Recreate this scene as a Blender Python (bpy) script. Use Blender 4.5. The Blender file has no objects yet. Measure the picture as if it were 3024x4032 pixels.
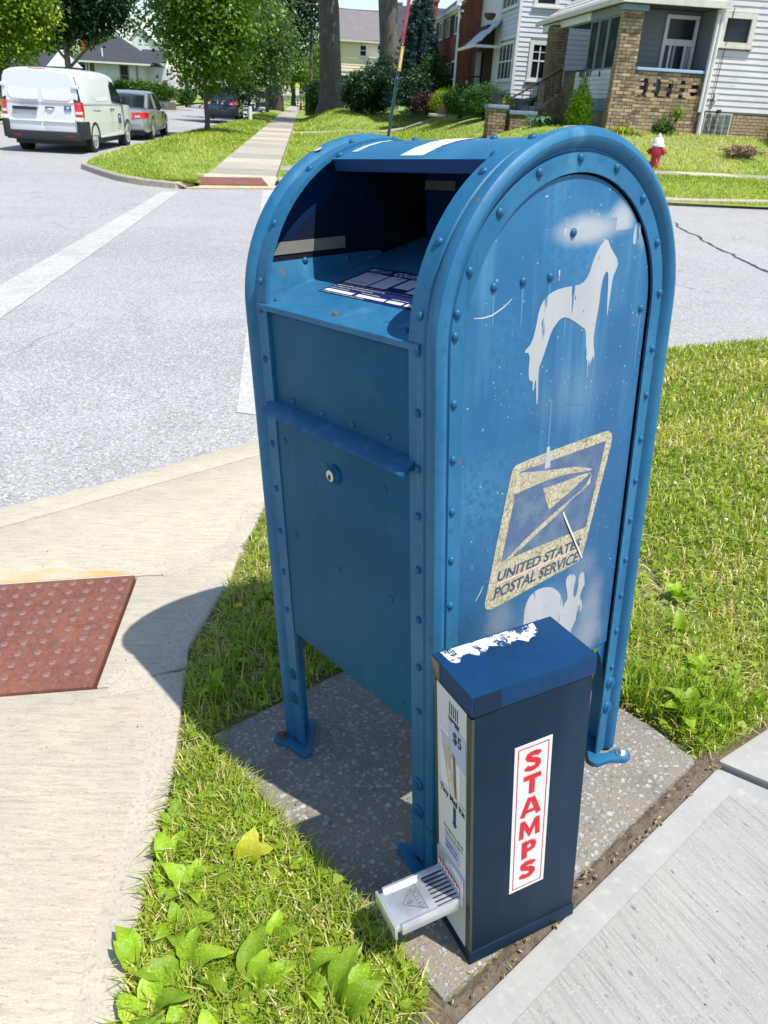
import bpy, bmesh, math, random
import numpy as np
from mathutils import Matrix, Vector, noise
random.seed(7); RNG = np.random.default_rng(11)
S = bpy.context.scene; COL = S.collection; PI = math.pi
# ------------------------------------------------------------------ camera, sky, sun, exposure
CAM = np.array([1.19335, -0.77157, 1.40501])
RW = np.array([[0.6213607, 0.7819448, 0.0497305], [0.3946782, -0.2575319, -0.881990], [-0.6768604, 0.5676615, -0.4686368]])
FPX = 3062.65
cd = bpy.data.cameras.new('camera'); cam = bpy.data.objects.new('camera', cd); COL.objects.link(cam)
cd.sensor_fit = 'HORIZONTAL'; cd.sensor_width = 36.0; cd.lens = FPX / 3024 * 36
cd.clip_start = 0.05; cd.clip_end = 2000
mw = Matrix(((RW[0][0], -RW[1][0], -RW[2][0], CAM[0]), (RW[0][1], -RW[1][1], -RW[2][1], CAM[1]), (RW[0][2], -RW[1][2], -RW[2][2], CAM[2]), (0, 0, 0, 1)))
cam.matrix_world = mw; S.camera = cam
cd.dof.use_dof = True; cd.dof.focus_distance = 1.55; cd.dof.aperture_fstop = 24
S.render.resolution_x = 768; S.render.resolution_y = 1024
LW = Vector((-0.427, -0.10917, -0.89764)).normalized()          # direction the sunlight travels
W = bpy.data.worlds.new('World'); S.world = W; W.use_nodes = True
wn = W.node_tree.nodes; wl = W.node_tree.links
sky = wn.new('ShaderNodeTexSky'); sky.sky_type = 'NISHITA'; sky.sun_disc = False
sky.sun_elevation = math.asin(-LW.z); sky.sun_rotation = math.atan2(-LW.x, -LW.y)
sky.dust_density = .7; sky.air_density = 1.0; sky.ozone_density = 1.0
wl.new(sky.outputs[0], wn['Background'].inputs[0]); wn['Background'].inputs[1].default_value = 0.14
sd = bpy.data.lights.new('sun', 'SUN'); sd.energy = 4.6; sd.angle = math.radians(0.5); sd.color = (1.0, 0.955, 0.88)
sun = bpy.data.objects.new('sun', sd); COL.objects.link(sun)
sun.rotation_euler = LW.to_track_quat('-Z', 'Y').to_euler(); sun.location = (0, 0, 60)
S.view_settings.view_transform = 'Standard'; S.view_settings.look = 'None'
S.view_settings.exposure = 0.52; S.view_settings.gamma = 1.0; S.view_settings.use_curve_mapping = False
S.render.engine = 'CYCLES'
S.cycles.max_bounces = 6; S.cycles.transparent_max_bounces = 6

# ------------------------------------------------------------------ frames
# the corner here slopes about 5 degrees towards the street; A turns corner coordinates (z = 0 on the slabs) into the world
A3 = np.array([[0.9968114, -0.0022028, -0.0797632], [0.0, 0.9996189, -0.0276066], [0.0797936, 0.0275186, 0.9964315]])
M4 = Matrix([[*A3[0], 0], [*A3[1], 0], [*A3[2], 0], [0, 0, 0, 1]])
def near(p): return A3 @ np.asarray(p, float)
# street frame: t runs across the street and on along the side street, u to the right, z up
CC = np.array([-0.8359, 0.5489]); CC /= np.linalg.norm(CC); SS = np.array([CC[1], -CC[0]])
def tu(t, u, z=0.0): return Vector((CC[0]*t + SS[0]*u, CC[1]*t + SS[1]*u, z))
TUM = Matrix(((SS[0], CC[0], 0, 0), (SS[1], CC[1], 0, 0), (0, 0, 1, 0), (0, 0, 0, 1)))   # local x = u, y = t
def ssm(x): x = np.clip(x, 0, 1); return x*x*(3-2*x)
def zf(t, u):
    t = np.asarray(t, float); u = np.asarray(u, float)
    curb = -.06 - .011*np.clip(u, 0, 8)
    hs = -.07 + .033*np.clip(u+1, 0, 9)
    HL = -.07 + ssm((u+.4)/2.5)*(.2 + .62*ssm((t-35)/8))
    H = HL + (1.0-HL)*ssm((u-3.2)/3.5)
    z = np.where(t < 16.5, curb + (hs-curb)*ssm((t-14.5)/2.0), hs + (np.maximum(H, hs)-hs)*ssm((t-17.7)/2.3))
    return np.where(u < -.5, -.07, z)
def zroad(t): return -.172 - .028*ssm((np.asarray(t, float)-1.5)/8)

# ------------------------------------------------------------------ object helpers
def link(o, parent=None):
    COL.objects.link(o)
    if parent is not None: o.parent = parent
    return o
def tag(o, label=None, cat=None, group=None, kind=None):
    if label: o['label'] = label
    if cat: o['category'] = cat
    if group: o['group'] = group
    if kind: o['kind'] = kind
    return o
def empty(name, mat=None, loc=None, label=None, cat=None, group=None, kind=None):
    o = bpy.data.objects.new(name, None); COL.objects.link(o); o.empty_display_size = .1
    if mat is not None: o.matrix_world = mat
    if loc is not None: o.location = loc
    return tag(o, label, cat, group, kind)
class MB:
    def __init__(s): s.v = []; s.f = []; s.m = []
    def add(s, vs, fs, m=0):
        k = len(s.v); s.v += [tuple(map(float, p)) for p in vs]; s.f += [tuple(k+i for i in f) for f in fs]; s.m += [m]*len(fs)
    def box(s, x0, x1, y0, y1, z0, z1, m=0, T=None):
        vs = [(x, y, z) for z in (z0, z1) for x, y in ((x0, y0), (x1, y0), (x1, y1), (x0, y1))]
        if T is not None: vs = [T @ Vector(v) for v in vs]
        s.add(vs, [(3, 2, 1, 0), (4, 5, 6, 7), (0, 1, 5, 4), (1, 2, 6, 5), (2, 3, 7, 6), (3, 0, 4, 7)], m)
    def prism(s, pts, z0, z1, m=0, T=None):
        n = len(pts); vs = [(p[0], p[1], z0) for p in pts] + [(p[0], p[1], z1) for p in pts]
        if T is not None: vs = [T @ Vector(v) for v in vs]
        s.add(vs, [tuple(range(n-1, -1, -1)), tuple(range(n, 2*n))] + [(i, (i+1) % n, n+(i+1) % n, n+i) for i in range(n)], m)
    def poly(s, pts, m=0): s.add(pts, [tuple(range(len(pts)))], m)
    def tube(s, path, r, n=8, m=0, cap=True):
        path = [Vector(p) for p in path]; rs = r if hasattr(r, '__len__') else [r]*len(path); vs = []; up = Vector((0, 0, 1))
        for i, p in enumerate(path):
            d = (path[min(i+1, len(path)-1)] - path[max(i-1, 0)]).normalized()
            a = d.cross(up if abs(d.z) < .95 else Vector((1, 0, 0))).normalized(); b = a.cross(d)
            vs += [p + (a*math.cos(2*PI*k/n) + b*math.sin(2*PI*k/n))*rs[i] for k in range(n)]
        fs = [(i*n+k, i*n+(k+1) % n, (i+1)*n+(k+1) % n, (i+1)*n+k) for i in range(len(path)-1) for k in range(n)]
        if cap: fs += [tuple(range(n-1, -1, -1)), tuple((len(path)-1)*n+k for k in range(n))]
        s.add(vs, fs, m)
    def lathe(s, prof, n=16, m=0, T=None):     # prof: (radius, z)
        vs = []; fs = []
        for r, z in prof: vs += [Vector((r*math.cos(2*PI*k/n), r*math.sin(2*PI*k/n), z)) for k in range(n)]
        if T is not None: vs = [T @ v for v in vs]
        for i in range(len(prof)-1): fs += [(i*n+k, i*n+(k+1) % n, (i+1)*n+(k+1) % n, (i+1)*n+k) for k in range(n)]
        fs += [tuple(range(n-1, -1, -1)), tuple((len(prof)-1)*n+k for k in range(n))]
        s.add(vs, fs, m)
    def mesh(s, name, mats, sharp=None, bevel=0):
        me = bpy.data.meshes.new(name); me.from_pydata(s.v, [], s.f)
        for m in (mats if isinstance(mats, (list, tuple)) else [mats]): me.materials.append(m)
        if len(me.materials) > 1: me.polygons.foreach_set('material_index', s.m)
        if bevel:
            bm = bmesh.new(); bm.from_mesh(me); bmesh.ops.recalc_face_normals(bm, faces=bm.faces)
            ed = [e for e in bm.edges if len(e.link_faces) == 2 and e.calc_face_angle(0) > .5]
            bmesh.ops.bevel(bm, geom=ed, offset=bevel, segments=2, affect='EDGES', profile=.6); bm.to_mesh(me); bm.free(); sharp = sharp or 40
        if sharp:
            me.polygons.foreach_set('use_smooth', [True]*len(me.polygons)); me.set_sharp_from_angle(angle=math.radians(sharp))
        me.update(); return me
    def build(s, name, mats, parent=None, sharp=None, bevel=0, T=None):
        o = bpy.data.objects.new(name, s.mesh(name, mats, sharp, bevel)); link(o, parent)
        if T is not None: o.matrix_local = T
        return o
def bx(name, mats, parent, x0, x1, y0, y1, z0, z1, bevel=0, T=None):
    b = MB(); b.box(x0, x1, y0, y1, z0, z1); return b.build(name, mats, parent, bevel=bevel, T=T)
def dup(o, parent, T):
    c = o.copy(); COL.objects.link(c); c.parent = parent; c.matrix_local = T; return c
def npmesh(name, V, F, mats, mi=None, parent=None, smooth=False):
    """V (n,3), F (m,k) arrays of equal sized faces"""
    me = bpy.data.meshes.new(name); k = F.shape[1]
    me.vertices.add(len(V)); me.vertices.foreach_set('co', np.ascontiguousarray(V, np.float32).ravel())
    me.loops.add(F.size); me.loops.foreach_set('vertex_index', np.ascontiguousarray(F, np.int32).ravel())
    me.polygons.add(len(F)); me.polygons.foreach_set('loop_start', np.arange(0, F.size, k, dtype=np.int32))
    for m in (mats if isinstance(mats, (list, tuple)) else [mats]): me.materials.append(m)
    if mi is not None: me.polygons.foreach_set('material_index', np.ascontiguousarray(mi, np.int32))
    if smooth: me.polygons.foreach_set('use_smooth', np.ones(len(F), bool))
    me.update(calc_edges=True); me.validate()
    return link(bpy.data.objects.new(name, me), parent)
def text_mb(txt, O, X, Y, mb, h=None, m=0, bold=.0, shear=0, width=None):
    """flat lettering: lower left corner O, unit right X, unit up Y, cap height h, total width"""
    cu = bpy.data.curves.new('t', 'FONT'); cu.body = txt; cu.size = 1; cu.offset = bold; cu.shear = shear; cu.resolution_u = 3
    o = bpy.data.objects.new('t', cu); COL.objects.link(o); dg = bpy.context.evaluated_depsgraph_get()
    me = bpy.data.meshes.new_from_object(o.evaluated_get(dg)); bpy.data.objects.remove(o)
    V = np.array([v.co[:] for v in me.vertices])
    if len(V) == 0: return
    x0, x1 = V[:, 0].min(), V[:, 0].max(); y1 = .69
    sy = h/y1; sx = (width/(x1-x0)) if width else sy
    P = np.asarray(O) + np.outer((V[:, 0]-x0)*sx, X) + np.outer(V[:, 1]*sy, Y)
    mb.add(P, [tuple(p.vertices) for p in me.polygons], m); bpy.data.meshes.remove(me)
def smoothpoly(pts, it=2):
    p = np.asarray(pts, float)
    for _ in range(it):
        q = np.roll(p, -1, 0); p = np.stack([.75*p+.25*q, .25*p+.75*q], 1).reshape(-1, p.shape[1])
    return p

# ------------------------------------------------------------------ materials
MATS = {}
def mk(name):
    m = bpy.data.materials.new(name); m.use_nodes = True; MATS[name] = m
    nt = m.node_tree; return m, nt, nt.nodes, nt.links, nt.nodes['Principled BSDF']
def N(nt, typ, **kw):
    n = nt.nodes.new(typ)
    for k, v in kw.items():
        if isinstance(k, str) and hasattr(n, k): setattr(n, k, v)
        else: n.inputs[k].default_value = v
    return n
def noise_fac(nt, vec, scale, lo, hi, detail=4, rough=.6, typ='noise', stretch=None):
    if stretch is not None:
        mp = nt.nodes.new('ShaderNodeMapping'); mp.inputs['Scale'].default_value = stretch; nt.links.new(vec, mp.inputs[0]); vec = mp.outputs[0]
    if typ == 'noise':
        n = nt.nodes.new('ShaderNodeTexNoise'); n.inputs['Scale'].default_value = scale; n.inputs['Detail'].default_value = detail; n.inputs['Roughness'].default_value = rough; out = n.outputs[0]
    else:
        n = nt.nodes.new('ShaderNodeTexVoronoi'); n.inputs['Scale'].default_value = scale; n.feature = typ; out = n.outputs[0]
    nt.links.new(vec, n.inputs['Vector'])
    r = nt.nodes.new('ShaderNodeMapRange'); r.inputs[1].default_value = lo; r.inputs[2].default_value = hi; nt.links.new(out, r.inputs[0])
    return r.outputs[0]
def mixc(nt, fac, a, b):
    m = nt.nodes.new('ShaderNodeMix'); m.data_type = 'RGBA'
    for s, v in ((0, fac), (6, a), (7, b)):
        if isinstance(v, (tuple, list)): m.inputs[s].default_value = (*v[:3], 1)
        elif isinstance(v, (int, float)): m.inputs[s].default_value = v
        else: nt.links.new(v, m.inputs[s])
    return m.outputs[2]
def pm(name, col, rough=.5, var=(), bump=(), metal=0, coat=0, rand=None, coords='Object', spec=.5, trans=0, alpha=None):
    """var: (scale, lo, hi, colour[, stretch[, type]]) layers; bump: (scale, strength, distance[, type]); rand: (hue, value) spread per object"""
    m, nt, nd, lk, b = mk(name)
    tc = nd.new('ShaderNodeTexCoord'); vec = tc.outputs[coords]
    if coords == 'World':
        pass
    c = col if not isinstance(col, str) else (1, 1, 1)
    cur = None
    for v in var:
        f = noise_fac(nt, vec, v[0], v[1], v[2], typ=(v[5] if len(v) > 5 else 'noise'), stretch=(v[4] if len(v) > 4 else None))
        cur = mixc(nt, f, cur if cur is not None else c, v[3])
    if rand:
        oi = nd.new('ShaderNodeObjectInfo'); hs = nd.new('ShaderNodeHueSaturation')
        a = nd.new('ShaderNodeMapRange'); a.inputs[3].default_value = .5-rand[0]; a.inputs[4].default_value = .5+rand[0]; lk.new(oi.outputs['Random'], a.inputs[0]); lk.new(a.outputs[0], hs.inputs['Hue'])
        wnz = nd.new('ShaderNodeTexWhiteNoise'); wnz.noise_dimensions = '1D'; lk.new(oi.outputs['Random'], wnz.inputs['W'])
        e = nd.new('ShaderNodeMapRange'); e.inputs[3].default_value = 1-rand[1]; e.inputs[4].default_value = 1+rand[1]; lk.new(wnz.outputs[0], e.inputs[0]); lk.new(e.outputs[0], hs.inputs['Value'])
        if cur is not None: lk.new(cur, hs.inputs['Color'])
        else: hs.inputs['Color'].default_value = (*c, 1)
        cur = hs.outputs[0]
    if cur is not None: lk.new(cur, b.inputs['Base Color'])
    else: b.inputs['Base Color'].default_value = (*c, 1)
    b.inputs['Roughness'].default_value = rough; b.inputs['Metallic'].default_value = metal
    b.inputs['Coat Weight'].default_value = coat; b.inputs['Specular IOR Level'].default_value = spec
    b.inputs['Transmission Weight'].default_value = trans
    last = None
    for v in bump:
        f = noise_fac(nt, vec, v[0], 0, 1, typ=(v[3] if len(v) > 3 else 'noise'), stretch=(v[4] if len(v) > 4 else None))
        bp = nd.new('ShaderNodeBump'); bp.inputs['Strength'].default_value = v[1]; bp.inputs['Distance'].default_value = v[2]; lk.new(f, bp.inputs['Height'])
        if last: lk.new(last, bp.inputs['Normal'])
        last = bp.outputs[0]
    if last: lk.new(last, b.inputs['Normal'])
    return m
def leafmat(name, c1, c2, scale=2.0, rough=.5, trans=.35, c3=None, rand=0):
    m, nt, nd, lk, b = mk(name)
    g = nd.new('ShaderNodeNewGeometry'); f = noise_fac(nt, g.outputs['Position'], scale, .35, .65, detail=2)
    col = mixc(nt, f, c1, c2)
    f2 = noise_fac(nt, g.outputs['Position'], scale*9, .55, .75, detail=1); col = mixc(nt, f2, col, c3 or tuple(x*1.5 for x in c2))
    if rand:
        oi = nd.new('ShaderNodeObjectInfo'); hs = nd.new('ShaderNodeHueSaturation'); e = nd.new('ShaderNodeMapRange')
        e.inputs[3].default_value = 1-rand; e.inputs[4].default_value = 1+rand; lk.new(oi.outputs['Random'], e.inputs[0]); lk.new(e.outputs[0], hs.inputs['Value']); lk.new(col, hs.inputs['Color']); col = hs.outputs[0]
    lk.new(col, b.inputs['Base Color']); b.inputs['Roughness'].default_value = rough
    tr = nd.new('ShaderNodeBsdfTranslucent'); mx = nd.new('ShaderNodeMixShader'); mx.inputs[0].default_value = trans
    hs = nd.new('ShaderNodeHueSaturation'); hs.inputs['Hue'].default_value = .485; hs.inputs['Saturation'].default_value = 1.1; hs.inputs['Value'].default_value = 1.25; lk.new(col, hs.inputs['Color']); lk.new(hs.outputs[0], tr.inputs[0])
    lk.new(b.outputs[0], mx.inputs[1]); lk.new(tr.outputs[0], mx.inputs[2]); lk.new(mx.outputs[0], nd['Material Output'].inputs[0])
    return m
BL = (.009, .100, .215); BLD = (.006, .072, .170); BLF = (.030, .160, .29)
M_blue = pm('blue_paint', BL, .42, var=[(6, .35, .7, BLD), (28, .5, .8, BLF), (140, .72, .78, (.18, .3, .38))], bump=[(160, .06, .002)], coat=.0, spec=.3)
M_bluef = pm('blue_paint_faded', (.014, .115, .235), .48, var=[(5, .4, .75, (.034, .165, .295)), (60, .52, .75, (.010, .098, .21)), (90, .71, .8, (.15, .3, .42)), (9, .5, .8, BL, (1, 1, .15)), (14, .60, .78, (.07, .22, .34), (1, 1, .08)), (22, .66, .74, (.012, .06, .10), (1, 1, .1)), (33, .70, .74, (.16, .10, .06), (1, 1, .5))], bump=[(160, .10, .002), (9, .12, .012)], spec=.3)
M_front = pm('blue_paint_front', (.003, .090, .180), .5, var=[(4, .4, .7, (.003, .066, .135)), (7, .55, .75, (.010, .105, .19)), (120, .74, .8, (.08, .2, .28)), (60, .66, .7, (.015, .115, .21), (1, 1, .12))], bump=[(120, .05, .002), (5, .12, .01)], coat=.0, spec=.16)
M_blued = pm('blue_paint_inside_shade', (.004, .034, .125), .6, spec=.2, var=[(9, .45, .7, (.004, .026, .095)), (110, .74, .8, (.1, .2, .35))])  # inside blue set darker than the outer paint, shade put into its colour
M_steel = pm('bare_steel', (.21, .21, .18), .6, metal=.1, spec=.3, var=[(30, .4, .7, (.19, .185, .155), (.2, 1, 4))])
M_rust = pm('rusty_bolt', (.10, .055, .035), .8, var=[(60, .4, .7, (.2, .09, .04))], bump=[(200, .4, .002)])
M_bolt = pm('zinc_bolt', (.55, .55, .55), .35, metal=.8)
M_chrome = pm('chrome', (.80, .81, .82), .30, metal=.75, var=[(25, .45, .7, (.55, .57, .6))], bump=[(40, .05, .002)])
M_black = pm('black_gap', (.006, .007, .01), .8)
M_spray = pm('grey_spray_paint', (.34, .355, .365), .6, var=[(14, .4, .7, (.40, .415, .42), (1, 1, .2)), (30, .60, .64, (.02, .12, .25), (1, 1.6, .22)), (80, .66, .70, (.05, .15, .27))])
M_drip = pm('pale_streak', (.055, .19, .31), .6)
M_scr = pm('scratch', (.45, .5, .5), .6)
M_chip = pm('paint_chip', (.6, .56, .45), .7, var=[(90, .4, .6, (.25, .14, .08))])
def panel_mat():
    """side panel: mottled chalky blue with soft sprayed clouds of grey paint"""
    m, nt, nd, lk, b = mk('side_panel_paint'); tc = nd.new('ShaderNodeTexCoord'); vec = tc.outputs['Object']
    col = mixc(nt, noise_fac(nt, vec, 3.2, .38, .66, 5), (.008, .095, .225), (.032, .165, .31))
    col = mixc(nt, noise_fac(nt, vec, 70, .46, .62, 3, .7), col, (.011, .105, .235))
    col = mixc(nt, noise_fac(nt, vec, 10, .55, .8, 4, stretch=(1, 1, .12)), col, (.065, .215, .35))
    col = mixc(nt, noise_fac(nt, vec, 150, .73, .77, 1), col, (.28, .36, .40))
    nz = noise_fac(nt, vec, 9, .2, .8, 3); n2 = noise_fac(nt, vec, 320, .3, .7, 1)
    sp = nd.new('ShaderNodeSeparateXYZ'); lk.new(vec, sp.inputs[0])
    for cy, cz, ry, rz, st in ((.325, 1.196, .115, .030, 1.0), (.41, 1.205, .042, .036, 1.0), (.475, 1.18, .022, .035, .5), (.44, .44, .05, .10, .55), (.30, .47, .13, .10, .35), (.16, .53, .05, .06, .4), (.40, .56, .06, .05, .3), (.33, .93, .12, .07, .14), (.42, .37, .08, .05, .5)):
        t1 = nd.new('ShaderNodeMath'); t1.operation = 'SUBTRACT'; lk.new(sp.outputs[1], t1.inputs[0]); t1.inputs[1].default_value = cy
        t2 = nd.new('ShaderNodeMath'); t2.operation = 'SUBTRACT'; lk.new(sp.outputs[2], t2.inputs[0]); t2.inputs[1].default_value = cz
        d1 = nd.new('ShaderNodeMath'); d1.operation = 'DIVIDE'; lk.new(t1.outputs[0], d1.inputs[0]); d1.inputs[1].default_value = ry
        d2 = nd.new('ShaderNodeMath'); d2.operation = 'DIVIDE'; lk.new(t2.outputs[0], d2.inputs[0]); d2.inputs[1].default_value = rz
        cx = nd.new('ShaderNodeCombineXYZ'); lk.new(d1.outputs[0], cx.inputs[0]); lk.new(d2.outputs[0], cx.inputs[1])
        ln = nd.new('ShaderNodeVectorMath'); ln.operation = 'LENGTH'; lk.new(cx.outputs[0], ln.inputs[0])
        a = nd.new('ShaderNodeMath'); a.operation = 'MULTIPLY_ADD'; lk.new(nz, a.inputs[0]); a.inputs[1].default_value = .5; lk.new(ln.outputs['Value'], a.inputs[2])
        r = nd.new('ShaderNodeMapRange'); r.interpolation_type = 'SMOOTHSTEP'; r.inputs[1].default_value = .45; r.inputs[2].default_value = 1.35; r.inputs[3].default_value = st; r.inputs[4].default_value = 0; lk.new(a.outputs[0], r.inputs[0])
        g = nd.new('ShaderNodeMath'); g.operation = 'MULTIPLY'; lk.new(r.outputs[0], g.inputs[0])
        g2 = nd.new('ShaderNodeMapRange'); g2.inputs[3].default_value = .8; g2.inputs[4].default_value = 1.0; lk.new(n2, g2.inputs[0]); lk.new(g2.outputs[0], g.inputs[1])
        fac = g.outputs[0]
        if cz > 1.2:      # crisp stencil edge below the sprayed cloud
            def cmp(src, op, v): q = nd.new('ShaderNodeMath'); q.operation = op; lk.new(src, q.inputs[0]); q.inputs[1].default_value = v; return q.outputs[0]
            def two(x_, y_, op): q = nd.new('ShaderNodeMath'); q.operation = op; lk.new(x_, q.inputs[0]); lk.new(y_, q.inputs[1]); return q.outputs[0]
            zz, yy_ = sp.outputs[2], sp.outputs[1]
            fac = two(fac, two(cmp(zz, 'GREATER_THAN', 1.2092), two(cmp(zz, 'GREATER_THAN', 1.1885), two(cmp(yy_, 'LESS_THAN', .352), cmp(yy_, 'GREATER_THAN', .3972), 'ADD'), 'MULTIPLY'), 'MAXIMUM'), 'MULTIPLY')
        col = mixc(nt, fac, col, (.34, .365, .38))
    lk.new(col, b.inputs['Base Color']); b.inputs['Roughness'].default_value = .5
    bp = nd.new('ShaderNodeBump'); bp.inputs['Strength'].default_value = .08; bp.inputs['Distance'].default_value = .003; lk.new(noise_fac(nt, vec, 6, 0, 1, 3), bp.inputs['Height']); lk.new(bp.outputs[0], b.inputs['Normal'])
    return m
M_panel = panel_mat()
def decal_mat(name, col, crack, dirt):
    m, nt, nd, lk, b = mk(name); tc = nd.new('ShaderNodeTexCoord'); vec = tc.outputs['Object']
    c = mixc(nt, noise_fac(nt, vec, 25, .45, .75, 4), col, dirt)
    if crack is not None:
        n = nd.new('ShaderNodeTexNoise'); n.inputs['Scale'].default_value = 60; lk.new(vec, n.inputs['Vector'])
        ad = nd.new('ShaderNodeVectorMath'); ad.operation = 'MULTIPLY_ADD'; lk.new(n.outputs[1], ad.inputs[0]); ad.inputs[1].default_value = (.012,)*3; lk.new(vec, ad.inputs[2])
        for sc, w in ((95, .045), (38, .018)):
            v = nd.new('ShaderNodeTexVoronoi'); v.feature = 'DISTANCE_TO_EDGE'; v.inputs['Scale'].default_value = sc; lk.new(ad.outputs[0], v.inputs['Vector'])
            r = nd.new('ShaderNodeMapRange'); r.inputs[1].default_value = w*.4; r.inputs[2].default_value = w*1.6; r.inputs[3].default_value = .8; r.inputs[4].default_value = 0; lk.new(v.outputs[0], r.inputs[0])
            c = mixc(nt, r.outputs[0], c, crack)
        c = mixc(nt, noise_fac(nt, vec, 13, .58, .72, 5), c, dirt)
    else:
        c = mixc(nt, noise_fac(nt, vec, 420, .45, .75, 1), c, dirt)
    lk.new(c, b.inputs['Base Color']); b.inputs['Roughness'].default_value = .55; return m
M_cream = decal_mat('cracked_cream_vinyl', (.47, .43, .30), (.17, .13, .06), (.36, .345, .26))
M_navyv = decal_mat('faded_navy_vinyl', (.045, .085, .17), None, (.13, .19, .28))
M_navyt = decal_mat('navy_lettering', (.025, .045, .09), None, (.06, .09, .14))
M_pink = pm('faded_red_stripe', (.62, .42, .36), .6)
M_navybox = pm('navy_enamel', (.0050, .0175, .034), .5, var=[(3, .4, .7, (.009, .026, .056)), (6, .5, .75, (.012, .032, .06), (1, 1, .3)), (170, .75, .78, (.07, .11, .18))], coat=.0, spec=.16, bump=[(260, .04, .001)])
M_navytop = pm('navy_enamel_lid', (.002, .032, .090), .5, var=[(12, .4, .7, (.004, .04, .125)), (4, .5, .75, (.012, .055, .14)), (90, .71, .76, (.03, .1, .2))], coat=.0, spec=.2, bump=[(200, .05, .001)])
M_white = pm('white_print', (.60, .61, .58), .5, var=[(9, .5, .75, (.52, .52, .48))])
M_paper = pm('scuffed_paper', (.58, .58, .57), .85, var=[(32, .54, .57, (.003, .034, .105)), (70, .57, .62, (.02, .07, .16)), (140, .62, .68, (.3, .33, .36))])
M_red = pm('red_print', (.55, .008, .016), .5)
M_navyp = pm('navy_print', (.012, .018, .12), .45)
M_labelblue = pm('navy_label', (.010, .018, .10), .4)
M_lavender = pm('pale_lilac_paper', (.44, .46, .60), .5)
M_card = pm('tan_card', (.50, .42, .26), .7, var=[(60, .5, .7, (.35, .27, .15))])
M_clear = pm('clear_bag', (.62, .60, .50), .35)
def tan_mat():
    m, nt, nd, lk, b = mk('tan_concrete'); tc = nd.new('ShaderNodeTexCoord'); vec = tc.outputs['Object']
    mp = nd.new('ShaderNodeMapping'); mp.inputs['Rotation'].default_value = (0, 0, math.radians(-48)); lk.new(vec, mp.inputs[0]); v = mp.outputs[0]
    c = mixc(nt, noise_fac(nt, v, 1.3, .35, .7, 5), (.48, .435, .345), (.415, .38, .30))
    c = mixc(nt, noise_fac(nt, v, 4, .46, .70, 5), c, (.51, .46, .345))
    c = mixc(nt, noise_fac(nt, v, 2.4, .60, .74, 4), c, (.45, .37, .235))
    c = mixc(nt, noise_fac(nt, v, 55, .45, .70, 5, .75, stretch=(.16, 1.3, 1)), c, (.345, .31, .245))
    c = mixc(nt, noise_fac(nt, v, 120, .56, .70, 4, .75, stretch=(.35, 1.2, 1)), c, (.235, .21, .165))
    c = mixc(nt, noise_fac(nt, v, 34, .64, .71, 6, .8, stretch=(.2, 1.5, 1)), c, (.22, .20, .165))
    c = mixc(nt, noise_fac(nt, v, 210, .60, .70, 2), c, (.60, .56, .47))
    lk.new(c, b.inputs['Base Color']); b.inputs['Roughness'].default_value = .93; b.inputs['Specular IOR Level'].default_value = .2
    bp = nd.new('ShaderNodeBump'); bp.inputs['Strength'].default_value = .5; bp.inputs['Distance'].default_value = .004; lk.new(noise_fac(nt, v, 70, .2, .8, 5, .8, stretch=(.2, 1.3, 1)), bp.inputs['Height']); lk.new(bp.outputs[0], b.inputs['Normal'])
    return m
M_conc = tan_mat()
M_concr = pm('tan_concrete_rust', (.50, .33, .14), .9, var=[(7, .4, .65, (.48, .41, .30)), (160, .6, .7, (.3, .22, .13))], bump=[(240, .35, .002)])
def broom_mat():
    m, nt, nd, lk, b = mk('broomed_concrete'); tc = nd.new('ShaderNodeTexCoord'); vec = tc.outputs['Object']
    mp = nd.new('ShaderNodeMapping'); mp.inputs['Rotation'].default_value = (0, 0, math.radians(12)); lk.new(vec, mp.inputs[0]); v = mp.outputs[0]
    c = mixc(nt, noise_fac(nt, v, 3, .35, .7, 5), (.315, .31, .29), (.365, .355, .33))
    c = mixc(nt, noise_fac(nt, v, 60, .50, .72, 4, .7, stretch=(.07, 1.6, 1)), c, (.235, .23, .215))
    c = mixc(nt, noise_fac(nt, v, 42, .64, .69, 5, .75, stretch=(.10, 2.2, 1)), c, (.10, .10, .11))
    c = mixc(nt, noise_fac(nt, v, 95, .62, .70, 3, .7, stretch=(.3, 1.0, 1)), c, (.14, .14, .14)); c = mixc(nt, noise_fac(nt, v, 30, .52, .7, 5, .8, stretch=(.05, 2.4, 1)), c, (.22, .215, .205))
    c = mixc(nt, noise_fac(nt, v, 300, .60, .7, 2), c, (.45, .44, .41))
    lk.new(c, b.inputs['Base Color']); b.inputs['Roughness'].default_value = .92
    bp = nd.new('ShaderNodeBump'); bp.inputs['Strength'].default_value = .5; bp.inputs['Distance'].default_value = .004; lk.new(noise_fac(nt, v, 60, .2, .8, 5, .75, stretch=(.07, 1.6, 1)), bp.inputs['Height']); lk.new(bp.outputs[0], b.inputs['Normal'])
    return m
M_broom = broom_mat()
M_smooth = pm('smooth_grey_concrete', (.385, .38, .36), .88, var=[(9, .4, .7, (.33, .325, .31)), (45, .52, .72, (.44, .435, .42)), (120, .6, .7, (.31, .30, .29)), (260, .66, .73, (.3, .3, .3))], bump=[(160, .15, .002)])
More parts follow.
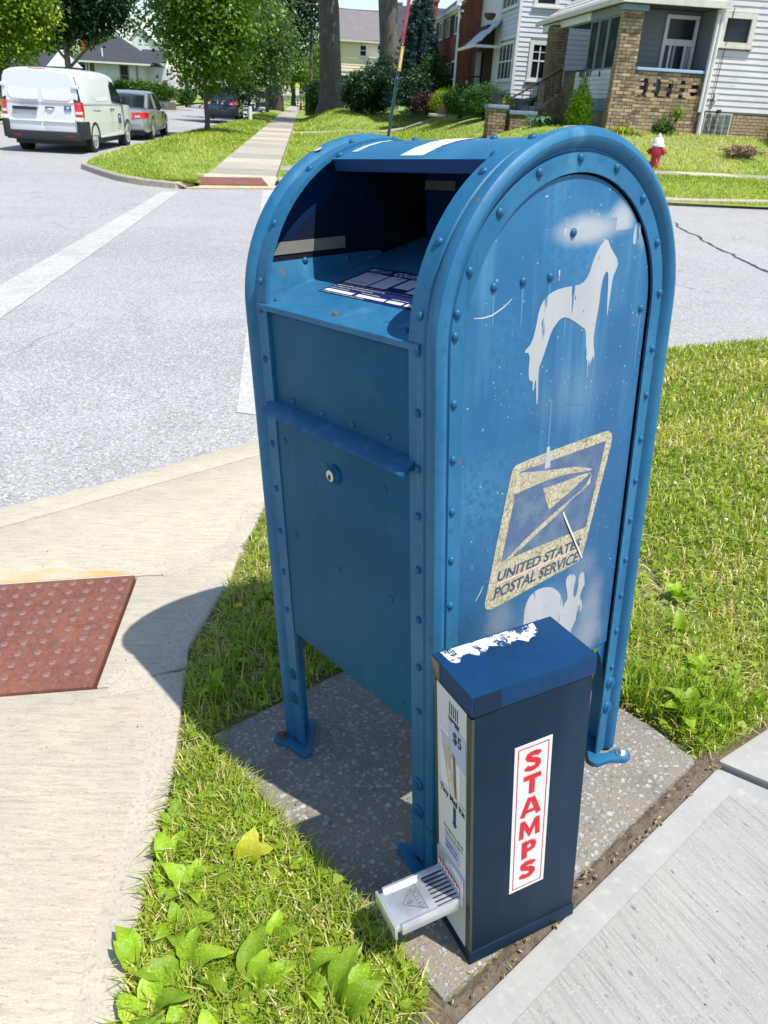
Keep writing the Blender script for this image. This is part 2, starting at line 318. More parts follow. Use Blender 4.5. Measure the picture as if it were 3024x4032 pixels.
def aggregate_mat():
    m, nt, nd, lk, b = mk('exposed_aggregate'); tc = nd.new('ShaderNodeTexCoord'); vec = tc.outputs['Object']
    n = nd.new('ShaderNodeTexNoise'); n.inputs['Scale'].default_value = 90; lk.new(vec, n.inputs['Vector'])
    ad = nd.new('ShaderNodeVectorMath'); ad.operation = 'MULTIPLY_ADD'; lk.new(n.outputs[1], ad.inputs[0]); ad.inputs[1].default_value = (.008,)*3; lk.new(vec, ad.inputs[2])
    c = mixc(nt, noise_fac(nt, vec, 5, .4, .68, 4), (.195, .185, .16), (.25, .215, .145))
    c = mixc(nt, noise_fac(nt, vec, 3, .55, .75, 4), c, (.12, .115, .105))
    c = mixc(nt, noise_fac(nt, vec, 260, .5, .7, 2), c, (.12, .115, .11))
    hh = None
    for sc, thr, colr in ((58, .40, (.36, .345, .32)), (90, .42, (.40, .385, .365)), (150, .44, (.31, .285, .25)), (40, .30, (.43, .415, .39)), (70, .42, (.24, .22, .19))):
        v = nd.new('ShaderNodeTexVoronoi'); v.inputs['Scale'].default_value = sc; v.inputs['Randomness'].default_value = 1; lk.new(ad.outputs[0], v.inputs['Vector'])
        r = nd.new('ShaderNodeMapRange'); r.inputs[1].default_value = thr; r.inputs[2].default_value = thr*.75; lk.new(v.outputs['Distance'], r.inputs[0])
        s = nd.new('ShaderNodeSeparateColor'); lk.new(v.outputs['Color'], s.inputs[0])
        k = nd.new('ShaderNodeMath'); k.operation = 'GREATER_THAN'; lk.new(s.outputs[0], k.inputs[0]); k.inputs[1].default_value = .48 if sc != 40 else .74
        f = nd.new('ShaderNodeMath'); f.operation = 'MULTIPLY'; lk.new(r.outputs[0], f.inputs[0]); lk.new(k.outputs[0], f.inputs[1])
        tint = mixc(nt, s.outputs[1], colr, tuple(x*.62 for x in colr))
        c = mixc(nt, f.outputs[0], c, tint)
        if hh is None: hh = f.outputs[0]
        else:
            mx = nd.new('ShaderNodeMath'); mx.operation = 'MAXIMUM'; lk.new(hh, mx.inputs[0]); lk.new(f.outputs[0], mx.inputs[1]); hh = mx.outputs[0]
    lk.new(c, b.inputs['Base Color']); b.inputs['Roughness'].default_value = .85
    bp = nd.new('ShaderNodeBump'); bp.inputs['Strength'].default_value = .6; bp.inputs['Distance'].default_value = .003; lk.new(hh, bp.inputs['Height']); lk.new(bp.outputs[0], b.inputs['Normal'])
    return m
M_agg = aggregate_mat()
def asphalt_mat(name, c0, paint=None):
    m, nt, nd, lk, b = mk(name); g = nd.new('ShaderNodeNewGeometry'); vec = g.outputs['Position']
    c = mixc(nt, noise_fac(nt, vec, .35, .35, .7, 4), c0, tuple(x*1.12 for x in c0))
    c = mixc(nt, noise_fac(nt, vec, 2.0, .45, .75, 5), c, tuple(x*.88 for x in c0))
    c = mixc(nt, noise_fac(nt, vec, .30, .52, .70, 5, stretch=(1, .35, 1)), c, tuple(x*.82 for x in c0)); c = mixc(nt, noise_fac(nt, vec, 1.1, .66, .74, 6), c, tuple(x*.72 for x in c0))
    v = nd.new('ShaderNodeTexVoronoi'); v.inputs['Scale'].default_value = 105; lk.new(vec, v.inputs['Vector'])
    s = nd.new('ShaderNodeSeparateColor'); lk.new(v.outputs['Color'], s.inputs[0])
    r = nd.new('ShaderNodeMapRange'); r.inputs[1].default_value = .55; r.inputs[2].default_value = .95; lk.new(s.outputs[0], r.inputs[0])
    c = mixc(nt, r.outputs[0], c, tuple(min(1, x*1.5) for x in c0))
    r2 = nd.new('ShaderNodeMapRange'); r2.inputs[1].default_value = .40; r2.inputs[2].default_value = .05; r2.inputs[4].default_value = .62; lk.new(s.outputs[1], r2.inputs[0])
    c = mixc(nt, r2.outputs[0], c, tuple(x*.38 for x in c0))
    c = mixc(nt, noise_fac(nt, vec, 130, .55, .72, 2), c, tuple(x*.55 for x in c0))
    cr = nd.new('ShaderNodeTexVoronoi'); cr.feature = 'DISTANCE_TO_EDGE'; cr.inputs['Scale'].default_value = .32
    nn = nd.new('ShaderNodeTexNoise'); nn.inputs['Scale'].default_value = 1.6; nn.inputs['Detail'].default_value = 5; lk.new(vec, nn.inputs['Vector'])
    ad = nd.new('ShaderNodeVectorMath'); ad.operation = 'MULTIPLY_ADD'; lk.new(nn.outputs[1], ad.inputs[0]); ad.inputs[1].default_value = (1.1,)*3; lk.new(vec, ad.inputs[2]); lk.new(ad.outputs[0], cr.inputs['Vector'])
    rr = nd.new('ShaderNodeMapRange'); rr.inputs[1].default_value = .0015; rr.inputs[2].default_value = .006; rr.inputs[3].default_value = .5; rr.inputs[4].default_value = 0; lk.new(cr.outputs[0], rr.inputs[0])
    gate = nd.new('ShaderNodeMath'); gate.operation = 'MULTIPLY'; lk.new(rr.outputs[0], gate.inputs[0]); lk.new(noise_fac(nt, vec, .5, .5, .6, 2), gate.inputs[1])
    c = mixc(nt, gate.outputs[0], c, tuple(x*.35 for x in c0))
    if paint:
        f = noise_fac(nt, vec, 22, .38, .56, 5, .75); f2 = noise_fac(nt, vec, 3, .2, .55, 3)
        k = nd.new('ShaderNodeMath'); k.operation = 'MULTIPLY'; lk.new(f, k.inputs[0]); lk.new(f2, k.inputs[1])
        k2 = nd.new('ShaderNodeMath'); k2.operation = 'MULTIPLY_ADD'; lk.new(k.outputs[0], k2.inputs[0]); k2.inputs[1].default_value = .62; k2.inputs[2].default_value = .16
        c = mixc(nt, k2.outputs[0], c, paint)
    lk.new(c, b.inputs['Base Color']); b.inputs['Roughness'].default_value = .9
    bp = nd.new('ShaderNodeBump'); bp.inputs['Strength'].default_value = .55; bp.inputs['Distance'].default_value = .006; lk.new(s.outputs[0], bp.inputs['Height']); lk.new(bp.outputs[0], b.inputs['Normal'])
    return m
M_asph = asphalt_mat('weathered_asphalt', (.325, .323, .322)); M_stripe = asphalt_mat('worn_white_paint', (.325, .323, .322), (.50, .50, .475))
M_tar = pm('tar_seal', (.03, .03, .033), .6, var=[(8, .5, .7, (.12, .12, .125))])
M_soil = pm('soil', (.10, .075, .045), 1, var=[(20, .4, .7, (.16, .12, .07)), (90, .6, .7, (.26, .2, .12))], bump=[(60, .8, .01)])
M_lawn = pm('lawn_soil', (.16, .18, .05), 1, var=[(3, .4, .7, (.15, .16, .045)), (40, .45, .7, (.075, .11, .015))], bump=[(60, .8, .01)])
M_lawnf = pm('mown_lawn', (.19, .28, .03), .95, var=[(.45, .42, .62, (.26, .33, .06)), (1.6, .5, .68, (.13, .23, .025)), (6, .5, .7, (.13, .23, .025)), (45, .5, .75, (.30, .36, .10))], bump=[(50, .8, .03)], coords='Object')
M_pad = pm('rusty_cast_iron', (.155, .055, .036), .75, var=[(5, .4, .65, (.20, .075, .045)), (40, .45, .7, (.115, .038, .027)), (6, .58, .74, (.26, .11, .055), (1, 2, 1)), (90, .5, .7, (.22, .09, .06)), (220, .6, .7, (.3, .17, .12))], bump=[(260, .5, .002)])
M_dome = pm('rusty_dome', (.17, .085, .075), .6, var=[(150, .45, .7, (.25, .15, .13))], bump=[(300, .4, .001)])
# ------------------------------------------------------------------ near ground: slabs, kerb ramp, pads
def in_poly(x, y, P):
    ins = np.zeros(x.shape, bool); n = len(P); j = n-1
    for i in range(n):
        xi, yi = P[i]; xj, yj = P[j]
        with np.errstate(divide='ignore', invalid='ignore'):
            c = ((yi > y) != (yj > y)) & (x < (xj-xi)*(y-yi)/((yj-yi) if yj != yi else 1e-9)+xi)
        ins ^= c; j = i
    return ins
def slab(name, mats, parent, pts, z0=-.12, z1=0.0, bevel=.006):
    b = MB(); b.prism(pts, z0, z1); o = b.build(name, mats, parent, bevel=bevel); return o
# curb ramp and walk on the left, running down to the street
P1 = [(-1.288, .676), (-.828, .263), (-.541, -.031), (-.102, -.278), (.244, -.515), (.376, -.596), (.9, -.9)]      # grass side
ramp = MB(); ramp.prism([(-1.96, 2.2), (-1.94, -3), (1.2, -3), (1.2, -1.1)] + P1[::-1], -.3, -.035)
walk = ramp.build('curb_ramp', M_soil); walk.matrix_world = M4; tag(walk, kind='structure')
def offs(P, d):
    out = []
    for i, p in enumerate(P):
        a = Vector(P[min(i+1, len(P)-1)])-Vector(P[max(i-1, 0)]); a.normalize(); out.append((p[0]-a.y*-d*-1*-1, p[1]+a.x*-d*-1*-1) if False else (p[0]+a.y*d, p[1]-a.x*d))
    return out
padq = [(-1.064, .020), (-.552, -.311), (-1.11, -1.181), (-1.622, -.850)]                                # tactile pad corners
slab('concrete_slab', M_conc, walk, [(-.462, -.075), (-.505, -.250), (-.549, -.318), (-1.11, -1.19), (-1.6, -2.9), (1.2, -2.9), (1.2, -1.14), (.376, -.602), (.244, -.521), (-.102, -.284), (-.455, -.082)])
slab('concrete_slab', M_conc, walk, [(-.470, -.070), (-.512, -.246), (-.5455, -.305), (-1.058, .026), (-1.006, .10), (-1.018, .41), (-.828, .257), (-.541, -.037)], bevel=.008)
slab('concrete_slab', M_conc, walk, [(-1.027, .415), (-1.014, .10), (-1.071, .015), (-1.628, -.855), (-1.9, -1.25), (-1.775, -.3), (-1.780, .95), (-1.70, 1.7), (-1.296, .680)], bevel=.004)
slab('concrete_gutter', M_conc, walk, [(-1.790, 1.0), (-1.786, -.3), (-2.1, -1.6), (-2.25, -1.55), (-1.978, -.19), (-1.945, .26), (-1.985, 1.05), (-1.93, 2.1), (-1.70, 2.0)], bevel=.004)
slab('concrete_slab', M_conc, walk, [(-1.12, -1.195), (-1.635, -.86), (-1.91, -1.26), (-2.2, -2.9), (-1.62, -2.9)])
b = MB(); b.prism([(-1.085, .033), (-1.064, .047), (-1.640, -.852), (-1.70, -.84), (-1.3, -.18)], .0005, .0012)
o = b.build('rust_stain', M_concr, walk); 
M_concs = pm('smooth_tan_concrete', (.445, .408, .33), .9, var=[(5, .4, .7, (.39, .355, .285)), (14, .5, .7, (.47, .43, .34)), (60, .50, .72, (.33, .30, .24)), (120, .56, .7, (.27, .245, .20)), (190, .62, .7, (.54, .50, .42))], bump=[(120, .2, .002)])
for seg in ([(-.455, -.090), (-.280, -.183), (-.102, -.288), (.244, -.525), (.376, -.606), (.60, -.75)], [(-.83, .252), (-.70, .115), (-.56, -.025), (-.478, -.068)], [(-1.285, .668), (-1.10, .50), (-1.03, .425)]):
    q_ = offs(seg, .075); bnd = MB(); bnd.prism((seg+q_[::-1])[::-1], -.02, .0014); bnd.build('edge_band', M_concs, walk)
for a_, b_ in (((-.535, -.275), (-.470, -.10)), ((-1.045, .10), (-1.024, .40))):
    d_ = (Vector(b_)-Vector(a_)).normalized(); n_ = Vector((d_.y, -d_.x)); 
    for sg_ in (1, -1):
        o1 = n_*.006*sg_; o2 = n_*.05*sg_; bnd = MB(); pp = [Vector(a_)+o1, Vector(b_)+o1, Vector(b_)+o2, Vector(a_)+o2]; pp = [tuple(p) for p in (pp if sg_ < 0 else pp[::-1])]; bnd.prism(pp, -.02, .0011); bnd.build('edge_band', M_concs, walk)
# tactile paving plate: domes are single pieces
tp = empty('tactile_paving', M4, label='rusty cast iron tactile plate with raised domes beside the mailbox', cat='tactile paving')
b = MB(); b.prism(padq, -.03, .004); b.build('plate', M_pad, tp, bevel=.003)
b = MB(); e1 = Vector((-.552+1.064, -.331, 0)).normalized(); e2 = Vector((-.539, -.842, 0)).normalized()
b.lathe([(.0135, 0), (.0128, .0022), (.0095, .0042), (.006, .005), (.001, .0051)], 14); dome_me = b.mesh('dome', M_dome, sharp=50)
cnt = 0
for i in range(10):
    for j in range(20):
        p = Vector((-1.064, .020, .004)) + e1*(.031+i*.0565) + e2*(.030+j*.0565)
        if j*.0565+.03 > 1.0: continue
        o = bpy.data.objects.new('dome', dome_me); link(o, tp); o.location = p; cnt += 1
b = MB()
for k in range(120):
    p = Vector((-1.064, .020, .0045)) + e1*random.uniform(.01, .6) + e2*random.uniform(.01, 1.0); r = random.uniform(.002, .004)
    b.prism([(p.x+r*math.cos(a), p.y+r*math.sin(a)) for a in (0, 1.2, 2.5, 3.8, 5)], .004, .0052)
tag(b.build('rust_flake', M_dome, tp), kind='stuff')
# base pad of exposed aggregate
base = slab('concrete_base', M_agg, None, [(-.168, -.150), (.12, -.158), (.46, -.148), (.688, -.152), (.668, .3), (.645, .690), (.52, .712), (-.175, .716)], bevel=.008); base.matrix_world = M4; tag(base, kind='structure')
# right-hand sidewalk
sw = MB(); sw.prism([(.64, -1.6), (3.2, -1.6), (3.2, 4.5), (.95, 4.5), (.655, .9)], -.3, -.03); swk = sw.build('sidewalk', M_soil); swk.matrix_world = M4; tag(swk, kind='structure')
E1 = lambda y: .665 + (.714-y)*.0465 + .014                      # slab edge next to the pad
def jl(x, off=0): return .714 + (x-.663)*.2266 + off            # joint line
b = MB(); q = [(E1(jl(.69))+.010, jl(.68, -.010)), (E1(-1.5)+.006, -1.5), (3.0, -1.5), (3.0, jl(3.0, -.008))]
slab('concrete_slab', M_smooth, swk, q, bevel=.010)
b = MB(); b.prism([(E1(jl(.75))+.075, jl(.76, -.085)), (E1(-1.5)+.075, -1.45), (2.95, -1.45), (2.95, jl(2.95, -.085))], -.02, .0015); b.build('broomed_panel', M_broom, swk)
slab('concrete_slab', M_smooth, swk, [(.676, jl(.676, .010)), (3.0, jl(3.0, .010)), (3.0, 4.4), (1.02, 4.4), (.70, .98)], bevel=.012)
b = MB(); b.prism([(.79, jl(.79, .09)), (2.95, jl(2.95, .09)), (2.95, 4.3), (1.1, 4.3), (.80, 1.02)], -.02, .0015); b.build('broomed_panel', M_broom, swk)
# soil bed of the corner lawn and the strip, a little below the slabs
bed = MB(); bed.prism([(-1.96, 2.2), (-1.72, 3.9), (-1.666, 4.134), (-1.366, 4.889), (-.9, 6.2), (2, 9), (3.2, 4.5), (.95, 4.5), (.672, .95), (.655, .705), (.70, -.2), (.95, -.95)] + [(p[0]-.01, p[1]-.01) for p in P1[::-1]], -.35, -.012)
soil = bed.build('lawn_ground', M_lawn); soil.matrix_world = M4; tag(soil, kind='structure')
b = MB(); V = []; nd_ = 150    # dirt in the joint by the pad
for i in range(nd_):
    y = -.34 + i*.0073; w = (.018 + .012*max(0, (y-.1)/.6) if y > -.15 else .05) + .006*noise.noise(Vector((y*40, 0, 0))) + .004*noise.noise(Vector((y*140, 3, 0))); x1 = E1(y)+.012; x0 = E1(y)-w-.012
    for k in range(5): f = k/4; V.append((x0+(x1-x0)*f+.002*noise.noise(Vector((y*90, f*9, 1))), y, -.012+.010*math.sin(PI*f)*(.6+noise.noise(Vector((y*30, f*4, 5))))+.004*noise.noise(Vector((y*160, f*30, 2)))))
b.add(V, [(i*5+k, i*5+k+1, (i+1)*5+k+1, (i+1)*5+k) for i in range(nd_-1) for k in range(4)])
o = b.build('joint_dirt', pm('dark_dirt', (.11, .085, .06), 1, var=[(70, .4, .7, (.17, .14, .1)), (200, .6, .7, (.05, .04, .03))], bump=[(140, .9, .006)]), None); o.matrix_world = M4; tag(o, kind='stuff')
# grass blades -------------------------------------------------------------
def blades(name, P, L, Wd, mats, lean=.6, parent=None, kindw=None, up=None):
    n = len(P); az = RNG.uniform(0, 2*PI, n); ln = RNG.uniform(.15, 1, n)*lean
    d = np.stack([np.cos(az), np.sin(az), np.zeros(n)], 1); s = np.stack([-np.sin(az), np.cos(az), np.zeros(n)], 1)
    U = np.array([0, 0, 1.0]) if up is None else up
    w = Wd*RNG.uniform(.7, 1.3, n); L = L*RNG.uniform(.55, 1.25, n)
    m1 = P + (U*.55 + d*(.30*ln)[:, None])*L[:, None]; tip = P + (U*np.clip(1-.55*ln**2, .15, 1)[:, None] + d*(.95*ln)[:, None])*L[:, None]
    V = np.stack([P-s*w[:, None]/2, P+s*w[:, None]/2, m1+s*w[:, None]*.42, m1-s*w[:, None]*.42, tip], 1).reshape(-1, 3)
    k = np.arange(n)*5
    F = np.concatenate([np.stack([k, k+1, k+2], 1), np.stack([k, k+2, k+3], 1), np.stack([k+3, k+2, k+4], 1)])
    mi = RNG.choice(len(mats), n, p=kindw) if kindw is not None else np.zeros(n, int)
    o = npmesh(name, V, F, mats, np.concatenate([mi, mi, mi]), parent); tag(o, kind='stuff'); return o
G1 = leafmat('grass_fresh', (.20, .31, .020), (.28, .39, .028), 5, .45, .4)
G2 = leafmat('grass_yellow', (.38, .44, .045), (.46, .50, .08), 5, .45, .4)
G3 = leafmat('grass_dry', (.55, .47, .21), (.62, .54, .28), 9, .6, .2)
G4 = leafmat('grass_deep', (.085, .19, .012), (.13, .25, .018), 6, .45, .4)
GM = [G1, G2, G3, G4]
def scatter(poly, n, bbox=None):
    P = np.asarray(poly); lo, hi = P.min(0), P.max(0); out = []
    tot = 0
    while tot < n:
        x = RNG.uniform(lo[0], hi[0], n*2); y = RNG.uniform(lo[1], hi[1], n*2); k = in_poly(x, y, poly); q = np.stack([x[k], y[k]], 1); out.append(q); tot += len(q)
    return np.concatenate(out)[:n]
upm = A3.T @ np.array([0, 0, 1.0])
strip = [(p[0]+.006, p[1]+.006) for p in P1[:6]] + [(.62, -.72), (.70, -.30), (.655, -.165), (.46, -.158), (.12, -.168), (-.178, -.158), (-.185, .72), (.5, .725), (.64, .70), (.66, .95), (.4, 1.2), (-1.0, 2.0), (-1.9, 2.1)]
def patchy(q, sc, a=.0): return np.array([noise.noise(Vector((p[0]*sc, p[1]*sc, 3.1+a))) for p in q])
q = scatter([s for s in strip], 26000); q = q[(q[:, 0]+q[:, 1] < .95) | (q[:, 1] < 1.2)]
pn = patchy(q, 7); keep = pn > -.55; q = q[keep]; pn = pn[keep]
P = np.c_[q, np.full(len(q), -.012)]
o = blades('grass', P, .056*(1+.5*pn), .0030, GM, 1.1, kindw=[.44, .33, .12, .11], up=upm); o.matrix_world = M4
front = [(-.10, -.27), (.244, -.505), (.376, -.586), (.70, -.82), (.72, -.35), (.66, -.17), (.46, -.16), (.12, -.17), (-.15, -.165)]
q = scatter(front, 12000); P = np.c_[q, np.full(len(q), -.012)]
o = blades('grass', P, .060, .0034, GM, 1.2, kindw=[.46, .32, .12, .10], up=upm); o.matrix_world = M4
q = np.concatenate([scatter([(.28, .73), (.62, .725), (.66, .80), (.66, .98), (.35, .86)], 650), scatter([(-.35, -.12), (-.19, -.17), (-.19, .70), (-.30, .70), (-.5, .1)], 420)]); P = np.c_[q, np.full(len(q), -.012)]
o = blades('grass_tall', P, .105, .0042, [G1, G4, G2], .8, kindw=[.5, .35, .15], up=upm); o.matrix_world = M4
# thatch lying flat between the blades
q = scatter(strip, 12000); P = np.c_[q, np.full(len(q), -.006)]
o = blades('grass_thatch', P, .034, .0028, [G3, G2], 2.4, kindw=[.6, .4], up=upm*.3); o.matrix_world = M4
right = [(.66, .73), (.69, 1.0), (1.0, 4.4), (2.4, 7.4), (-.85, 6.1), (-1.36, 4.87), (-1.66, 4.12), (-1.72, 3.8), (-1.93, 2.1), (-1.0, 2.0), (.4, 1.2), (-.2, .75), (.5, .735)]
q = scatter(right, 130000); d = np.hypot(q[:, 0]-1.3, q[:, 1]+.74); k = RNG.uniform(0, 1, len(q)) < np.clip((2.6/d)**1.3, .25, 1); q = q[k]; d = d[k]
pn = patchy(q, 2.2); k = (pn > -.95); q = q[k]; d = d[k]; pn = pn[k]
P = np.c_[q, np.full(len(q), -.012)]; yel = patchy(q, 1.3, 7) + .3*patchy(q, 6, 2)
o1 = None
for msk, kw in ((yel > .13, [.22, .50, .20, .08]), (yel <= .13, [.52, .28, .07, .13])):
    o = blades('grass', P[msk], .052*(1+.35*pn[msk]), (.0033*np.clip(d[msk]/1.9, 1, 2.6)), GM, 1.1, kindw=kw, up=upm); o.matrix_world = M4
q = scatter(right, 9000); P = np.c_[q, np.full(len(q), .004)]
o = blades('grass_thatch', P, .045, .0045, [G3, G2], 2.4, kindw=[.6, .4], up=upm*.3); o.matrix_world = M4
# clover: tiny round leaves
def clover(q, r, name='clover'):
    n = len(q); V = []; F = []
    az = RNG.uniform(0, 2*PI, n); tl = RNG.uniform(-.4, .4, (n, 2)); h = RNG.uniform(.008, .030, n)
    an = np.arange(7)/7*2*PI
    for j in range(3):
        c = np.stack([q[:, 0]+np.cos(az+j*2.094)*r*.9, q[:, 1]+np.sin(az+j*2.094)*r*.9], 1)
        ring = np.stack([c[:, 0:1]+np.cos(an)*r, c[:, 1:2]+np.sin(an)*r, h[:, None]+tl[:, 0:1]*np.cos(an)*r+tl[:, 1:2]*np.sin(an)*r], 2)
        V.append(ring.reshape(-1, 3)); F.append(np.arange(n*7).reshape(n, 7)+j*n*7)
    o = npmesh(name, np.concatenate(V), np.concatenate(F), [G1]); o.matrix_world = M4; tag(o, kind='stuff'); return o
clover(np.concatenate([scatter(strip, 1500), scatter(front, 500)]), .0062)
q = scatter(right, 4000); clover(q[np.hypot(q[:, 0]-.6, q[:, 1]-1) < 2], .0065)
# broadleaf weeds: every leaf a piece
LW1 = leafmat('weed_leaf', (.21, .38, .015), (.32, .48, .03), 30, .55, .4, rand=.3)
LW2 = leafmat('weed_leaf_yellow', (.42, .46, .02), (.50, .50, .05), 18, .4, .4, rand=.15)
def leaf_mesh(L, Wd, seed, bend=.8, m=LW1):
    r = random.Random(seed); nl, nw = 9, 5; V = []; F = []
    for i in range(nl):
        t = i/(nl-1); w = Wd*(math.sin(PI*min(1, t*.96+.04))**.65)*(1-.25*t) if t < 1 else .0006
        if t < .2: w = max(.003, w*t/.2)
        x = L*t; z = L*(.55*math.sin(t*1.5) - bend*.62*t*t)
        for j in range(nw):
            v = (j/(nw-1)-.5)*2; rip = .06*Wd*math.sin(t*17+j*2+seed)*abs(v)
            V.append((x*(1-.06*abs(v)*t), v*w*.5*(1+.06*math.sin(t*26+seed)*abs(v)), z+abs(v)*w*.22+rip))
    F = [(i*nw+j, i*nw+j+1, (i+1)*nw+j+1, (i+1)*nw+j) for i in range(nl-1) for j in range(nw-1)]
    b = MB(); b.add(V, F); return b.mesh('leaf', m, sharp=80)
LEAFS = [leaf_mesh(1, .50, s, bd) for s, bd in ((1, .7), (2, 1.0), (3, .45), (4, .85))]; LEAFY = [leaf_mesh(1, .62, 9, .7, LW2)]
def weed(x, y, size, nleaf, label, seed, spread=2*PI, az0=0, yellow=False, steep=0.2, group='broad leaved weeds in the lawn'):
    r = random.Random(seed)
    root = empty('broadleaf_weed', M4 @ Matrix.Translation((x, y, -.012)), label=label, cat='weed', group=group)
    for k in range(nleaf):
        o = bpy.data.objects.new('leaf', (LEAFY if yellow else LEAFS)[k % (1 if yellow else 4)]); link(o, root)
        s = size*r.uniform(.7, 1.15)
        o.matrix_local = Matrix.Rotation(az0+spread*k/nleaf+r.uniform(-.35, .35), 4, 'Z') @ Matrix.Rotation(-r.uniform(.0, .55)-steep, 4, 'Y') @ Matrix.Rotation(r.uniform(-.4, .4), 4, 'X') @ Matrix.Scale(s, 4)
    return root
weeds = [  # x, y, leaf length, leaves, label, seed
 (.300, -.540, .105, 3, 'large two leaved weed leaning out over the walk at the lower left', 1, 2.0, 2.5),
 (.375, -.475, .095, 6, 'spreading weed with dark green leaves in the middle of the grass strip', 2),
 (.470, -.395, .110, 4, 'tall pale dock plant with long leaves below the coin tray', 3, 1.6, 1.2),
 (.515, -.330, .105, 4, 'broad toothed weed standing just left of the coin tray', 4, 2.2, .2),
 (.595, -.305, .115, 4, 'big bright plantain with upright wavy leaves at the pad front corner', 5, 1.3, 1.0),
 (.465, -.545, .085, 5, 'low weed with drooping leaves at the bottom edge of the strip', 6),
 (.555, -.435, .090, 6, 'cluster of glossy weeds near the bottom middle of the picture', 7),
 (.615, -.420, .080, 5, 'small leafy weed between the plantain and the bottom edge', 8),
 (.130, -.390, .085, 6, 'pale leafy weed at the left border of the strip', 9),
 (.215, -.400, .080, 5, 'narrow leaved weed above the dark spreading one', 10),
 (-.330, -.060, .085, 6, 'young plantain clump in the shaded grass left of the front leg', 12),
 (-.400, .050, .070, 5, 'low plantain in the grass by the ramp, in the mailbox shade', 13),
 (-.640, .290, .085, 5, 'light green weed at the ramp edge beside the mailbox', 14),
 (-.760, .500, .075, 5, 'narrow weed behind the left edge of the mailbox', 15),
 (-.170, .560, .085, 6, 'round leaved weed seen between the mailbox legs', 16),
 (-.120, .700, .080, 5, 'dark leaved weed behind the pad between the legs', 17),
 (.560, .790, .150, 6, 'bright plantain beside the back foot of the mailbox', 18),
 (.400, .800, .095, 4, 'small weed right behind the back leg', 19),
 (.595, .870, .075, 6, 'weed tuft next to the sidewalk joint', 20),
 (.470, .990, .095, 6, 'light leaved weed in the lawn right of the mailbox leg', 21),
 (.330, 1.120, .090, 5, 'spreading weed further up the lawn against the mailbox', 22),
 (.640, 1.010, .070, 5, 'low weed along the sidewalk lawn edge', 23),
 (.200, 1.300, .090, 6, 'leafy weed half hidden behind the lower mailbox edge', 24)]
for w in weeds: weed(w[0], w[1], w[2]*(1.0 if w[1] < -.25 else .85), *w[3:6], *(w[6:] if len(w) > 6 else ()))
for k, (x, y, sz, lab) in enumerate(((.355, -.330, .07, 'small weed in the upper middle of the grass strip'), (.050, -.345, .065, 'tiny weed at the narrow upper end of the strip'), (.410, -.560, .09, 'weed at the walk edge near the bottom of the picture'), (.655, -.480, .095, 'weed at the very bottom centre of the picture'), (.280, -.455, .08, 'weed along the walk above the leaning leaf'), (.525, -.505, .085, 'weed between the dock plant and the bottom edge'), (.600, -.220, .055, 'tiny weed against the front corner of the pad'), (.420, -.330, .07, 'weed halfway along the pad edge'))): weed(x, y, sz, 5, lab, 50+k)
weed(.225, -.275, .085, 3, 'yellow weed leaf standing in the strip near the pad edge', 30, 1.2, 1.2, True, .5)
weed(.480, -.300, .060, 2, 'small lime yellow leaf beside the pad edge', 31, 1.5, .8, True, .5)
# leaf litter, twigs, petals and a dandelion
b = MB()
for k in range(60):
    y = random.uniform(-.28, .75); x = E1(y)+random.gauss(-.006, .012); a = random.uniform(0, 6); l = random.uniform(.0015, .006)*(2.2 if y < -.14 else 1); c, s = math.cos(a), math.sin(a); w = l*.3
    b.prism([(x-c*l, y-s*l), (x+s*w, y-c*w), (x+c*l, y+s*l), (x-s*w, y+c*w)], .0, .0025+random.uniform(0, .004))
o = b.build('leaf_litter', pm('dry_leaf', (.42, .33, .17), .9, var=[(40, .4, .7, (.28, .19, .09))])); o.matrix_world = M4; tag(o, kind='stuff')
b = MB()
for k in range(60):
    x, y = random.choice([(random.uniform(-1.5, -.3), random.uniform(-.9, .5)), (random.uniform(.8, 1.7), random.uniform(-.4, 1.2)), (random.uniform(.0, .6), random.uniform(-.12, .6))]); r = random.uniform(.0015, .0035)
    b.prism([(x+r*math.cos(t), y+r*math.sin(t)*.6) for t in (0, 1.3, 2.6, 4, 5.2)], .001, .0028)
o = b.build('debris_crumbs', pm('dark_crumb', (.07, .055, .045), .9)); o.matrix_world = M4; tag(o, kind='stuff')
b = MB()
for k in range(46):
    x = random.uniform(-.8, .6); y = random.uniform(.8, 3.6); r = random.uniform(.004, .008)
    b.lathe([(r, 0), (r*.9, r*.7), (r*.3, r)], 7, T=Matrix.Translation((x, y, .03)))
o = b.build('clover_flowers', pm('clover_white', (.62, .60, .50), .8)); o.matrix_world = M4; tag(o, kind='stuff')
dl = empty('dandelion', M4 @ Matrix.Translation((-.60, .165, 0)), label='yellow dandelion flower in the grass at the ramp edge', cat='flower')
b = MB(); b.tube([(0, 0, -.012), (.004, 0, .02), (.004, .003, .042)], .0015, 5); b.build('stem', G1, dl)
b = MB()
for k in range(22):
    a = k*2.4; r = .0135*(.5+.5*(k/22)); b.add([(0, 0, .042), (.004+r*math.cos(a-.18), .003+r*math.sin(a-.18), .048), (.004+r*1.15*math.cos(a), .003+r*1.15*math.sin(a), .047), (.004+r*math.cos(a+.18), .003+r*math.sin(a+.18), .048)], [(0, 1, 2, 3)])
b.build('flower_head', pm('dandelion_yellow', (.75, .45, .01), .6), dl)

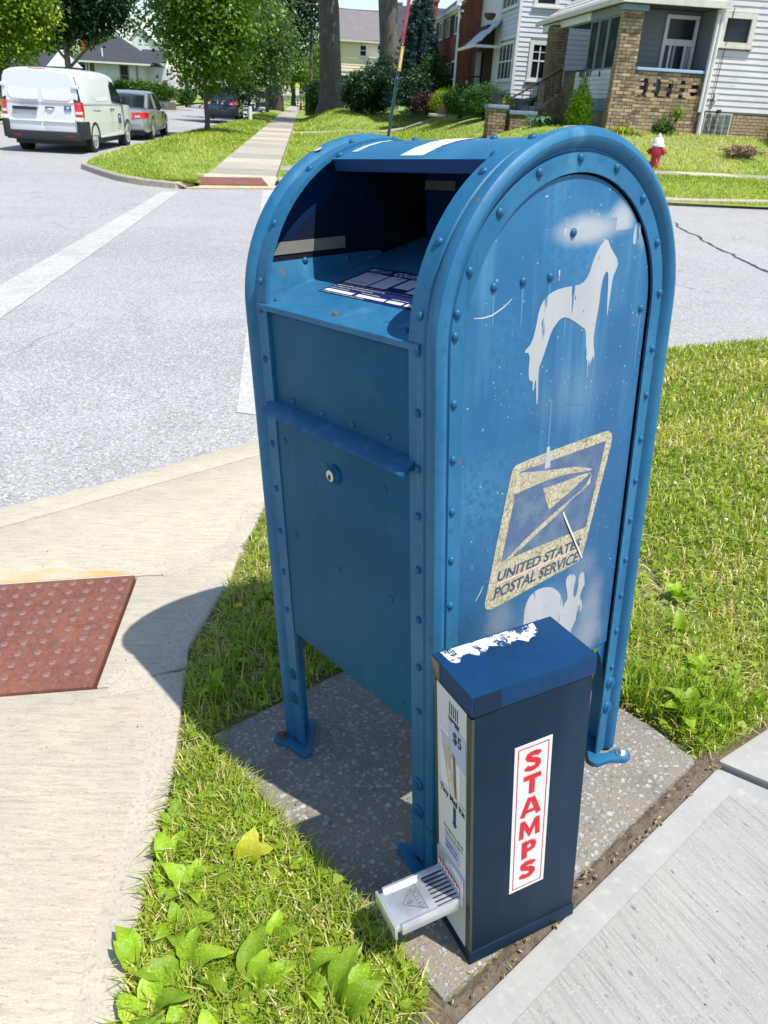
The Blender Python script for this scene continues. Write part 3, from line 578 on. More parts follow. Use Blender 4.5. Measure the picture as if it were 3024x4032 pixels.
# ------------------------------------------------------------------ the collection box
mb = empty('mailbox', M4, label='weathered blue arched collection mailbox on four legs at the corner', cat='mailbox')
XM = .2245; YC, ZC = .285, 1.0498
prof = [(.008, .428), (.0, .428), (.0, .461), (.0022, .4635), (.0015, .4665), (-.0045, .473), (-.008, .481), (-.0085, .488), (-.006, .495), (-.001, .4993), (.005, .5012), (.011, .5000), (.016, .4962), (.0195, .4912), (.0222, .4868), (.0245, .4868), (.0265, .4905), (.0545, .4905), (.0545, .4862), (.03, .4862), (.016, .480), (.010, .468)]
def frame_station():
    st = []
    for z in (.012, .2, .4, .6, .8, .95): st.append((0.0, z, -1, 0))
    for k in range(49):
        a = PI*k/48; st.append((YC-.285*math.cos(a), ZC+.285*math.sin(a), -math.cos(a), math.sin(a)))
    for z in (.95, .8, .6, .4, .2, .012): st.append((.57, z, 1, 0))
    return st
def side_frame(sgn):
    V = []; n = len(prof); st = frame_station()
    for (y, z, ny, nz) in st:
        for a, bb in prof: V.append((XM+sgn*(bb-XM), y-ny*a, z-nz*a))
    F = []
    for i in range(len(st)-1):
        for k in range(n):
            f = (i*n+k, i*n+(k+1) % n, (i+1)*n+(k+1) % n, (i+1)*n+k); F.append(f if sgn > 0 else f[::-1])
    cap = tuple(range(n)); F += [cap[::-1] if sgn > 0 else cap]; c2 = tuple((len(st)-1)*n+k for k in range(n)); F += [c2 if sgn > 0 else c2[::-1]]
    b = MB(); b.add(V, F); return b.build('side_frame', M_bluef, mb, sharp=28)
frames = {1: side_frame(1), -1: side_frame(-1)}
b = MB(); b.lathe([(.0070, 0), (.0070, .001), (.0062, .0028), (.0044, .0045), (.002, .0054), (.0002, .0057)], 16); rivet_me = b.mesh('rivet', M_blue, sharp=60)
rustrivet = rivet_me.copy(); rustrivet.materials[0] = M_rust
def rot_to(d):
    return Vector((0, 0, 1)).rotation_difference(Vector(d)).to_matrix().to_4x4()
def rivet(parent, p, d, me=None, s=1.0):
    o = bpy.data.objects.new('rivet', me or rivet_me); link(o, parent); o.matrix_local = Matrix.Translation(p) @ rot_to(d) @ Matrix.Scale(s, 4); return o
zfr = [1.1009, 1.0494, .9559, .8649, .7833, .6849, .5867, .4874, .3896]
zsr = [1.0734, .9727, .8841, .7961, .7084, .6211, .5297, .4423, .3516, .2544]
for sgn in (1, -1):
    fr = frames[sgn]; X = lambda x: XM+sgn*(x-XM)
    for z in zfr: rivet(fr, (X(.449), 0 if z < 1.05 else .0045, z), (0, -1, 0 if z < 1.05 else .15))
    for z in zsr:
        for y in (.035, .535):
            if (y < .1 and z < .3) or (y > .5 and z > 1.3): continue
            rivet(fr, (X(.4905), y, z), (sgn, 0, 0))
    for a in (.4608, .8326, 1.2026, PI/2, PI-1.2026, PI-.8326, PI-.4608): rivet(fr, (X(.4905), YC-.25*math.cos(a), ZC+.25*math.sin(a)), (sgn, 0, 0))
    if sgn > 0: rivet(fr, (.4905, .0385, 1.105), (1, 0, 0))
    for a in (.55, .98, 1.36, 1.72, 2.1): rivet(fr, (X(.447), YC-.285*math.cos(a), ZC+.285*math.sin(a)), (0, -math.cos(a), math.sin(a)))
    b = MB(); b.lathe([(.014, 0), (.014, .002), (.0125, .004), (.009, .006), (.0085, .009), (.002, .0092)], 14); screw_me = b.mesh('screw', M_front if sgn < 0 else M_blue, sharp=40)
    bslot = MB(); bslot.box(-.004, .004, -.0012, .0012, .0088, .0097); slot_me = bslot.mesh('screw_slot', M_black)
    for z in (.213, .144):
        for p, d in (((X(.448), 0, z), (0, -1, 0)), ((X(.4905), .535, z), (sgn, 0, 0)), ((X(.4905), .035, z), (sgn, 0, 0))):
            T = Matrix.Translation(p) @ rot_to(d)
            o = bpy.data.objects.new('screw', screw_me); link(o, fr); o.matrix_local = T
    # seam where the cast leg joins
    for y0 in (0, .57):
        b = MB(); V = []
        for a, bb in prof[1:18]:
            for dz, g in ((.122, .0012), (.126, .0018), (.130, .0012)):
                V.append((X(bb+(.0014 if bb > .49 else 0)), (y0 + (1 if y0 == 0 else -1)*(a-g)), dz))
        n = 3; F = [(i*n+k, (i+1)*n+k, (i+1)*n+k+1, i*n+k+1) for i in range(16) for k in range(2)]
        b.add(V, F); b.build('leg_seam', M_bluef, fr, sharp=40)
    # feet
    for y0, fy in ((0, 1), (.57, -1)):
        b = MB()
        if fy > 0: C1, r1, C2, r2, C3, r3 = (X(.489), -.022), .021, (X(.410), -.007), .016, (X(.488), .06), .016
        else: C1, r1, C2, r2, C3, r3 = (X(.527), .563), .021, (X(.499), .503), .017, (X(.43), .566), .017
        def capsule(A, ra, B, rb, w):
            A = Vector(A); B = Vector(B); d = (B-A).normalized(); n = Vector((-d.y, d.x)); P = []
            for k in range(9): t = PI/2 + PI*k/8; P.append(A + (d*math.cos(t)+n*math.sin(t))*ra)
            mid = (A+B)/2; P.append(mid - n*w)
            for k in range(9): t = -PI/2 + PI*k/8; P.append(B + (d*math.cos(t)+n*math.sin(t))*rb)
            P.append(mid + n*w); return [tuple(p) for p in P]
        b.prism(capsule(C1, r1, C2, r2, r2*.72), .0, .013); ft = b.build('foot', M_bluef, fr, bevel=.004)
        b = MB(); b.prism(capsule(C2, r2, C3, r3, r3*.8), .0, .012); b.build('foot', M_bluef, fr, bevel=.004)
        b = MB(); b.lathe([(.0135, 0), (.0135, .003)], 18); b.lathe([(.0085, .003), (.0088, .010), (.006, .012)], 6)
        b.build('anchor_bolt', M_rust if not (sgn > 0 and fy < 0) else M_bolt, fr, sharp=30, T=Matrix.Translation((C1[0], C1[1], .013)))
# side panels with web cut-outs
def panel_outline(r, zb, n=40, dy=0):
    return [(YC+r+dy, zb), (YC+r+dy, ZC)] + [(YC+dy+r*math.cos(PI*k/n), ZC+r*math.sin(PI*k/n)) for k in range(1, n)] + [(YC-r+dy, ZC), (YC-r+dy, zb)]
for sgn in (1, -1):
    X = lambda x: XM+sgn*(x-XM)
    T = Matrix(((0, 0, sgn, X(.4815)), (1, 0, 0, 0), (0, 1, 0, 0), (0, 0, 0, 1)))
    def pan(name, pts, x0, x1, mat, parent=mb, bevel=.0015):
        b = MB(); b.add([(X(x), y, z) for x in (x0, x1) for y, z in pts], [tuple(range(len(pts)))[::-1], tuple(range(len(pts), 2*len(pts)))] + [(i, (i+1) % len(pts), len(pts)+(i+1) % len(pts), len(pts)+i) for i in range(len(pts))])
        return b.build(name, mat, parent, bevel=bevel)
    sp_ = pan('side_panel', panel_outline(.2275, .332, dy=-.0022), .4795, .4848, M_panel)
    pan('panel_backing', panel_outline(.262, .345), .470, .4740, M_black, sp_, bevel=0)
    if sgn > 0: SP = sp_
    for yy, fy in ((.545, -1), (.025, 1)):       # curved webs at the leg tops
        arc = [(yy, .19)] + [(yy+fy*(.02+.075*(1-math.cos(k/8*PI/2))), .19+.145*math.sin(k/8*PI/2)) for k in range(9)] + [(yy+fy*.16, .335), (yy+fy*.16, .345), (yy, .345)]
        pan('leg_web', arc, .4765, .4792, M_blue, sp_, bevel=0)
# prints and paint on the visible side panel
def onpanel(name, pts, mat, lift, parent, thick=.0004, sm=0):
    P = smoothpoly(pts, sm) if sm else pts; b = MB(); n = len(P)
    b.add([(x, y, z) for x in (.4848, .4848+lift) for y, z in P], [tuple(range(n)), tuple(range(n, 2*n))] + [(i, (i+1) % n, n+(i+1) % n, n+i) for i in range(n)])
    o = b.build(name, mat, parent); bm = bmesh.new(); bm.from_mesh(o.data); bmesh.ops.recalc_face_normals(bm, faces=bm.faces); bmesh.ops.triangulate(bm, faces=bm.faces); bm.to_mesh(o.data); bm.free(); return o
horse = [(.3759, 1.1787), (.3881, 1.1613), (.4121, 1.1395), (.4083, 1.1257), (.4006, 1.1152), (.3991, 1.0952), (.3967, 1.0663), (.3953, 1.0458), (.3925, 1.07), (.3904, 1.0934), (.388, 1.1194), (.3834, 1.1275), (.3741, 1.1181), (.3706, 1.0958), (.37, 1.0699), (.3649, 1.0413), (.3632, 1.0118), (.3723, .9828), (.3599, .9788), (.3566, .9516), (.3542, .952), (.3526, .9801), (.3454, .9905), (.3447, 1.0087), (.3399, 1.0362), (.3325, 1.0403), (.3102, 1.0537), (.289, 1.0639), (.2779, 1.0649), (.2675, 1.0613), (.2519, 1.0467), (.2435, 1.0254), (.2331, 1.0013), (.2265, .9909), (.2304, .9309), (.2272, .9286), (.2215, .9802), (.2184, .9544), (.2149, .9551), (.2154, .9726), (.2061, .973), (.2026, .9896), (.2041, 1.0206), (.1876, 1.022), (.207, 1.0342), (.2149, 1.0607), (.2188, 1.0847), (.2315, 1.102), (.2555, 1.1111), (.2895, 1.1125), (.3204, 1.1116), (.3364, 1.125), (.3427, 1.1436), (.3517, 1.1591), (.3633, 1.1717)]
onpanel('painted_horse', horse, M_spray, .0006, SP, sm=1)
snail = [(.2299, .44), (.2299, .5051), (.2317, .535), (.2469, .5557), (.2722, .5591), (.3038, .5502), (.3284, .5302), (.3425, .5071), (.348, .48), (.3491, .4902), (.3595, .5002), (.3544, .5234), (.3473, .5436), (.3528, .5553), (.3715, .5534), (.3801, .5414), (.3755, .5222), (.3759, .5007), (.3842, .4921), (.39, .5201), (.387, .5353), (.3935, .5468), (.4057, .5451), (.4163, .5312), (.4143, .5178), (.4036, .5076), (.3966, .4889), (.4084, .4732), (.4084, .4549), (.3935, .439), (.3832, .4248), (.376, .4056), (.35, .36), (.26, .38)]
onpanel('painted_snail', snail, M_spray, .0006, SP, sm=1)
onpanel('painted_block', smoothpoly([(.4473, 1.160), (.4450, 1.1787), (.4480, 1.195), (.4610, 1.197), (.467, 1.183), (.457, 1.166)], 2), M_spray, .0005, SP)
for (y, z, l) in ((.1163, 1.125, .05), (.179, 1.126, .06), (.241, 1.126, .04), (.492, 1.044, .10), (.2655, .93, .22), (.285, 1.06, .03)):
    w = .0022
    onpanel('streak', [(y-w, z), (y+w, z), (y+w*.5, z-l), (y-w*.5, z-l)], M_drip, .0003, SP)
onpanel('paint_drip', [(.2655-.004, .845), (.2655+.004, .845), (.2655+.009, .806), (.2655-.006, .806)], M_spray, .0012, SP)
def stroke(pts, w, x=.4848, lift=.0004, mat=M_scr, parent=None, name='scratch'):
    b = MB(); P = [Vector(p) for p in pts]; L = []; R = []
    for i, p in enumerate(P):
        d = (P[min(i+1, len(P)-1)]-P[max(i-1, 0)]).normalized(); n = Vector((-d.y, d.x)); k = w*(.3+.7*math.sin(PI*(i+.35)/(len(P)-.3))); L.append(p+n*k); R.append(p-n*k)
    b.add([(x+lift, q.x, q.y) for q in L+R], [(i, i+1, len(P)+i+1, len(P)+i) for i in range(len(P)-1)]); return b.build(name, mat, parent or SP)
stroke([(.0767, 1.092), (.095, 1.090), (.1149, 1.0912), (.1406, 1.1006), (.1564, 1.1102)], .0011)
stroke([(.1613, 1.0793), (.1548, 1.0041), (.1387, .9458)], .0004, mat=M_drip); stroke([(.26, .90), (.30, .915), (.36, .90)], .0005, mat=M_drip); stroke([(.10, .60), (.112, .615), (.118, .625)], .0011)
# rivets on the panel
for (y, z) in ((.1163, 1.132), (.179, 1.133), (.241, 1.133), (.288, 1.194), (.492, 1.051)): rivet(SP, (.4848, y, z), (1, 0, 0))
for (y, z) in ((.268, 1.19), (.262, 1.125)):
    b = MB(); b.box(.4848, .4853, y-.0012, y+.0012, z, z+.016); b.build('chip', M_chip, SP)
# emblem
emb = onpanel('emblem', smoothpoly([(.1938, .8336), (.3, .836), (.4293, .8362), (.4415, .8318), (.4484, .8211), (.4488, .8104), (.4215, .70), (.3943, .5931), (.3866, .5805), (.3709, .5759), (.25, .571), (.1444, .5661), (.1307, .5695), (.1233, .578), (.1236, .5874), (.15, .71), (.175, .8207), (.181, .8301)], 1), M_cream, .0007, SP)
tag(emb, label='cracked cream and navy postal emblem')
onpanel('emblem_field', [(.1969, .818), (.4303, .8164), (.3948, .6492), (.1604, .6575), (.1877, .7798)], M_navyv, .0010, emb)
onpanel('emblem_eagle', [(.188, .8095), (.1978, .8160), (.27, .8005), (.3438, .7875), (.372, .7785), (.3959, .7700), (.3902, .7674), (.3606, .7731), (.3168, .7794), (.2627, .7827), (.1877, .7798), (.182, .781)], M_cream, .0014, emb)
onpanel('emblem_eagle', [(.2593, .7681), (.3184, .7661), (.3749, .7655), (.3941, .7627), (.3697, .7546), (.3344, .7402), (.2792, .7216), (.2686, .7446)], M_cream, .0014, emb)
onpanel('emblem_eagle', [(.3959, .7597), (.3921, .739), (.3749, .733), (.343, .7237), (.3126, .7066), (.1838, .6561), (.1720, .6570), (.2158, .6795), (.2789, .7048), (.3282, .7204), (.3724, .7353), (.3865, .7468)], M_cream, .0014, emb)
b = MB(); XX = np.array([0, .9990, -.0436]); YY = np.array([0, .235, .97])
text_mb('UNITED STATES', (.4860, .1511, .6198), XX, YY, b, h=.0195, width=.2295, bold=.022)
text_mb('POSTAL SERVICE', (.4860, .1441, .5868), np.array([0, .9996, -.029]), YY, b, h=.0215, width=.2335, bold=.022)
b.build('emblem_lettering', M_navyt, emb)
onpanel('emblem_stripe', [(.1515, .6127), (.1518, .6155), (.3788, .6098), (.3784, .6072)], M_pink, .0011, emb)
stroke([(.3206, .7041), (.3442, .6616), (.391, .5823)], .0028, lift=.0016, mat=M_white, parent=emb); stroke([(.325, .69), (.345, .655), (.388, .583)], .0013, lift=.0019, mat=M_black, parent=emb)
# body shell
b = MB(); b.box(-.036, .485-.014, .012, .018, .345, 1.05); b.box(-.036, .471, .552, .558, .345, 1.05); b.box(-.036, -.032, .018, .552, .345, 1.05); b.box(.467, .471, .018, .552, .345, 1.05); b.box(-.036, .471, .012, .558, .341, .346)
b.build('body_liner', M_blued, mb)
# roof: from the hopper edge over the top and down the back
V = []; R = .2795; th0 = math.atan2(.258, .125)
st = [(YC-R*math.cos(a), ZC+R*math.sin(a)) for a in np.linspace(th0, PI, 36)] + [(YC+R, .7), (YC+R, .345)]
b = MB(); n = len(st)
b.add([(x, y, z) for x in (.005, .444) for y, z in st], [(i, i+1, n+i+1, n+i) for i in range(n-1)])
st2 = [(YC-(R-.003)*math.cos(a), ZC+(R-.003)*math.sin(a)) for a in np.linspace(th0, PI, 36)]; n2 = len(st2)
b.add([(x, y, z) for x in (.005, .444) for y, z in st2], [(n2+i, n2+i+1, i+1, i) for i in range(n2-1)])
roof = b.build('roof', M_bluef, mb, sharp=40)
y0, z0 = st[0]
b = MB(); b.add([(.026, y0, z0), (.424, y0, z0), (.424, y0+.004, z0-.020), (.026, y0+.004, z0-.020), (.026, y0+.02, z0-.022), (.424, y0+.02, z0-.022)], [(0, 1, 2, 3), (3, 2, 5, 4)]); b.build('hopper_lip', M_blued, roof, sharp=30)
for xx in (.03, .42): rivet(roof, (xx, y0+.012, z0+.006), (0, -.4, .9))
for xx, a in ((.12, 1.55), (.33, 1.5), (.225, 1.75)): rivet(roof, (xx, YC-R*math.cos(a), ZC+R*math.sin(a)), (0, -math.cos(a), math.sin(a)))
def roofpatch(name, x0, x1, a0, a1, mat, lift=.0008, slant=.0):
    b = MB(); k = 8; A = np.linspace(a0, a1, k)
    b.add([(x+slant*i/k, YC-(R+lift)*math.cos(a), ZC+(R+lift)*math.sin(a)) for x in (x0, x1) for i, a in enumerate(A)], [(i, i+1, k+i+1, k+i) for i in range(k-1)]); return b.build(name, mat, roof, sharp=40)
M_barcode = pm('peeling_white_label', (.74, .74, .74), .7, var=[(30, .66, .70, (.10, .28, .5)), (1, .50, .51, (.64, .66, .70), (.001, 90, 90))])
roofpatch('roof_label', .205, .262, 1.16, 1.95, M_barcode, slant=.03); roofpatch('tape_residue', .048, .066, 1.22, 1.95, pm('tape_residue', (.52, .5, .44), .7, var=[(40, .4, .6, (.3, .42, .55))]))
roofpatch('label_border', .264, .272, 1.3, 1.95, pm('purple_print', (.2, .15, .35), .6), slant=.03)
for sgn, (a, x) in ((-1, (1.16, .02)), (1, (1.5, .482))):
    b = MB(); X = lambda x: XM+sgn*(x-XM); z = ZC+.2935*math.sin(a); y = YC-.2935*math.cos(a)
    b.lathe([(.010, 0), (.008, .0006), (.002, .0009)], 7, T=Matrix.Translation((x if sgn > 0 else -.03, y, z-.0004)) @ rot_to((0, -math.cos(a), math.sin(a)))); b.build('chip', M_chip, frames[sgn])
# hopper interior
hop = MB()
def halfpoly(x, r, zb, flip):
    pts = [(YC-math.sqrt(max(0, r*r-(zb-ZC)**2)), zb)] + [(YC-r*math.cos(a), ZC+r*math.sin(a)) for a in np.linspace(.06, PI*.72, 30)] + [(YC-r*math.cos(PI*.72), zb)]
    hop.add([(x, y, z) for y, z in pts], [tuple(range(len(pts)))[::(1 if flip else -1)]])
halfpoly(-.021, .272, 1.052, True); halfpoly(.470, .272, 1.052, False)
hop.add([(-.021, .43, 1.05), (.470, .43, 1.05), (.470, .43, 1.272), (-.021, .43, 1.272)], [(3, 2, 1, 0)])
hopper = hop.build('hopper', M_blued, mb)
b = MB(); zs = lambda y: 1.062+.2*y
b.add([(-.006, -.004, zs(-.004)), (.455, -.004, zs(-.004)), (.455, .43, zs(.43)), (-.006, .43, zs(.43)), (-.006, -.004, 1.050), (.455, -.004, 1.050), (-.006, .02, 1.050), (.455, .02, 1.050)], [(0, 1, 2, 3), (4, 5, 1, 0), (6, 7, 5, 4)])
shelf = b.build('shelf', M_bluef, mb, bevel=.003)
for sgn in (-1, 1):
    X = lambda x: XM+sgn*(x-XM); b = MB(); n = [(X(.4695), y, 1.128) for y in (.012, .30)] + [(X(.4535), y, zs(y)) for y in (.30, .012)]
    b.add(n, [(0, 1, 2, 3) if sgn > 0 else (3, 2, 1, 0)]); b.build('gusset', M_bluef, hopper)
    b = MB(); b.box(X(.469)-.0008, X(.469)+.0008, .022, .215, 1.140, 1.162); b.build('steel_strip', M_steel, hopper)
    for y, z in ((.036, 1.117), (.118, 1.124), (.22, 1.12)): rivet(hopper, (X(.4692), y, z), (-sgn, 0, 0), rustrivet if y < .1 else None, 1.0)
b = MB(); b.box(-.02, .07, .426, .4295, 1.236, 1.254); b.build('steel_strip', M_steel, hopper)
for x in (.022, .21, .395): rivet(shelf, (x, .024, zs(.024)), (0, -.2, 1), rustrivet if .1 < x < .3 else None, .9)
# notice on the shelf
shx = np.array([1, 0, 0.]); shy = np.array([0, .98, .196])
def onshelf(name, pts, mat, lift, parent):
    b = MB(); b.poly([(x, y, zs(y)+lift) for x, y in pts]); return b.build(name, mat, parent)
lab = onshelf('collection_notice', [(.063, .089), (.345, .089), (.345, .226), (.063, .226)], M_labelblue, .0007, shelf)
for pts in ([(.073, .141), (.141, .141), (.130, .197), (.072, .195)], [(.147, .143), (.194, .146), (.190, .1965), (.1495, .1966)], [(.203, .155), (.2436, .155), (.2436, .196), (.203, .196)], [(.25, .143), (.33, .143), (.33, .197), (.25, .197)]):
    (x0, y0_), (x1, y1_) = np.min(pts, 0), np.max(pts, 0); onshelf('white_field', [(x0, y0_), (x1, y0_), (x1, y1_), (x0, y1_)], M_lavender, .0011, lab)
for x0, x1 in ((.070, .155), (.166, .246), (.252, .293), (.300, .336)): onshelf('white_field', [(x0, .0975), (x1, .0975), (x1, .107), (x0, .107)], M_white, .0011, lab)
b = MB(); bt = lambda t, x, y, h, w=None, bold=.0: text_mb(t, (x, y, zs(y)+.0012), shx, shy, b, h=h, width=w, bold=bold)
bt('COLLECTION TIMES', .142, .2045, .0135, .185, .02); bt('UNITED STATES', .082, .2135, .0045, .045, .01); bt('POSTAL SERVICE', .082, .2065, .0045, .048, .01)
bt('Monday-Friday', .075, .1985, .004, .04, .01); bt('Saturday', .150, .1985, .004, .024, .01); bt('Scan here', .205, .1985, .004, .028, .01)
bt('To find additional Post Office locations with the address, hours of operations, and', .072, .1335, .0038, .22, .008); bt('telephone numbers, scan the code or go to our site', .072, .1275, .0038, .14, .008)
bt('For mailing services call the number below', .069, .1195, .0036, .12, .008); bt('Customer information', .069, .1115, .0036, .06, .008); bt('Location address', .168, .1115, .0036, .05, .008); bt('Location number', .252, .1115, .0036, .045, .008)
bt('It is a federal crime to tamper with a mailbox', .069, .0915, .0034, .13, .008)
b.build('notice_lettering', M_white, lab)
b = MB(); text_mb('9:30 AM', (.095, .188, zs(.188)+.0014), shx, shy, b, h=.004, width=.018); text_mb('9:30 AM', (.168, .188, zs(.188)+.0014), shx, shy, b, h=.004, width=.018); text_mb('LOCATION OF THIS BOX', (.082, .150, zs(.150)+.0014), shx, shy, b, h=.004, width=.046); b.build('notice_stamp', M_navyp, lab)
b = MB(); b.prism([(.0705, .2065), (.081, .2065), (.0795, .2185), (.069, .2185)], 0, .0001); 
for v in range(len(b.v)): x, y, z = b.v[v]; b.v[v] = (x, y, zs(y)+.0012+z)
b.build('notice_emblem', M_lavender, lab)
# front panels, ledge, door, lock
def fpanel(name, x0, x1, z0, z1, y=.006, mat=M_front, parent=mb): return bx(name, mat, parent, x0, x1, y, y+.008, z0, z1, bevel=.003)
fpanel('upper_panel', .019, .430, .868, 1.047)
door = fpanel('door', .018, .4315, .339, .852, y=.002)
b = MB(); pr = [(.010, .880), (.004, .878), (-.003, .8745), (-.014, .868), (-.024, .861), (-.0265, .857), (-.024, .8555), (-.010, .860), (.010, .862)]
n = len(pr); b.add([(x, y, z) for x in (.010, .441) for y, z in pr], [(i, n+i, n+(i+1) % n, (i+1) % n) for i in range(n)] + [tuple(range(n)), tuple(range(n, 2*n))[::-1]]); b.build('door_ledge', M_blue, mb, sharp=25)
for x, z in ((.083, .889), (.182, .890), (.272, .892), (.370, .894)): rivet(mb, (x, .006, z), (0, -1, 0), s=.8)
b = MB(); b.lathe([(.0195, 0), (.019, .003), (.015, .007), (.0125, .010), (.0125, .0105)], 28); lk_ = b.build('lock', M_front, door, sharp=35, T=Matrix.Translation((.216, .002, .783)) @ rot_to((0, -1, 0)))
b = MB(); b.lathe([(.0108, 0), (.0108, .0035), (.0098, .004)], 24); cyl = b.build('lock_cylinder', M_bolt, lk_, sharp=35, T=Matrix.Translation((0, 0, .009)))
b = MB(); b.box(-.0016, .0016, -.007, .003, 0, .0028); b.box(-.003, .003, -.0045, .0, 0, .0027); b.build('keyhole', M_black, lk_, T=Matrix.Translation((0, 0, .0112)))
for x, z in ((.045, .80), (.19, .79), (.06, .60), (.21, .58), (.36, .80), (.37, .59), (.40, .38)):
    b = MB(); b.lathe([(.0075, 0), (.0072, .0012), (.005, .0016)], 14); b.build('plug', M_front, door, T=Matrix.Translation((x, .002, z)) @ rot_to((0, -1, 0)), sharp=35)
rs = random.Random(4); b = MB()
for k in range(95):
    x = rs.uniform(.05, .4); z = rs.choice([rs.uniform(.45, .76), rs.uniform(.6, .74)]); l = rs.uniform(.01, .07); a = rs.choice([1.57, 1.5, .6, -.7, .3])+rs.gauss(0, .12); w = rs.uniform(.00018, .00042)
    dx, dz = math.cos(a)*l/2, math.sin(a)*l/2; px_, pz_ = -math.sin(a)*w, math.cos(a)*w
    b.add([(x-dx, .0016, z-dz), (x+px_, .0016, z+pz_), (x+dx, .0016, z+dz), (x-px_, .0016, z-pz_)], [(0, 1, 2, 3)])
for k in range(40):
    x = rs.uniform(.03, .42); z = rs.uniform(.36, .8); r = rs.uniform(.0005, .0016); b.add([(x-r, .0016, z), (x, .0016, z-r), (x+r, .0016, z), (x, .0016, z+r)], [(0, 1, 2, 3)])
tag(b.build('scratches', pm('fine_scratch', (.014, .135, .235), .5), door), kind='stuff')

# ------------------------------------------------------------------ stamp machine leaning beside the near leg
R0 = np.array([[0.9716658, 0.2361346, -0.010301], [-0.2362774, 0.9715530, -0.0160529], [0.0062173, 0.0180319, 0.9998181]])
R0 = np.linalg.qr(R0)[0]*np.sign(np.diag(np.linalg.qr(R0)[1]))
SM = M4 @ Matrix([[*R0[0], .66815], [*R0[1], -.07072], [*R0[2], 0.0], [0, 0, 0, 1]])
st_ = empty('stamp_machine', SM, label='dark navy stamp vending box with a red and white STAMPS sign', cat='vending machine')
w, d, h = .118, .221, .595
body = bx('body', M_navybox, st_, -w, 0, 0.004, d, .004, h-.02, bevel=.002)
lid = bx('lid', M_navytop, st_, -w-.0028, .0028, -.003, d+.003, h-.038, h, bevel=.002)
bx('lid_clip', pm('olive_steel', (.085, .09, .08), .38, metal=.3, coat=.3), lid, -w-.0040, -w+.024, -.0045, .02, h-.037, h-.003, bevel=.0015)
b = MB(); b.box(.0028, .0035, .0, .048, h-.0375, h-.003); b.build('lid_tab', M_navybox, lid)
band = bx('base_band', M_navybox, st_, -w-.002, .003, -.002, d+.002, .0, .028, bevel=.0015); bx('band_tab', M_navybox, band, .003, .0042, -.002, .05, .002, .0275)
rl = random.Random(12); edge = [(-.0865+.006*math.sin(k*.9)+rl.uniform(-.004, .004) + (.004 if k > 16 else 0), .012+k*.0062, h+.0006) for k in range(28)]; edge2 = [(-.1165+rl.uniform(-.0006, .0006), .185-k*.035, h+.0006) for k in range(6)]
b = MB(); b.add(edge+edge2, [tuple(range(len(edge)+len(edge2)))]); b.build('torn_label', M_paper, lid)
b = MB()
rs_l = random.Random(2)
for k in range(30): y = .014+k*.0043; xe = -.104+.006*rs_l.random(); b.add([(-.114, y, h+.0009), (xe, y, h+.0009), (xe, y+.0012, h+.0009), (-.114, y+.0012, h+.0009)], [(0, 1, 2, 3)])
tag(b.build('label_ribs', M_white, lid), kind='stuff')
# STAMPS sign on the side
def onside(name, pts, mat, lift, parent): b = MB(); b.poly([(lift, y, z) for y, z in pts]); return b.build(name, mat, parent)
sg = bx('stamps_sign', M_white, st_, 0.0, .0012, .0775, .149, .134, .4635)
for (a0, a1, c0, c1) in ((.0835, .1430, .4555, .4575), (.0835, .1430, .1400, .1420), (.0835, .0852, .142, .4555), (.1413, .1430, .142, .4555)): onside('sign_border', [(a0, c0), (a1, c0), (a1, c1), (a0, c1)], M_red, .0016, sg)
b = MB()
def thick(pts, w, x, mb_):
    P = [Vector(p) for p in pts]; n = len(P); Lf = []; Rt = []
    for i, p in enumerate(P):
        d1 = (p-P[i-1]).normalized() if i else None; d2 = (P[i+1]-p).normalized() if i < n-1 else None
        d = ((d1 or d2)+(d2 or d1)).normalized(); c = max(.45, d.dot(d1 or d2)); nv = Vector((-d.y, d.x))*(w/2/c); Lf.append(p+nv); Rt.append(p-nv)
    mb_.add([(x, q.x, q.y) for q in Lf+Rt], [(n+i, n+i+1, i+1, i) for i in range(n-1)])
for k, ch in enumerate('STAMPS'):
    zc = .4055-k*.0492; yc = .1133; H_ = .0405; w_ = .0102
    def st(pts, w=w_): thick([(yc+a, zc+b_*H_) for a, b_ in pts], w, .0018+.00003*len(b.f), b)
    if ch == 'S': st([(.0125, .76), (.010, .83), (.004, .885), (-.003, .885), (-.0085, .83), (-.0098, .73), (-.0075, .63), (-.001, .555), (.005, .49), (.0095, .40), (.0100, .28), (.0075, .17), (.002, .115), (-.005, .115), (-.011, .17), (-.0135, .25)])
    if ch == 'T': st([(0, 0), (0, .80)]); st([(-.0165, .89), (.0165, .89)])
    if ch == 'A': st([(-.0165, 0), (-.002, 1.0)], .0090); st([(.0165, 0), (.002, 1.0)], .0090); st([(-.010, .27), (.010, .27)], .0072)
    if ch == 'M': st([(-.0165, 0), (-.0145, 1.0)], .0082); st([(.0165, 0), (.0145, 1.0)], .0082); st([(-.0135, .93), (0, .20), (.0135, .93)], .0080)
    if ch == 'P': st([(-.0085, 0), (-.0085, 1.0)]); st([(-.0085, .89), (.003, .89), (.0088, .83), (.0105, .68), (.0088, .53), (.003, .46), (-.0085, .46)], .0086)
b.build('sign_letters', M_red, sg)
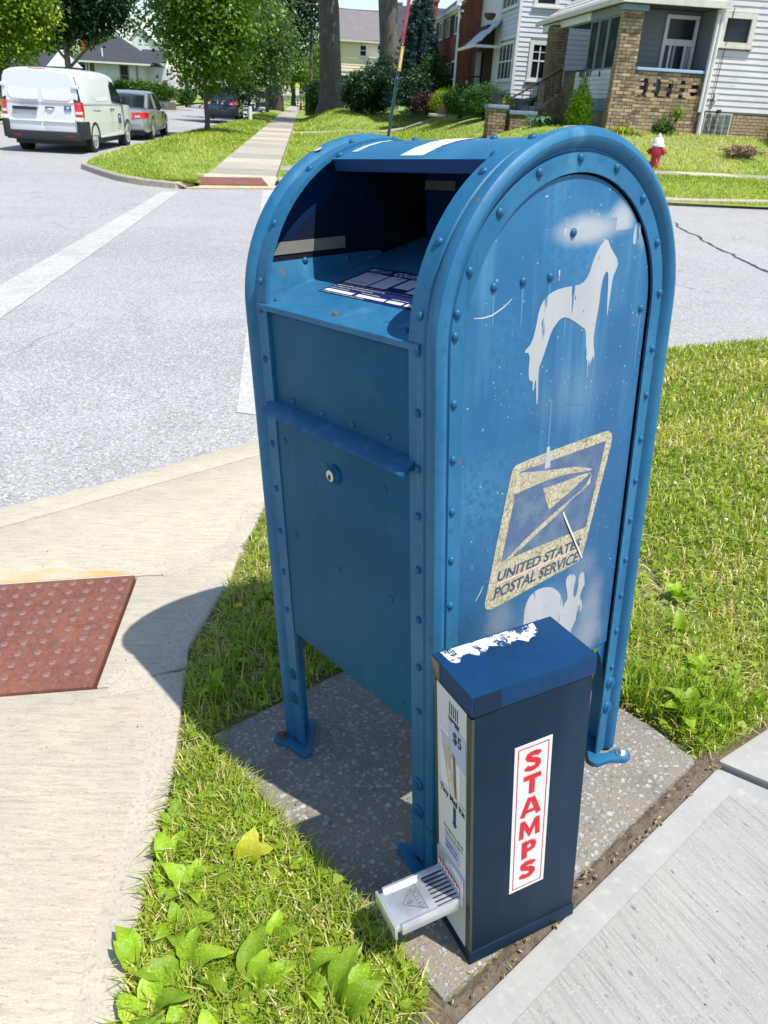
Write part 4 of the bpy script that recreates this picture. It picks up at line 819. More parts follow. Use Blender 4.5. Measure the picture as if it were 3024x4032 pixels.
# front plate with prints and the coin tray
fr_y = .0012
bx('front_frame', pm('olive_edge', (.05, .06, .045), .4, metal=.3), st_, -w+.0, 0, -.001, .004, .028, h-.045)
pl = bx('front_plate', M_white, st_, -.106, -.014, -.0022, -.0009, .028, .553)
def onfront(name, pts, mat, lift, parent): b = MB(); b.poly([(x, -.0022-lift, z) for x, z in pts]); return b.build(name, mat, parent)
for k in range(5): onfront('print_stripe', [(-.066+k*.0062, .515), (-.063+k*.0062, .515), (-.063+k*.0062, .540), (-.066+k*.0062, .540)], M_navyp, .0004, pl)
onfront('print_crest', [(-.070, .511), (-.034, .511), (-.038, .493), (-.050, .487), (-.060, .490), (-.064, .500)], M_navyp, .0004, pl)
b = MB(); b.lathe([(.004, 0), (.004, .0003)], 12, T=Matrix.Translation((-.052, -.0030, .503)) @ rot_to((0, -1, 0))); b.build('print_dot', M_white, pl)
onfront('price_card', [(-.068, .430), (-.015, .430), (-.015, .497), (-.068, .505)], M_lavender, .0006, pl)
F3 = lambda: MB(); fx, fz = (1, 0, 0), (0, 0, 1)
b = MB(); text_mb('$5', (-.053, -.0034, .470), fx, fz, b, h=.021, width=.026, bold=.01); b.build('price_lettering', M_black, pl)
onfront('kit_photo', [(-.095, .355), (-.030, .355), (-.030, .475), (-.095, .475)], pm('photo_grey', (.70, .70, .72), .5), .0005, pl)
onfront('kit_envelope', [(-.090, .440), (-.062, .452), (-.058, .400), (-.052, .360), (-.066, .358)], M_card, .0008, pl)
onfront('kit_flap', [(-.093, .468), (-.064, .462), (-.062, .450), (-.090, .438)], M_lavender, .0009, pl)
onfront('kit_bag', [(-.075, .410), (-.056, .405), (-.046, .352), (-.062, .350)], M_clear, .0010, pl)
for x, z in ((-.068, .402), (-.062, .392), (-.064, .380)): onfront('kit_stamp', [(x, z), (x+.008, z), (x+.008, z+.006), (x, z+.006)], M_pink, .0012, pl)
onfront('kit_box', [(-.056, .445), (-.046, .440), (-.041, .355), (-.049, .358)], pm('dark_tan', (.20, .13, .05), .7), .0007, pl)
b = MB(); b.add([(-.102, -.0027, .3545), (-.015, -.0027, .3545), (-.015, -.0027, .3555), (-.102, -.0027, .3555)], [(0, 1, 2, 3)]); text_mb('Tiny Mail Kit', (-.098, -.0027, .3350), fx, fz, b, h=.0125, width=.082, bold=.03); b.build('kit_lettering', M_black, pl)
onfront('print_arrow', [(-.054, .330), (-.045, .330), (-.045, .293), (-.041, .293), (-.0495, .283), (-.058, .293), (-.054, .293)], M_navyp, .0004, pl)
b = MB(); text_mb('MACHINE WILL REFUSE', (-.087, -.0027, .258), fx, fz, b, h=.0065, width=.066); text_mb('COINS WHEN EMPTY', (-.083, -.0027, .246), fx, fz, b, h=.0065, width=.060); b.build('plate_lettering', M_black, pl)
onfront('note_card', [(-.082, .203), (-.034, .203), (-.034, .240), (-.082, .240)], M_lavender, .0006, pl)
b = MB(); text_mb('Another Tiny', (-.079, -.0032, .227), fx, fz, b, h=.0065, width=.040, bold=.02); text_mb('Mail Kit Here', (-.079, -.0032, .216), fx, fz, b, h=.0065, width=.040, bold=.02); b.build('note_lettering', M_navyp, pl)
# coin slide
TT = Matrix.Rotation(math.radians(-4), 4, 'X')
tray = empty('coin_tray', None); tray.parent = st_; tray.matrix_local = Matrix.Translation((0, -.002, 0))
bx('coin_housing', M_chrome, tray, -.104, -.016, -.006, .0, .128, .196, bevel=.002)
bx('coin_decal', M_red, tray, -.098, -.022, -.0068, -.006, .158, .172)
for k in range(8): b = MB(); b.lathe([(.0042, 0), (.0042, .0004)], 12, T=Matrix.Translation((-.094+k*.0097, -.0069, .165)) @ rot_to((0, -1, 0)) @ Matrix.Diagonal((1, 1.5, 1, 1))); b.build('coin_mark', M_white, tray)
sl = bx('slide', M_chrome, tray, -.096, -.024, -.128, -.004, .128, .143, bevel=.0025)
for x in (-.0985, -.0215): bx('slide_rail', M_chrome, tray, x-.003, x+.003, -.118, -.004, .124, .149, bevel=.0015)
bx('slide_face', M_chrome, tray, -.1005, -.0195, -.1315, -.126, .118, .148, bevel=.002)
for k in range(8): bx('coin_slot', M_black, tray, -.091+k*.0088, -.0885+k*.0088, -.046, -.006, .1425, .1438)
b = MB(); tx, ty = np.array([-0.26, -1, 0])/1.033, np.array([1.0, 0, 0])
text_mb('VERTICAL', (-.034, -.064, .1438), (-1, 0, 0), (0, -1, 0), b, h=.010, width=.046, bold=.01); text_mb('8', (-.053, -.080, .1438), (-1, 0, 0), (0, -1, 0), b, h=.010, width=.008, bold=.01)
for p0, p1 in (((-.032, -.062), (-.088, -.062)), ((-.032, -.062), (-.058, -.098)), ((-.058, -.098), (-.088, -.062))):
    d = Vector((p1[0]-p0[0], p1[1]-p0[1])).normalized(); nn = Vector((-d.y, d.x))*.0007; b.add([(p0[0]+nn.x, p0[1]+nn.y, .1438), (p1[0]+nn.x, p1[1]+nn.y, .1438), (p1[0]-nn.x, p1[1]-nn.y, .1438), (p0[0]-nn.x, p0[1]-nn.y, .1438)], [(0, 1, 2, 3)])
b.build('tray_lettering', pm('dull_steel', (.3, .31, .33), .5, metal=.8), sl)
# ------------------------------------------------------------------ street, kerbs, far walks and lawns  (t, u frame)
def sheet(name, mat, ts, us, zfun, kind='structure', parent=None):
    T, U = np.meshgrid(ts, us, indexing='ij'); Z = zfun(T, U)
    V = np.stack([CC[0]*T+SS[0]*U, CC[1]*T+SS[1]*U, Z], 2).reshape(-1, 3); n, k = T.shape
    i = np.arange(n*k).reshape(n, k); F = np.stack([i[:-1, :-1], i[:-1, 1:], i[1:, 1:], i[1:, :-1]], 2).reshape(-1, 4)
    if True: F = F[:, ::-1]
    o = npmesh(name, V, F, mat, None, parent, True); tag(o, kind=kind); return o
b = MB(); b.lathe([(900, -.6), (900, -.58)], 48); g = b.build('ground', pm('far_ground', (.10, .13, .04), 1, var=[(.05, .4, .6, (.06, .09, .025))])); tag(g, kind='structure')
street = sheet('street', M_asph, np.concatenate([np.linspace(-6, 16, 45), np.linspace(20, 190, 18)]), np.linspace(-60, 60, 41), lambda t, u: zroad(t))
def strip4(name, mat, q, lift, parent=None, n=24):
    """worn road marking between two edges given as (t,u) pairs"""
    b = MB(); (a0, a1, b0, b1) = [np.array(p, float) for p in q]; L = []
    for k in range(n+1):
        s = k/n; p = a0+(a1-a0)*s; r = b0+(b1-b0)*s
        for v in (p, r): L.append(tu(v[0], v[1], float(zroad(v[0]))+lift))
    b.add(L, [(2*k, 2*k+1, 2*k+3, 2*k+2) for k in range(n)]); return b.build(name, mat, parent)
st1 = strip4('crosswalk_line', M_stripe, [(3.2, -2.67), (13.35, -2.42), (3.2, -2.25), (13.45, -2.15)], .004); tag(st1, label='worn white crosswalk line crossing the street on the far side of the crossing', cat='road marking', group='crosswalk lines')
st2 = strip4('crosswalk_line', M_stripe, [(2.70, -.36), (14.2, -.75), (2.58, .02), (14.3, -.30)], .004); tag(st2, label='worn white crosswalk line ending at the kerb behind the mailbox', cat='road marking', group='crosswalk lines')
b = MB(); tr = [(8.5, 3.2), (9.4, 4.6), (10.0, 5.6), (10.2, 6.2), (10.45, 7.2)]; path = []
rr = random.Random(3); Q = [(-6.6, 11.8), (-6.1, 11.2), (-5.5, 10.75), (-4.9, 10.1), (-4.3, 9.65), (-3.75, 9.1), (-3.3, 8.75), (-2.6, 8.2), (-1.5, 7.4)]
L = []
for i, (x, y) in enumerate(Q):
    for s in np.linspace(0, 1, 15)[:-1] if i < len(Q)-1 else [0]:
        nx, ny = Q[min(i+1, len(Q)-1)]; px_, py_ = x+(nx-x)*s, y+(ny-y)*s; w = .014*(1+.16*i)*rr.uniform(.5, 1.3); j = .05*noise.noise(Vector((px_*2.2, py_*2.2, 0)))+rr.gauss(0, .006)
        L += [(px_-w*.6+j, py_-w+j, -.1915+.0), (px_+w*.6+j, py_+w+j, -.1915)]
L = [(x, y, float(zroad(CC[0]*x+CC[1]*y))+.005) for x, y, z in L]
b.add(L, [(2*k, 2*k+2, 2*k+3, 2*k+1) for k in range(len(L)//2-1)]); o = b.build('tar_seam', M_tar); tag(o, label='black tar line sealing a crack across the street right of the mailbox', cat='road marking')
M_kerb = pm('kerb_concrete', (.40, .35, .26), .9, var=[(2, .4, .7, (.34, .31, .25)), (12, .5, .7, (.25, .21, .16)), (50, .6, .7, (.5, .46, .38))], bump=[(60, .4, .006)], coords='Object')
M_farwalk = pm('far_walk_concrete', (.37, .345, .28), .9, var=[(1.2, .4, .7, (.30, .275, .225)), (5, .5, .7, (.42, .385, .305)), (30, .5, .7, (.33, .30, .25))], bump=[(60, .3, .003)], rand=(.004, .26))
def kerb(name, pts, w, parent=None, ztop=lambda t, u: -.105, lift=0.02):
    b = MB(); P = [np.array(p, float) for p in pts]; V = []
    for i, p in enumerate(P):
        d = P[min(i+1, len(P)-1)]-P[max(i-1, 0)]; d /= np.linalg.norm(d); n = np.array([-d[1], d[0]])
        z = float(ztop(*p))+lift; zr = float(zroad(p[0]))-.05
        sg = 1 if w > 0 else -1
        for q, zz in ((p, zr), (p+n*.015*sg, z-.025), (p+n*.04*sg, z), (p+n*w, z), (p+n*w, zr)): V.append(tu(q[0], q[1], zz))
    b.add(V, [(i*5+k, i*5+k+1, (i+1)*5+k+1, (i+1)*5+k) for i in range(len(P)-1) for k in range(4)]); o = b.build(name, M_kerb, parent, sharp=35); tag(o, kind='structure'); return o
isl = [(14.0, -1.95), (13.80, -2.27), (14.15, -2.95), (14.75, -3.5), (15.6, -4.0), (16.75, -4.62), (18.2, -4.80), (22, -4.80), (30, -4.45), (46, -3.75), (80, -3.6), (190, -3.6)]
kerb('kerb', isl, .16)
curbA = [(14.5, -.45), (14.52, .5), (14.55, 3), (14.6, 6), (14.75, 8), (14.95, 10), (15.2, 14), (15.6, 30), (16, 60)]
kerb('kerb', curbA, -.18, ztop=zf, lift=.06)
# lawns
lawnL = MB(); bot = []
inner = [(190, -1.86), (60, -1.86), (30, -1.86), (16, -1.86), (14.2, -1.9)]
pts = [tu(t+(.0), u+.12, -.055) for t, u in isl[1:]] + [tu(t, u, -.055) for t, u in inner]
V = [(p[1], p[0]) for p in [(a[0], a[1]+.12) for a in isl[1:]] + inner]
# triangulated grid clipped to the island
ts = np.concatenate([np.linspace(13.9, 20, 26), np.linspace(20.5, 60, 60), np.linspace(64, 190, 20)])
uo = np.interp(ts, [p[0] for p in isl[1:]], [p[1]+.12 for p in isl[1:]]); k = np.linspace(0, 1, 14)
T = np.repeat(ts[:, None], 14, 1); U = uo[:, None] + (-1.86-uo[:, None])*k[None]; U = np.minimum(U, -1.86)
def dome_z(T, U, uo): f = (U-uo[:, None])/np.maximum(.01, -1.86-uo[:, None]); sc_ = ssm((T-13.9)/2.6); return -.088+.012*sc_+.09*sc_*np.sin(PI*np.clip(f, 0, 1))
Z = dome_z(T, U, uo)
VV = np.stack([CC[0]*T+SS[0]*U, CC[1]*T+SS[1]*U, Z], 2).reshape(-1, 3); i = np.arange(T.size).reshape(T.shape)
isl_o = npmesh('tree_lawn', VV, np.stack([i[:-1, :-1], i[1:, :-1], i[1:, 1:], i[:-1, 1:]], 2).reshape(-1, 4), M_lawnf, None, None, True); tag(isl_o, kind='structure')
tl = np.concatenate([np.linspace(14.62, 20, 30), np.linspace(20.5, 60, 50), np.linspace(64, 190, 16)]); ul = np.concatenate([np.linspace(-.52, 14, 62), np.linspace(15, 70, 20)])
lawn = sheet('front_lawn', M_lawnf, tl, ul, lambda t, u: zf(t, u)-.004)
sheet('side_street_lawn', M_lawnf, np.concatenate([np.linspace(18.5, 70, 40), np.linspace(75, 190, 12)]), np.concatenate([np.linspace(-90, -14.0, 20), np.linspace(-13.6, -12.0, 6)]), lambda t, u: -.05 + .5*ssm((-u-14.2)/5))
kerb('kerb', [(18.3, -40), (18.3, -16), (18.6, -13.5), (19.8, -12.1), (22, -11.85), (40, -11.2), (60, -10.6), (190, -10.6)], -.16)
# walk slabs along the side street
fw = empty('far_sidewalk', None, kind='structure')
b = MB(); 
tt = 15.3; k = 0
while tt < 75:
    L_ = 1.5 if tt > 16 else 1.4
    b = MB(); q = [tu(tt+.01, -1.84), tu(tt+.01, -.54), tu(tt+L_-.01, -.54), tu(tt+L_-.01, -1.84)]; z1 = -.045
    b.add([(p.x, p.y, z) for z in (-.3, z1) for p in q], [(0, 1, 2, 3), (7, 6, 5, 4), (0, 4, 5, 1), (1, 5, 6, 2), (2, 6, 7, 3), (3, 7, 4, 0)])
    o = b.build('slab', M_farwalk, fw); tt += L_; k += 1
b = MB(); b.add([tu(75, -1.84, -.045), tu(75, -.54, -.045), tu(190, -.54, -.045), tu(190, -1.84, -.045)], [(3, 2, 1, 0)]); b.build('walk_surface', M_farwalk, fw)
b = MB(); q = [tu(13.78, -2.10, -.185), tu(14.45, -.35, -.185), tu(15.3, -.54, -.045), tu(15.3, -1.84, -.045)]; b.add(q + [tu(13.78, -2.10, -.3), tu(14.45, -.35, -.3)], [(3, 2, 1, 0), (4, 0, 1, 5)]); b.build('far_ramp', M_conc, fw)
b = MB(); vp = [(13.86, -2.22), (14.2, -2.88), (14.8, -3.42), (15.6, -3.9), (16.75, -4.5), (18.2, -4.68), (22, -4.68), (30, -4.33), (46, -3.63), (80, -3.48)]
for k in range(len(vp)-1): b.poly([tu(*vp[k], -.093), tu(*vp[k+1], -.093), tu(max(vp[k+1][0], 14.2), -1.85, -.093), tu(max(vp[k][0], 14.0), -1.85, -.12 if k == 0 else -.093)])
b.build('verge', M_lawnf, fw); b = MB(); b.poly([tu(13.82, -2.26, -.10), tu(13.80, -2.06, -.178), tu(14.0, -1.84, -.14), tu(15.3, -1.83, -.05), tu(15.3, -2.6, -.06)]); b.build('ramp_flare', M_conc, fw)
b = MB(); q = [tu(13.98, -1.86, -.140), tu(14.42, -.66, -.143), tu(14.93, -.80, -.066), tu(14.49, -1.98, -.063)]; up_ = Vector((0, 0, .02))
b.add([p-up_ for p in q]+[p+up_*.9 for p in q], [(7, 6, 5, 4), (0, 1, 5, 4), (1, 2, 6, 5), (2, 3, 7, 6), (3, 0, 4, 7)])
ftp = b.build('tactile_paving', M_pad); tag(ftp, 'small rusty tactile plate at the kerb on the far side of the street', 'tactile paving')
b = MB(); b.lathe([(.022, 0), (.012, .008), (.001, .009)], 6); fd = b.mesh('dome', M_dome)
for i in range(5):
    for j in range(14):
        a = (i+.5)/5; c = (j+.5)/14; p = q[0].lerp(q[1], c).lerp(q[3].lerp(q[2], c), a)+up_*.9; o = bpy.data.objects.new('dome', fd); link(o, ftp); o.location = p
b = MB(); q = [tu(13.80, -2.05, -.176), tu(14.43, -.45, -.176), tu(14.44, -.63, -.142), tu(13.97, -1.88, -.140)]; b.add(q, [(3, 2, 1, 0)]); b.build('rust_stain', M_concr, fw)
# walk along the far kerb and the house walk
wa = empty('cross_sidewalk', None, kind='structure')
for k in range(26):
    u0 = -.5+k*1.5; b = MB(); q = [(16.65, u0+.01), (16.65, u0+1.49), (17.75, u0+1.49), (17.75, u0+.01)]; P = [tu(t, u, float(zf(np.array(17.1), np.array(u)))) for t, u in q]
    b.add([p-Vector((0, 0, .2)) for p in P]+[p+Vector((0, 0, .015)) for p in P], [(4, 5, 6, 7), (0, 1, 5, 4), (1, 2, 6, 5), (2, 3, 7, 6), (3, 0, 4, 7)]); b.build('slab', M_farwalk, wa)
wb = empty('house_walk', None, kind='structure')
for k in range(7):
    u0 = -.5+k*1.2; b = MB(); q = [(34.6, u0+.01), (34.6, u0+1.19), (35.7, u0+1.19), (35.7, u0+.01)]; P = [tu(t, u, float(zf(np.array(t), np.array(u)))) for t, u in q]
    b.add([p-Vector((0, 0, .2)) for p in P]+[p+Vector((0, 0, .02)) for p in P], [(4, 5, 6, 7), (0, 1, 5, 4), (1, 2, 6, 5), (2, 3, 7, 6), (3, 0, 4, 7)]); b.build('slab', M_farwalk, wb)
# far grass, as tufts standing on the lawns
def tuft_field(name, T, U, Z, L, Wd, kw, mats=GM):
    P = np.stack([CC[0]*T+SS[0]*U, CC[1]*T+SS[1]*U, Z], 1); return blades(name, P, L, Wd, mats, 1.0, kindw=kw)
n = 34000; T = 13.9+RNG.uniform(0, 1, n)**1.6*50; uo_ = np.interp(T, [p[0] for p in isl[1:]], [p[1]+.14 for p in isl[1:]]); f = RNG.uniform(0, 1, n); U = uo_+f*(-1.9-uo_)
k = (U < -1.88) & (U > uo_); T, U, f = T[k], U[k], f[k]; dist = (T+1.5)
pn = np.array([noise.noise(Vector((t*.55, u*1.2, 1.7))) for t, u in zip(T, U)])
for msk, kw in ((pn > .02, [.30, .48, .14, .08]), (pn <= .02, [.60, .16, .03, .21])): tuft_field('grass', T[msk], U[msk], -.095+.09*ssm((T[msk]-13.9)/2.6)*np.sin(PI*f[msk]), .085*np.clip(dist[msk]/20, .8, 1.6), .011*np.clip(dist[msk]/18, .8, 3), kw)
n = 60000; T = 14.75+RNG.uniform(0, 1, n)**1.5*40; U = -.45+RNG.uniform(0, 1, n)**1.1*14; k = ~((T > 16.6) & (T < 17.8)) & ~((T > 34.55) & (T < 35.75)) & ~((T > 19.8) & (U > 7.4)) & ~((T > 21.6) & (U > 4.6)); T, U = T[k], U[k]
pn = np.array([noise.noise(Vector((t*.8, u*.35, 9.7))) for t, u in zip(T, U)]); dry = (T > 18.3) & (T < 20) & (U > 7.0) & (pn > -.15)
for msk, kw in ((dry, [.12, .30, .54, .04]), (~dry & (pn > .04), [.36, .46, .10, .08]), (~dry & (pn <= .04), [.62, .16, .03, .19])): tuft_field('grass', T[msk], U[msk], zf(T[msk], U[msk])-.01, .075*np.clip(T[msk]/20, .8, 1.6), .011*np.clip(T[msk]/18, .9, 3), kw)

n = 46000; T = 14.75+RNG.uniform(0, 1, n)*5.1; U = 3.0+RNG.uniform(0, 1, n)*10; k = ~((T > 16.6) & (T < 17.8)); T, U = T[k], U[k]
pn = np.array([noise.noise(Vector((t*.9, u*.4, 4.7))) for t, u in zip(T, U)]); dry = (T > 18.0) & (U > 7.0) & (pn > -.2)
for msk, kw in ((dry, [.10, .28, .58, .04]), (~dry & (pn > .04), [.36, .46, .10, .08]), (~dry & (pn <= .04), [.62, .16, .03, .19])): tuft_field('grass', T[msk], U[msk], zf(T[msk], U[msk])-.01, .075, .012, kw)
n = 9000; T = RNG.uniform(20.2, 34.4, n); U = RNG.uniform(2.6, 6.6, n); k = ~((T < 23) & (U > 4.7)) & ~((T > 26.5) & (U > 5.4)); T, U = T[k], U[k]; tuft_field('grass', T, U, zf(T, U)-.01, .09, .017, [.5, .3, .06, .14])
# ------------------------------------------------------------------ houses
M_sidw = pm('white_siding', (.62, .64, .68), .55, var=[(3, .45, .7, (.56, .58, .62)), (20, .55, .75, (.5, .51, .53), (.3, 1, 1))], rand=(.0, .03))
M_sidg = pm('grey_siding', (.56, .555, .55), .6, var=[(2, .45, .7, (.50, .49, .48)), (14, .55, .75, (.42, .41, .39), (.25, 1, 1))], rand=(.0, .03))
M_sidbl = pm('pale_blue_siding', (.50, .56, .66), .55, rand=(.0, .03)); M_sidbe = pm('beige_siding', (.74, .66, .50), .6, rand=(.0, .02))
M_trim = pm('white_trim', (.68, .68, .66), .5, var=[(4, .5, .75, (.55, .54, .5))]); M_trimy = pm('aged_cream_trim', (.60, .58, .50), .55, var=[(5, .45, .7, (.48, .46, .39))])
M_blgrey = pm('blue_grey_paint', (.17, .24, .31), .6, var=[(6, .45, .7, (.12, .18, .24))])
M_sky_sill = pm('pale_blue_sill', (.30, .42, .58), .55)
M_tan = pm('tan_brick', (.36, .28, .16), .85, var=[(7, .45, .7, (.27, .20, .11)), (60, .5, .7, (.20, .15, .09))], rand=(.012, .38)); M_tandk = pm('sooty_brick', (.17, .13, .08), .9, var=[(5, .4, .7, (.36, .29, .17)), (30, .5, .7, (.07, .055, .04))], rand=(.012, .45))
M_mortar = pm('dark_mortar', (.10, .085, .065), .95); M_redb = pm('red_brick', (.20, .06, .036), .9, var=[(9, .4, .65, (.26, .085, .05)), (3, .5, .7, (.12, .042, .03)), (30, .55, .7, (.10, .04, .03))], rand=(.01, .2))
M_glassd = pm('shaded_glass', (.012, .02, .024), .5, spec=.05, var=[(2.5, .5, .7, (.05, .06, .06))]); M_glass = pm('window_glass', (.008, .013, .018), .22, spec=.3, var=[(1.5, .45, .7, (.018, .028, .036))]); M_curt = pm('pale_curtain', (.35, .37, .38), .8)
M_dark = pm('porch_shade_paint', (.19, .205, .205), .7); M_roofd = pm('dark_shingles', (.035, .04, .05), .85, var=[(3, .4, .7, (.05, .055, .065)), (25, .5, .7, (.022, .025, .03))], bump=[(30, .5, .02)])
M_roofg = pm('grey_shingles', (.17, .155, .16), .9, var=[(2, .4, .7, (.20, .185, .19)), (25, .5, .7, (.12, .11, .115), (1, 1, 3))], bump=[(25, .5, .02)]); M_iron = pm('black_iron', (.012, .012, .014), .5)
def house(name, t, u, z, label, cat='house', group=None): return empty(name, Matrix.Translation(tu(t, u, z)) @ Matrix(((SS[0], CC[0], 0, 0), (SS[1], CC[1], 0, 0), (0, 0, 1, 0), (0, 0, 0, 1))), label=label, cat=cat, group=group)
# in a house frame x runs right along u, y away along t, z up; the wall facing the camera lies at y = const, the left wall at x = const
def siding(parent, mat, fixed, axis, a0, a1, z0, z1, expo, holes=(), name='siding_board', out=.02):
    nrow = int(round((z1-z0)/expo)); e = (z1-z0)/nrow
    for r in range(nrow):
        za, zb = z0+r*e, z0+(r+1)*e; segs = [(a0, a1)]
        for (h0, h1, hz0, hz1) in holes:
            if hz0 < zb-.01 and hz1 > za+.01:
                ns = []
                for s0, s1 in segs:
                    if h1 <= s0 or h0 >= s1: ns.append((s0, s1))
                    else:
                        if h0 > s0+.01: ns.append((s0, h0))
                        if h1 < s1-.01: ns.append((h1, s1))
                segs = ns
        if not segs: continue
        for s0, s1 in segs:
            b = MB(); pr = [(out, za), (out*.94, za+.012), (.0, zb-.001), (-.02, zb-.001), (-.02, za)]
            if axis == 'y': V = [(s, fixed-d, z) for s in (s0, s1) for d, z in pr]      # facing -y
            else: V = [(fixed-d, s, z) for s in (s1, s0) for d, z in pr]                # facing -x
            b.add(V, [(i, 5+i, 5+(i+1) % 5, (i+1) % 5) for i in range(5)] + [(0, 1, 2, 3, 4), (9, 8, 7, 6, 5)])
            b.build(name, mat, parent)
def wbox(name, mat, parent, fixed, axis, a0, a1, z0, z1, d0, d1, bevel=0):
    """box on a wall: from d0 to d1 in front of it"""
    if axis == 'y': return bx(name, mat, parent, a0, a1, fixed-d1, fixed-d0, z0, z1, bevel)
    return bx(name, mat, parent, fixed-d1, fixed-d0, a0, a1, z0, z1, bevel)
def window(parent, fixed, axis, a0, a1, z0, z1, fw_=.09, mat=M_trim, sash=True, mull=(), cross=(), sill=True, glass=M_glass, depth=.05, recess=.03):
    b = MB()
    def add(p0, p1, q0, q1, d0, d1):
        if axis == 'y': b.box(p0, p1, fixed-d1, fixed-d0, q0, q1)
        else: b.box(fixed-d1, fixed-d0, p0, p1, q0, q1)
    add(a0, a0+fw_, z0, z1, -.02, depth); add(a1-fw_, a1, z0, z1, -.02, depth); add(a0+fw_, a1-fw_, z1-fw_, z1, -.02, depth-.003); add(a0+fw_, a1-fw_, z0, z0+fw_*.7, -.02, depth-.003)
    f = b.build('window', mat, parent)
    wbox('pane', glass, f, fixed, axis, a0+fw_*.9, a1-fw_*.9, z0+fw_*.6, z1-fw_*.9, -.03, recess-.02)
    if sash: wbox('sash_rail', mat, f, fixed, axis, a0+fw_, a1-fw_, (z0+z1)/2-.025, (z0+z1)/2+.025, -.02, recess)
    for m_ in mull: wbox('mullion', mat, f, fixed, axis, m_-.02, m_+.02, z0+fw_*.7, z1-fw_, -.02, recess-.004)
    for c0, c1, zc in cross: wbox('glazing_bar', mat, f, fixed, axis, c0, c1, zc-.012, zc+.012, -.02, recess-.007)
    if sill: wbox('sill', mat, f, fixed, axis, a0-.04, a1+.04, z0-.05, z0-.002, -.02, depth+.04)
    return f
BRICK = {}
def brick_mesh(L, H, D, mat):
    k = (round(L, 3), round(H, 3), round(D, 3), mat.name)
    if k not in BRICK:
        b = MB(); b.box(0, L, 0, D, 0, H); BRICK[k] = b.mesh('brick', mat)
    return BRICK[k]
BCOUNT = {}
def bricks(parent, mat, fixed, axis, a0, a1, z0, z1, L=.205, H=.0785, holes=(), key=None, limit=300, dark=None):
    """one face of brickwork: bricks one by one up to the limit of the thing, the rest in one part"""
    gap = .011; rows = int(round((z1-z0)/H)); h = (z1-z0)/rows; rest = MB(); rs = random.Random(int(a0*100+z0*10)); key = key or parent.name
    for r in range(rows):
        x = a0; first = True; za = z0+r*h
        while x < a1-.02:
            l = (L*.5 if (first and r % 2) else L)*rs.uniform(.96, 1.04); l = min(l, a1-x); first = False
            if any(h0 < x+l*.5 < h1 and z_0 < za+h*.5 < z_1 for h0, h1, z_0, z_1 in holes): x += l; continue
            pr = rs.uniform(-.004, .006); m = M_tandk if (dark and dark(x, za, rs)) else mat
            if BCOUNT.get(key, 0) < limit:
                lw = round((l-gap)*25)/25 if l < L*.9 else L-gap
                o = bpy.data.objects.new('brick', brick_mesh(min(lw, l-gap*.5), h-gap, .09, m)); link(o, parent); BCOUNT[key] = BCOUNT.get(key, 0)+1
                o.matrix_local = Matrix.Translation((x, fixed-.012-pr, za)) if axis == 'y' else Matrix.Translation((fixed-.012-pr, x+l-gap, za)) @ Matrix.Rotation(-PI/2, 4, 'Z')
            else:
                if axis == 'y': rest.box(x, x+l-gap, fixed-.012-pr, fixed+.05, za, za+h-gap)
                else: rest.box(fixed-.012-pr, fixed+.05, x, x+l-gap, za, za+h-gap)
            x += l
    if rest.v: tag(rest.build('brickwork', mat, parent), kind='stuff')
# --- house with the brick porch on the right
T0 = 19.93
H1 = house('porch_house', 0, 0, 0, 'grey sided house with a tan brick front porch at the upper right'); H1.matrix_world = TUM
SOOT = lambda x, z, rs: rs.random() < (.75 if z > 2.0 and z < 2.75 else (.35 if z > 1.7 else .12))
bx('wall', M_sidg, H1, 9.98, 22, T0+.07, T0+9, 1.5, 7.5)
siding(H1, M_sidg, T0, 'y', 10.0, 14.5, 1.545, 4.6, .1305, holes=[(10.05, 10.92, 2.96, 3.66)])
bx('corner_board', M_trim, H1, 9.93, 10.0, T0-.03, T0+.07, 1.52, 4.6)
window(H1, T0, 'y', 10.05, 10.92, 2.96, 3.66, .12, M_trimy, sash=False, depth=.05, recess=.0)
bx('foundation', M_mortar, H1, 9.95, 22, T0-.005+.02, T0+9, .3, 1.5)
# glass block window
gb = bx('glass_block_window', pm('pale_mortar', (.48, .45, .36), .8), H1, 10.13, 10.86, T0-.03, T0+.05, 1.0, 1.505)
M_gblock = pm('glass_block', (.06, .075, .075), .15, spec=.8, var=[(4, .4, .65, (.17, .19, .18))], rand=(.01, .4))
for i in range(4):
    for j in range(4): bx('glass_block', M_gblock, gb, 10.16+i*.172, 10.16+i*.172+.145, T0-.042, T0-.02, 1.022+j*.118, 1.022+j*.118+.100, bevel=.006)
# porch structure: near pillar, parapet, far pillar
bx('pillar_core', M_mortar, H1, 7.625, 8.095, T0+.005, T0+.20, .4, 3.56)
bricks(H1, M_tan, T0, 'y', 7.605, 8.115, 2.42, 3.56, dark=SOOT)
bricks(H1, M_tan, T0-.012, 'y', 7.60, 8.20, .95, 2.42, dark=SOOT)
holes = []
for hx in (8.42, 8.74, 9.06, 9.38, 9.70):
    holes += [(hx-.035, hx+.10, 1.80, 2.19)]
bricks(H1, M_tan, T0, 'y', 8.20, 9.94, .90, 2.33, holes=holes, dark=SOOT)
bricks(H1, M_tan, 7.605, 'x', T0, T0+.21, 2.42, 3.56, key='rest', limit=0)
bricks(H1, M_tan, 7.595, 'x', T0-.01, T0+.24, .9, 2.42, key='rest', limit=0)
bricks(H1, M_tan, T0+.015, 'y', 10.90, 13.4, .9, 1.49, key='rest', limit=0)
bx('parapet_core', M_mortar, H1, 8.1, 9.96, T0+.03, T0+.2, .4, 1.80); bx('parapet_core', M_mortar, H1, 8.1, 9.96, T0+.03, T0+.2, 2.19, 2.335)
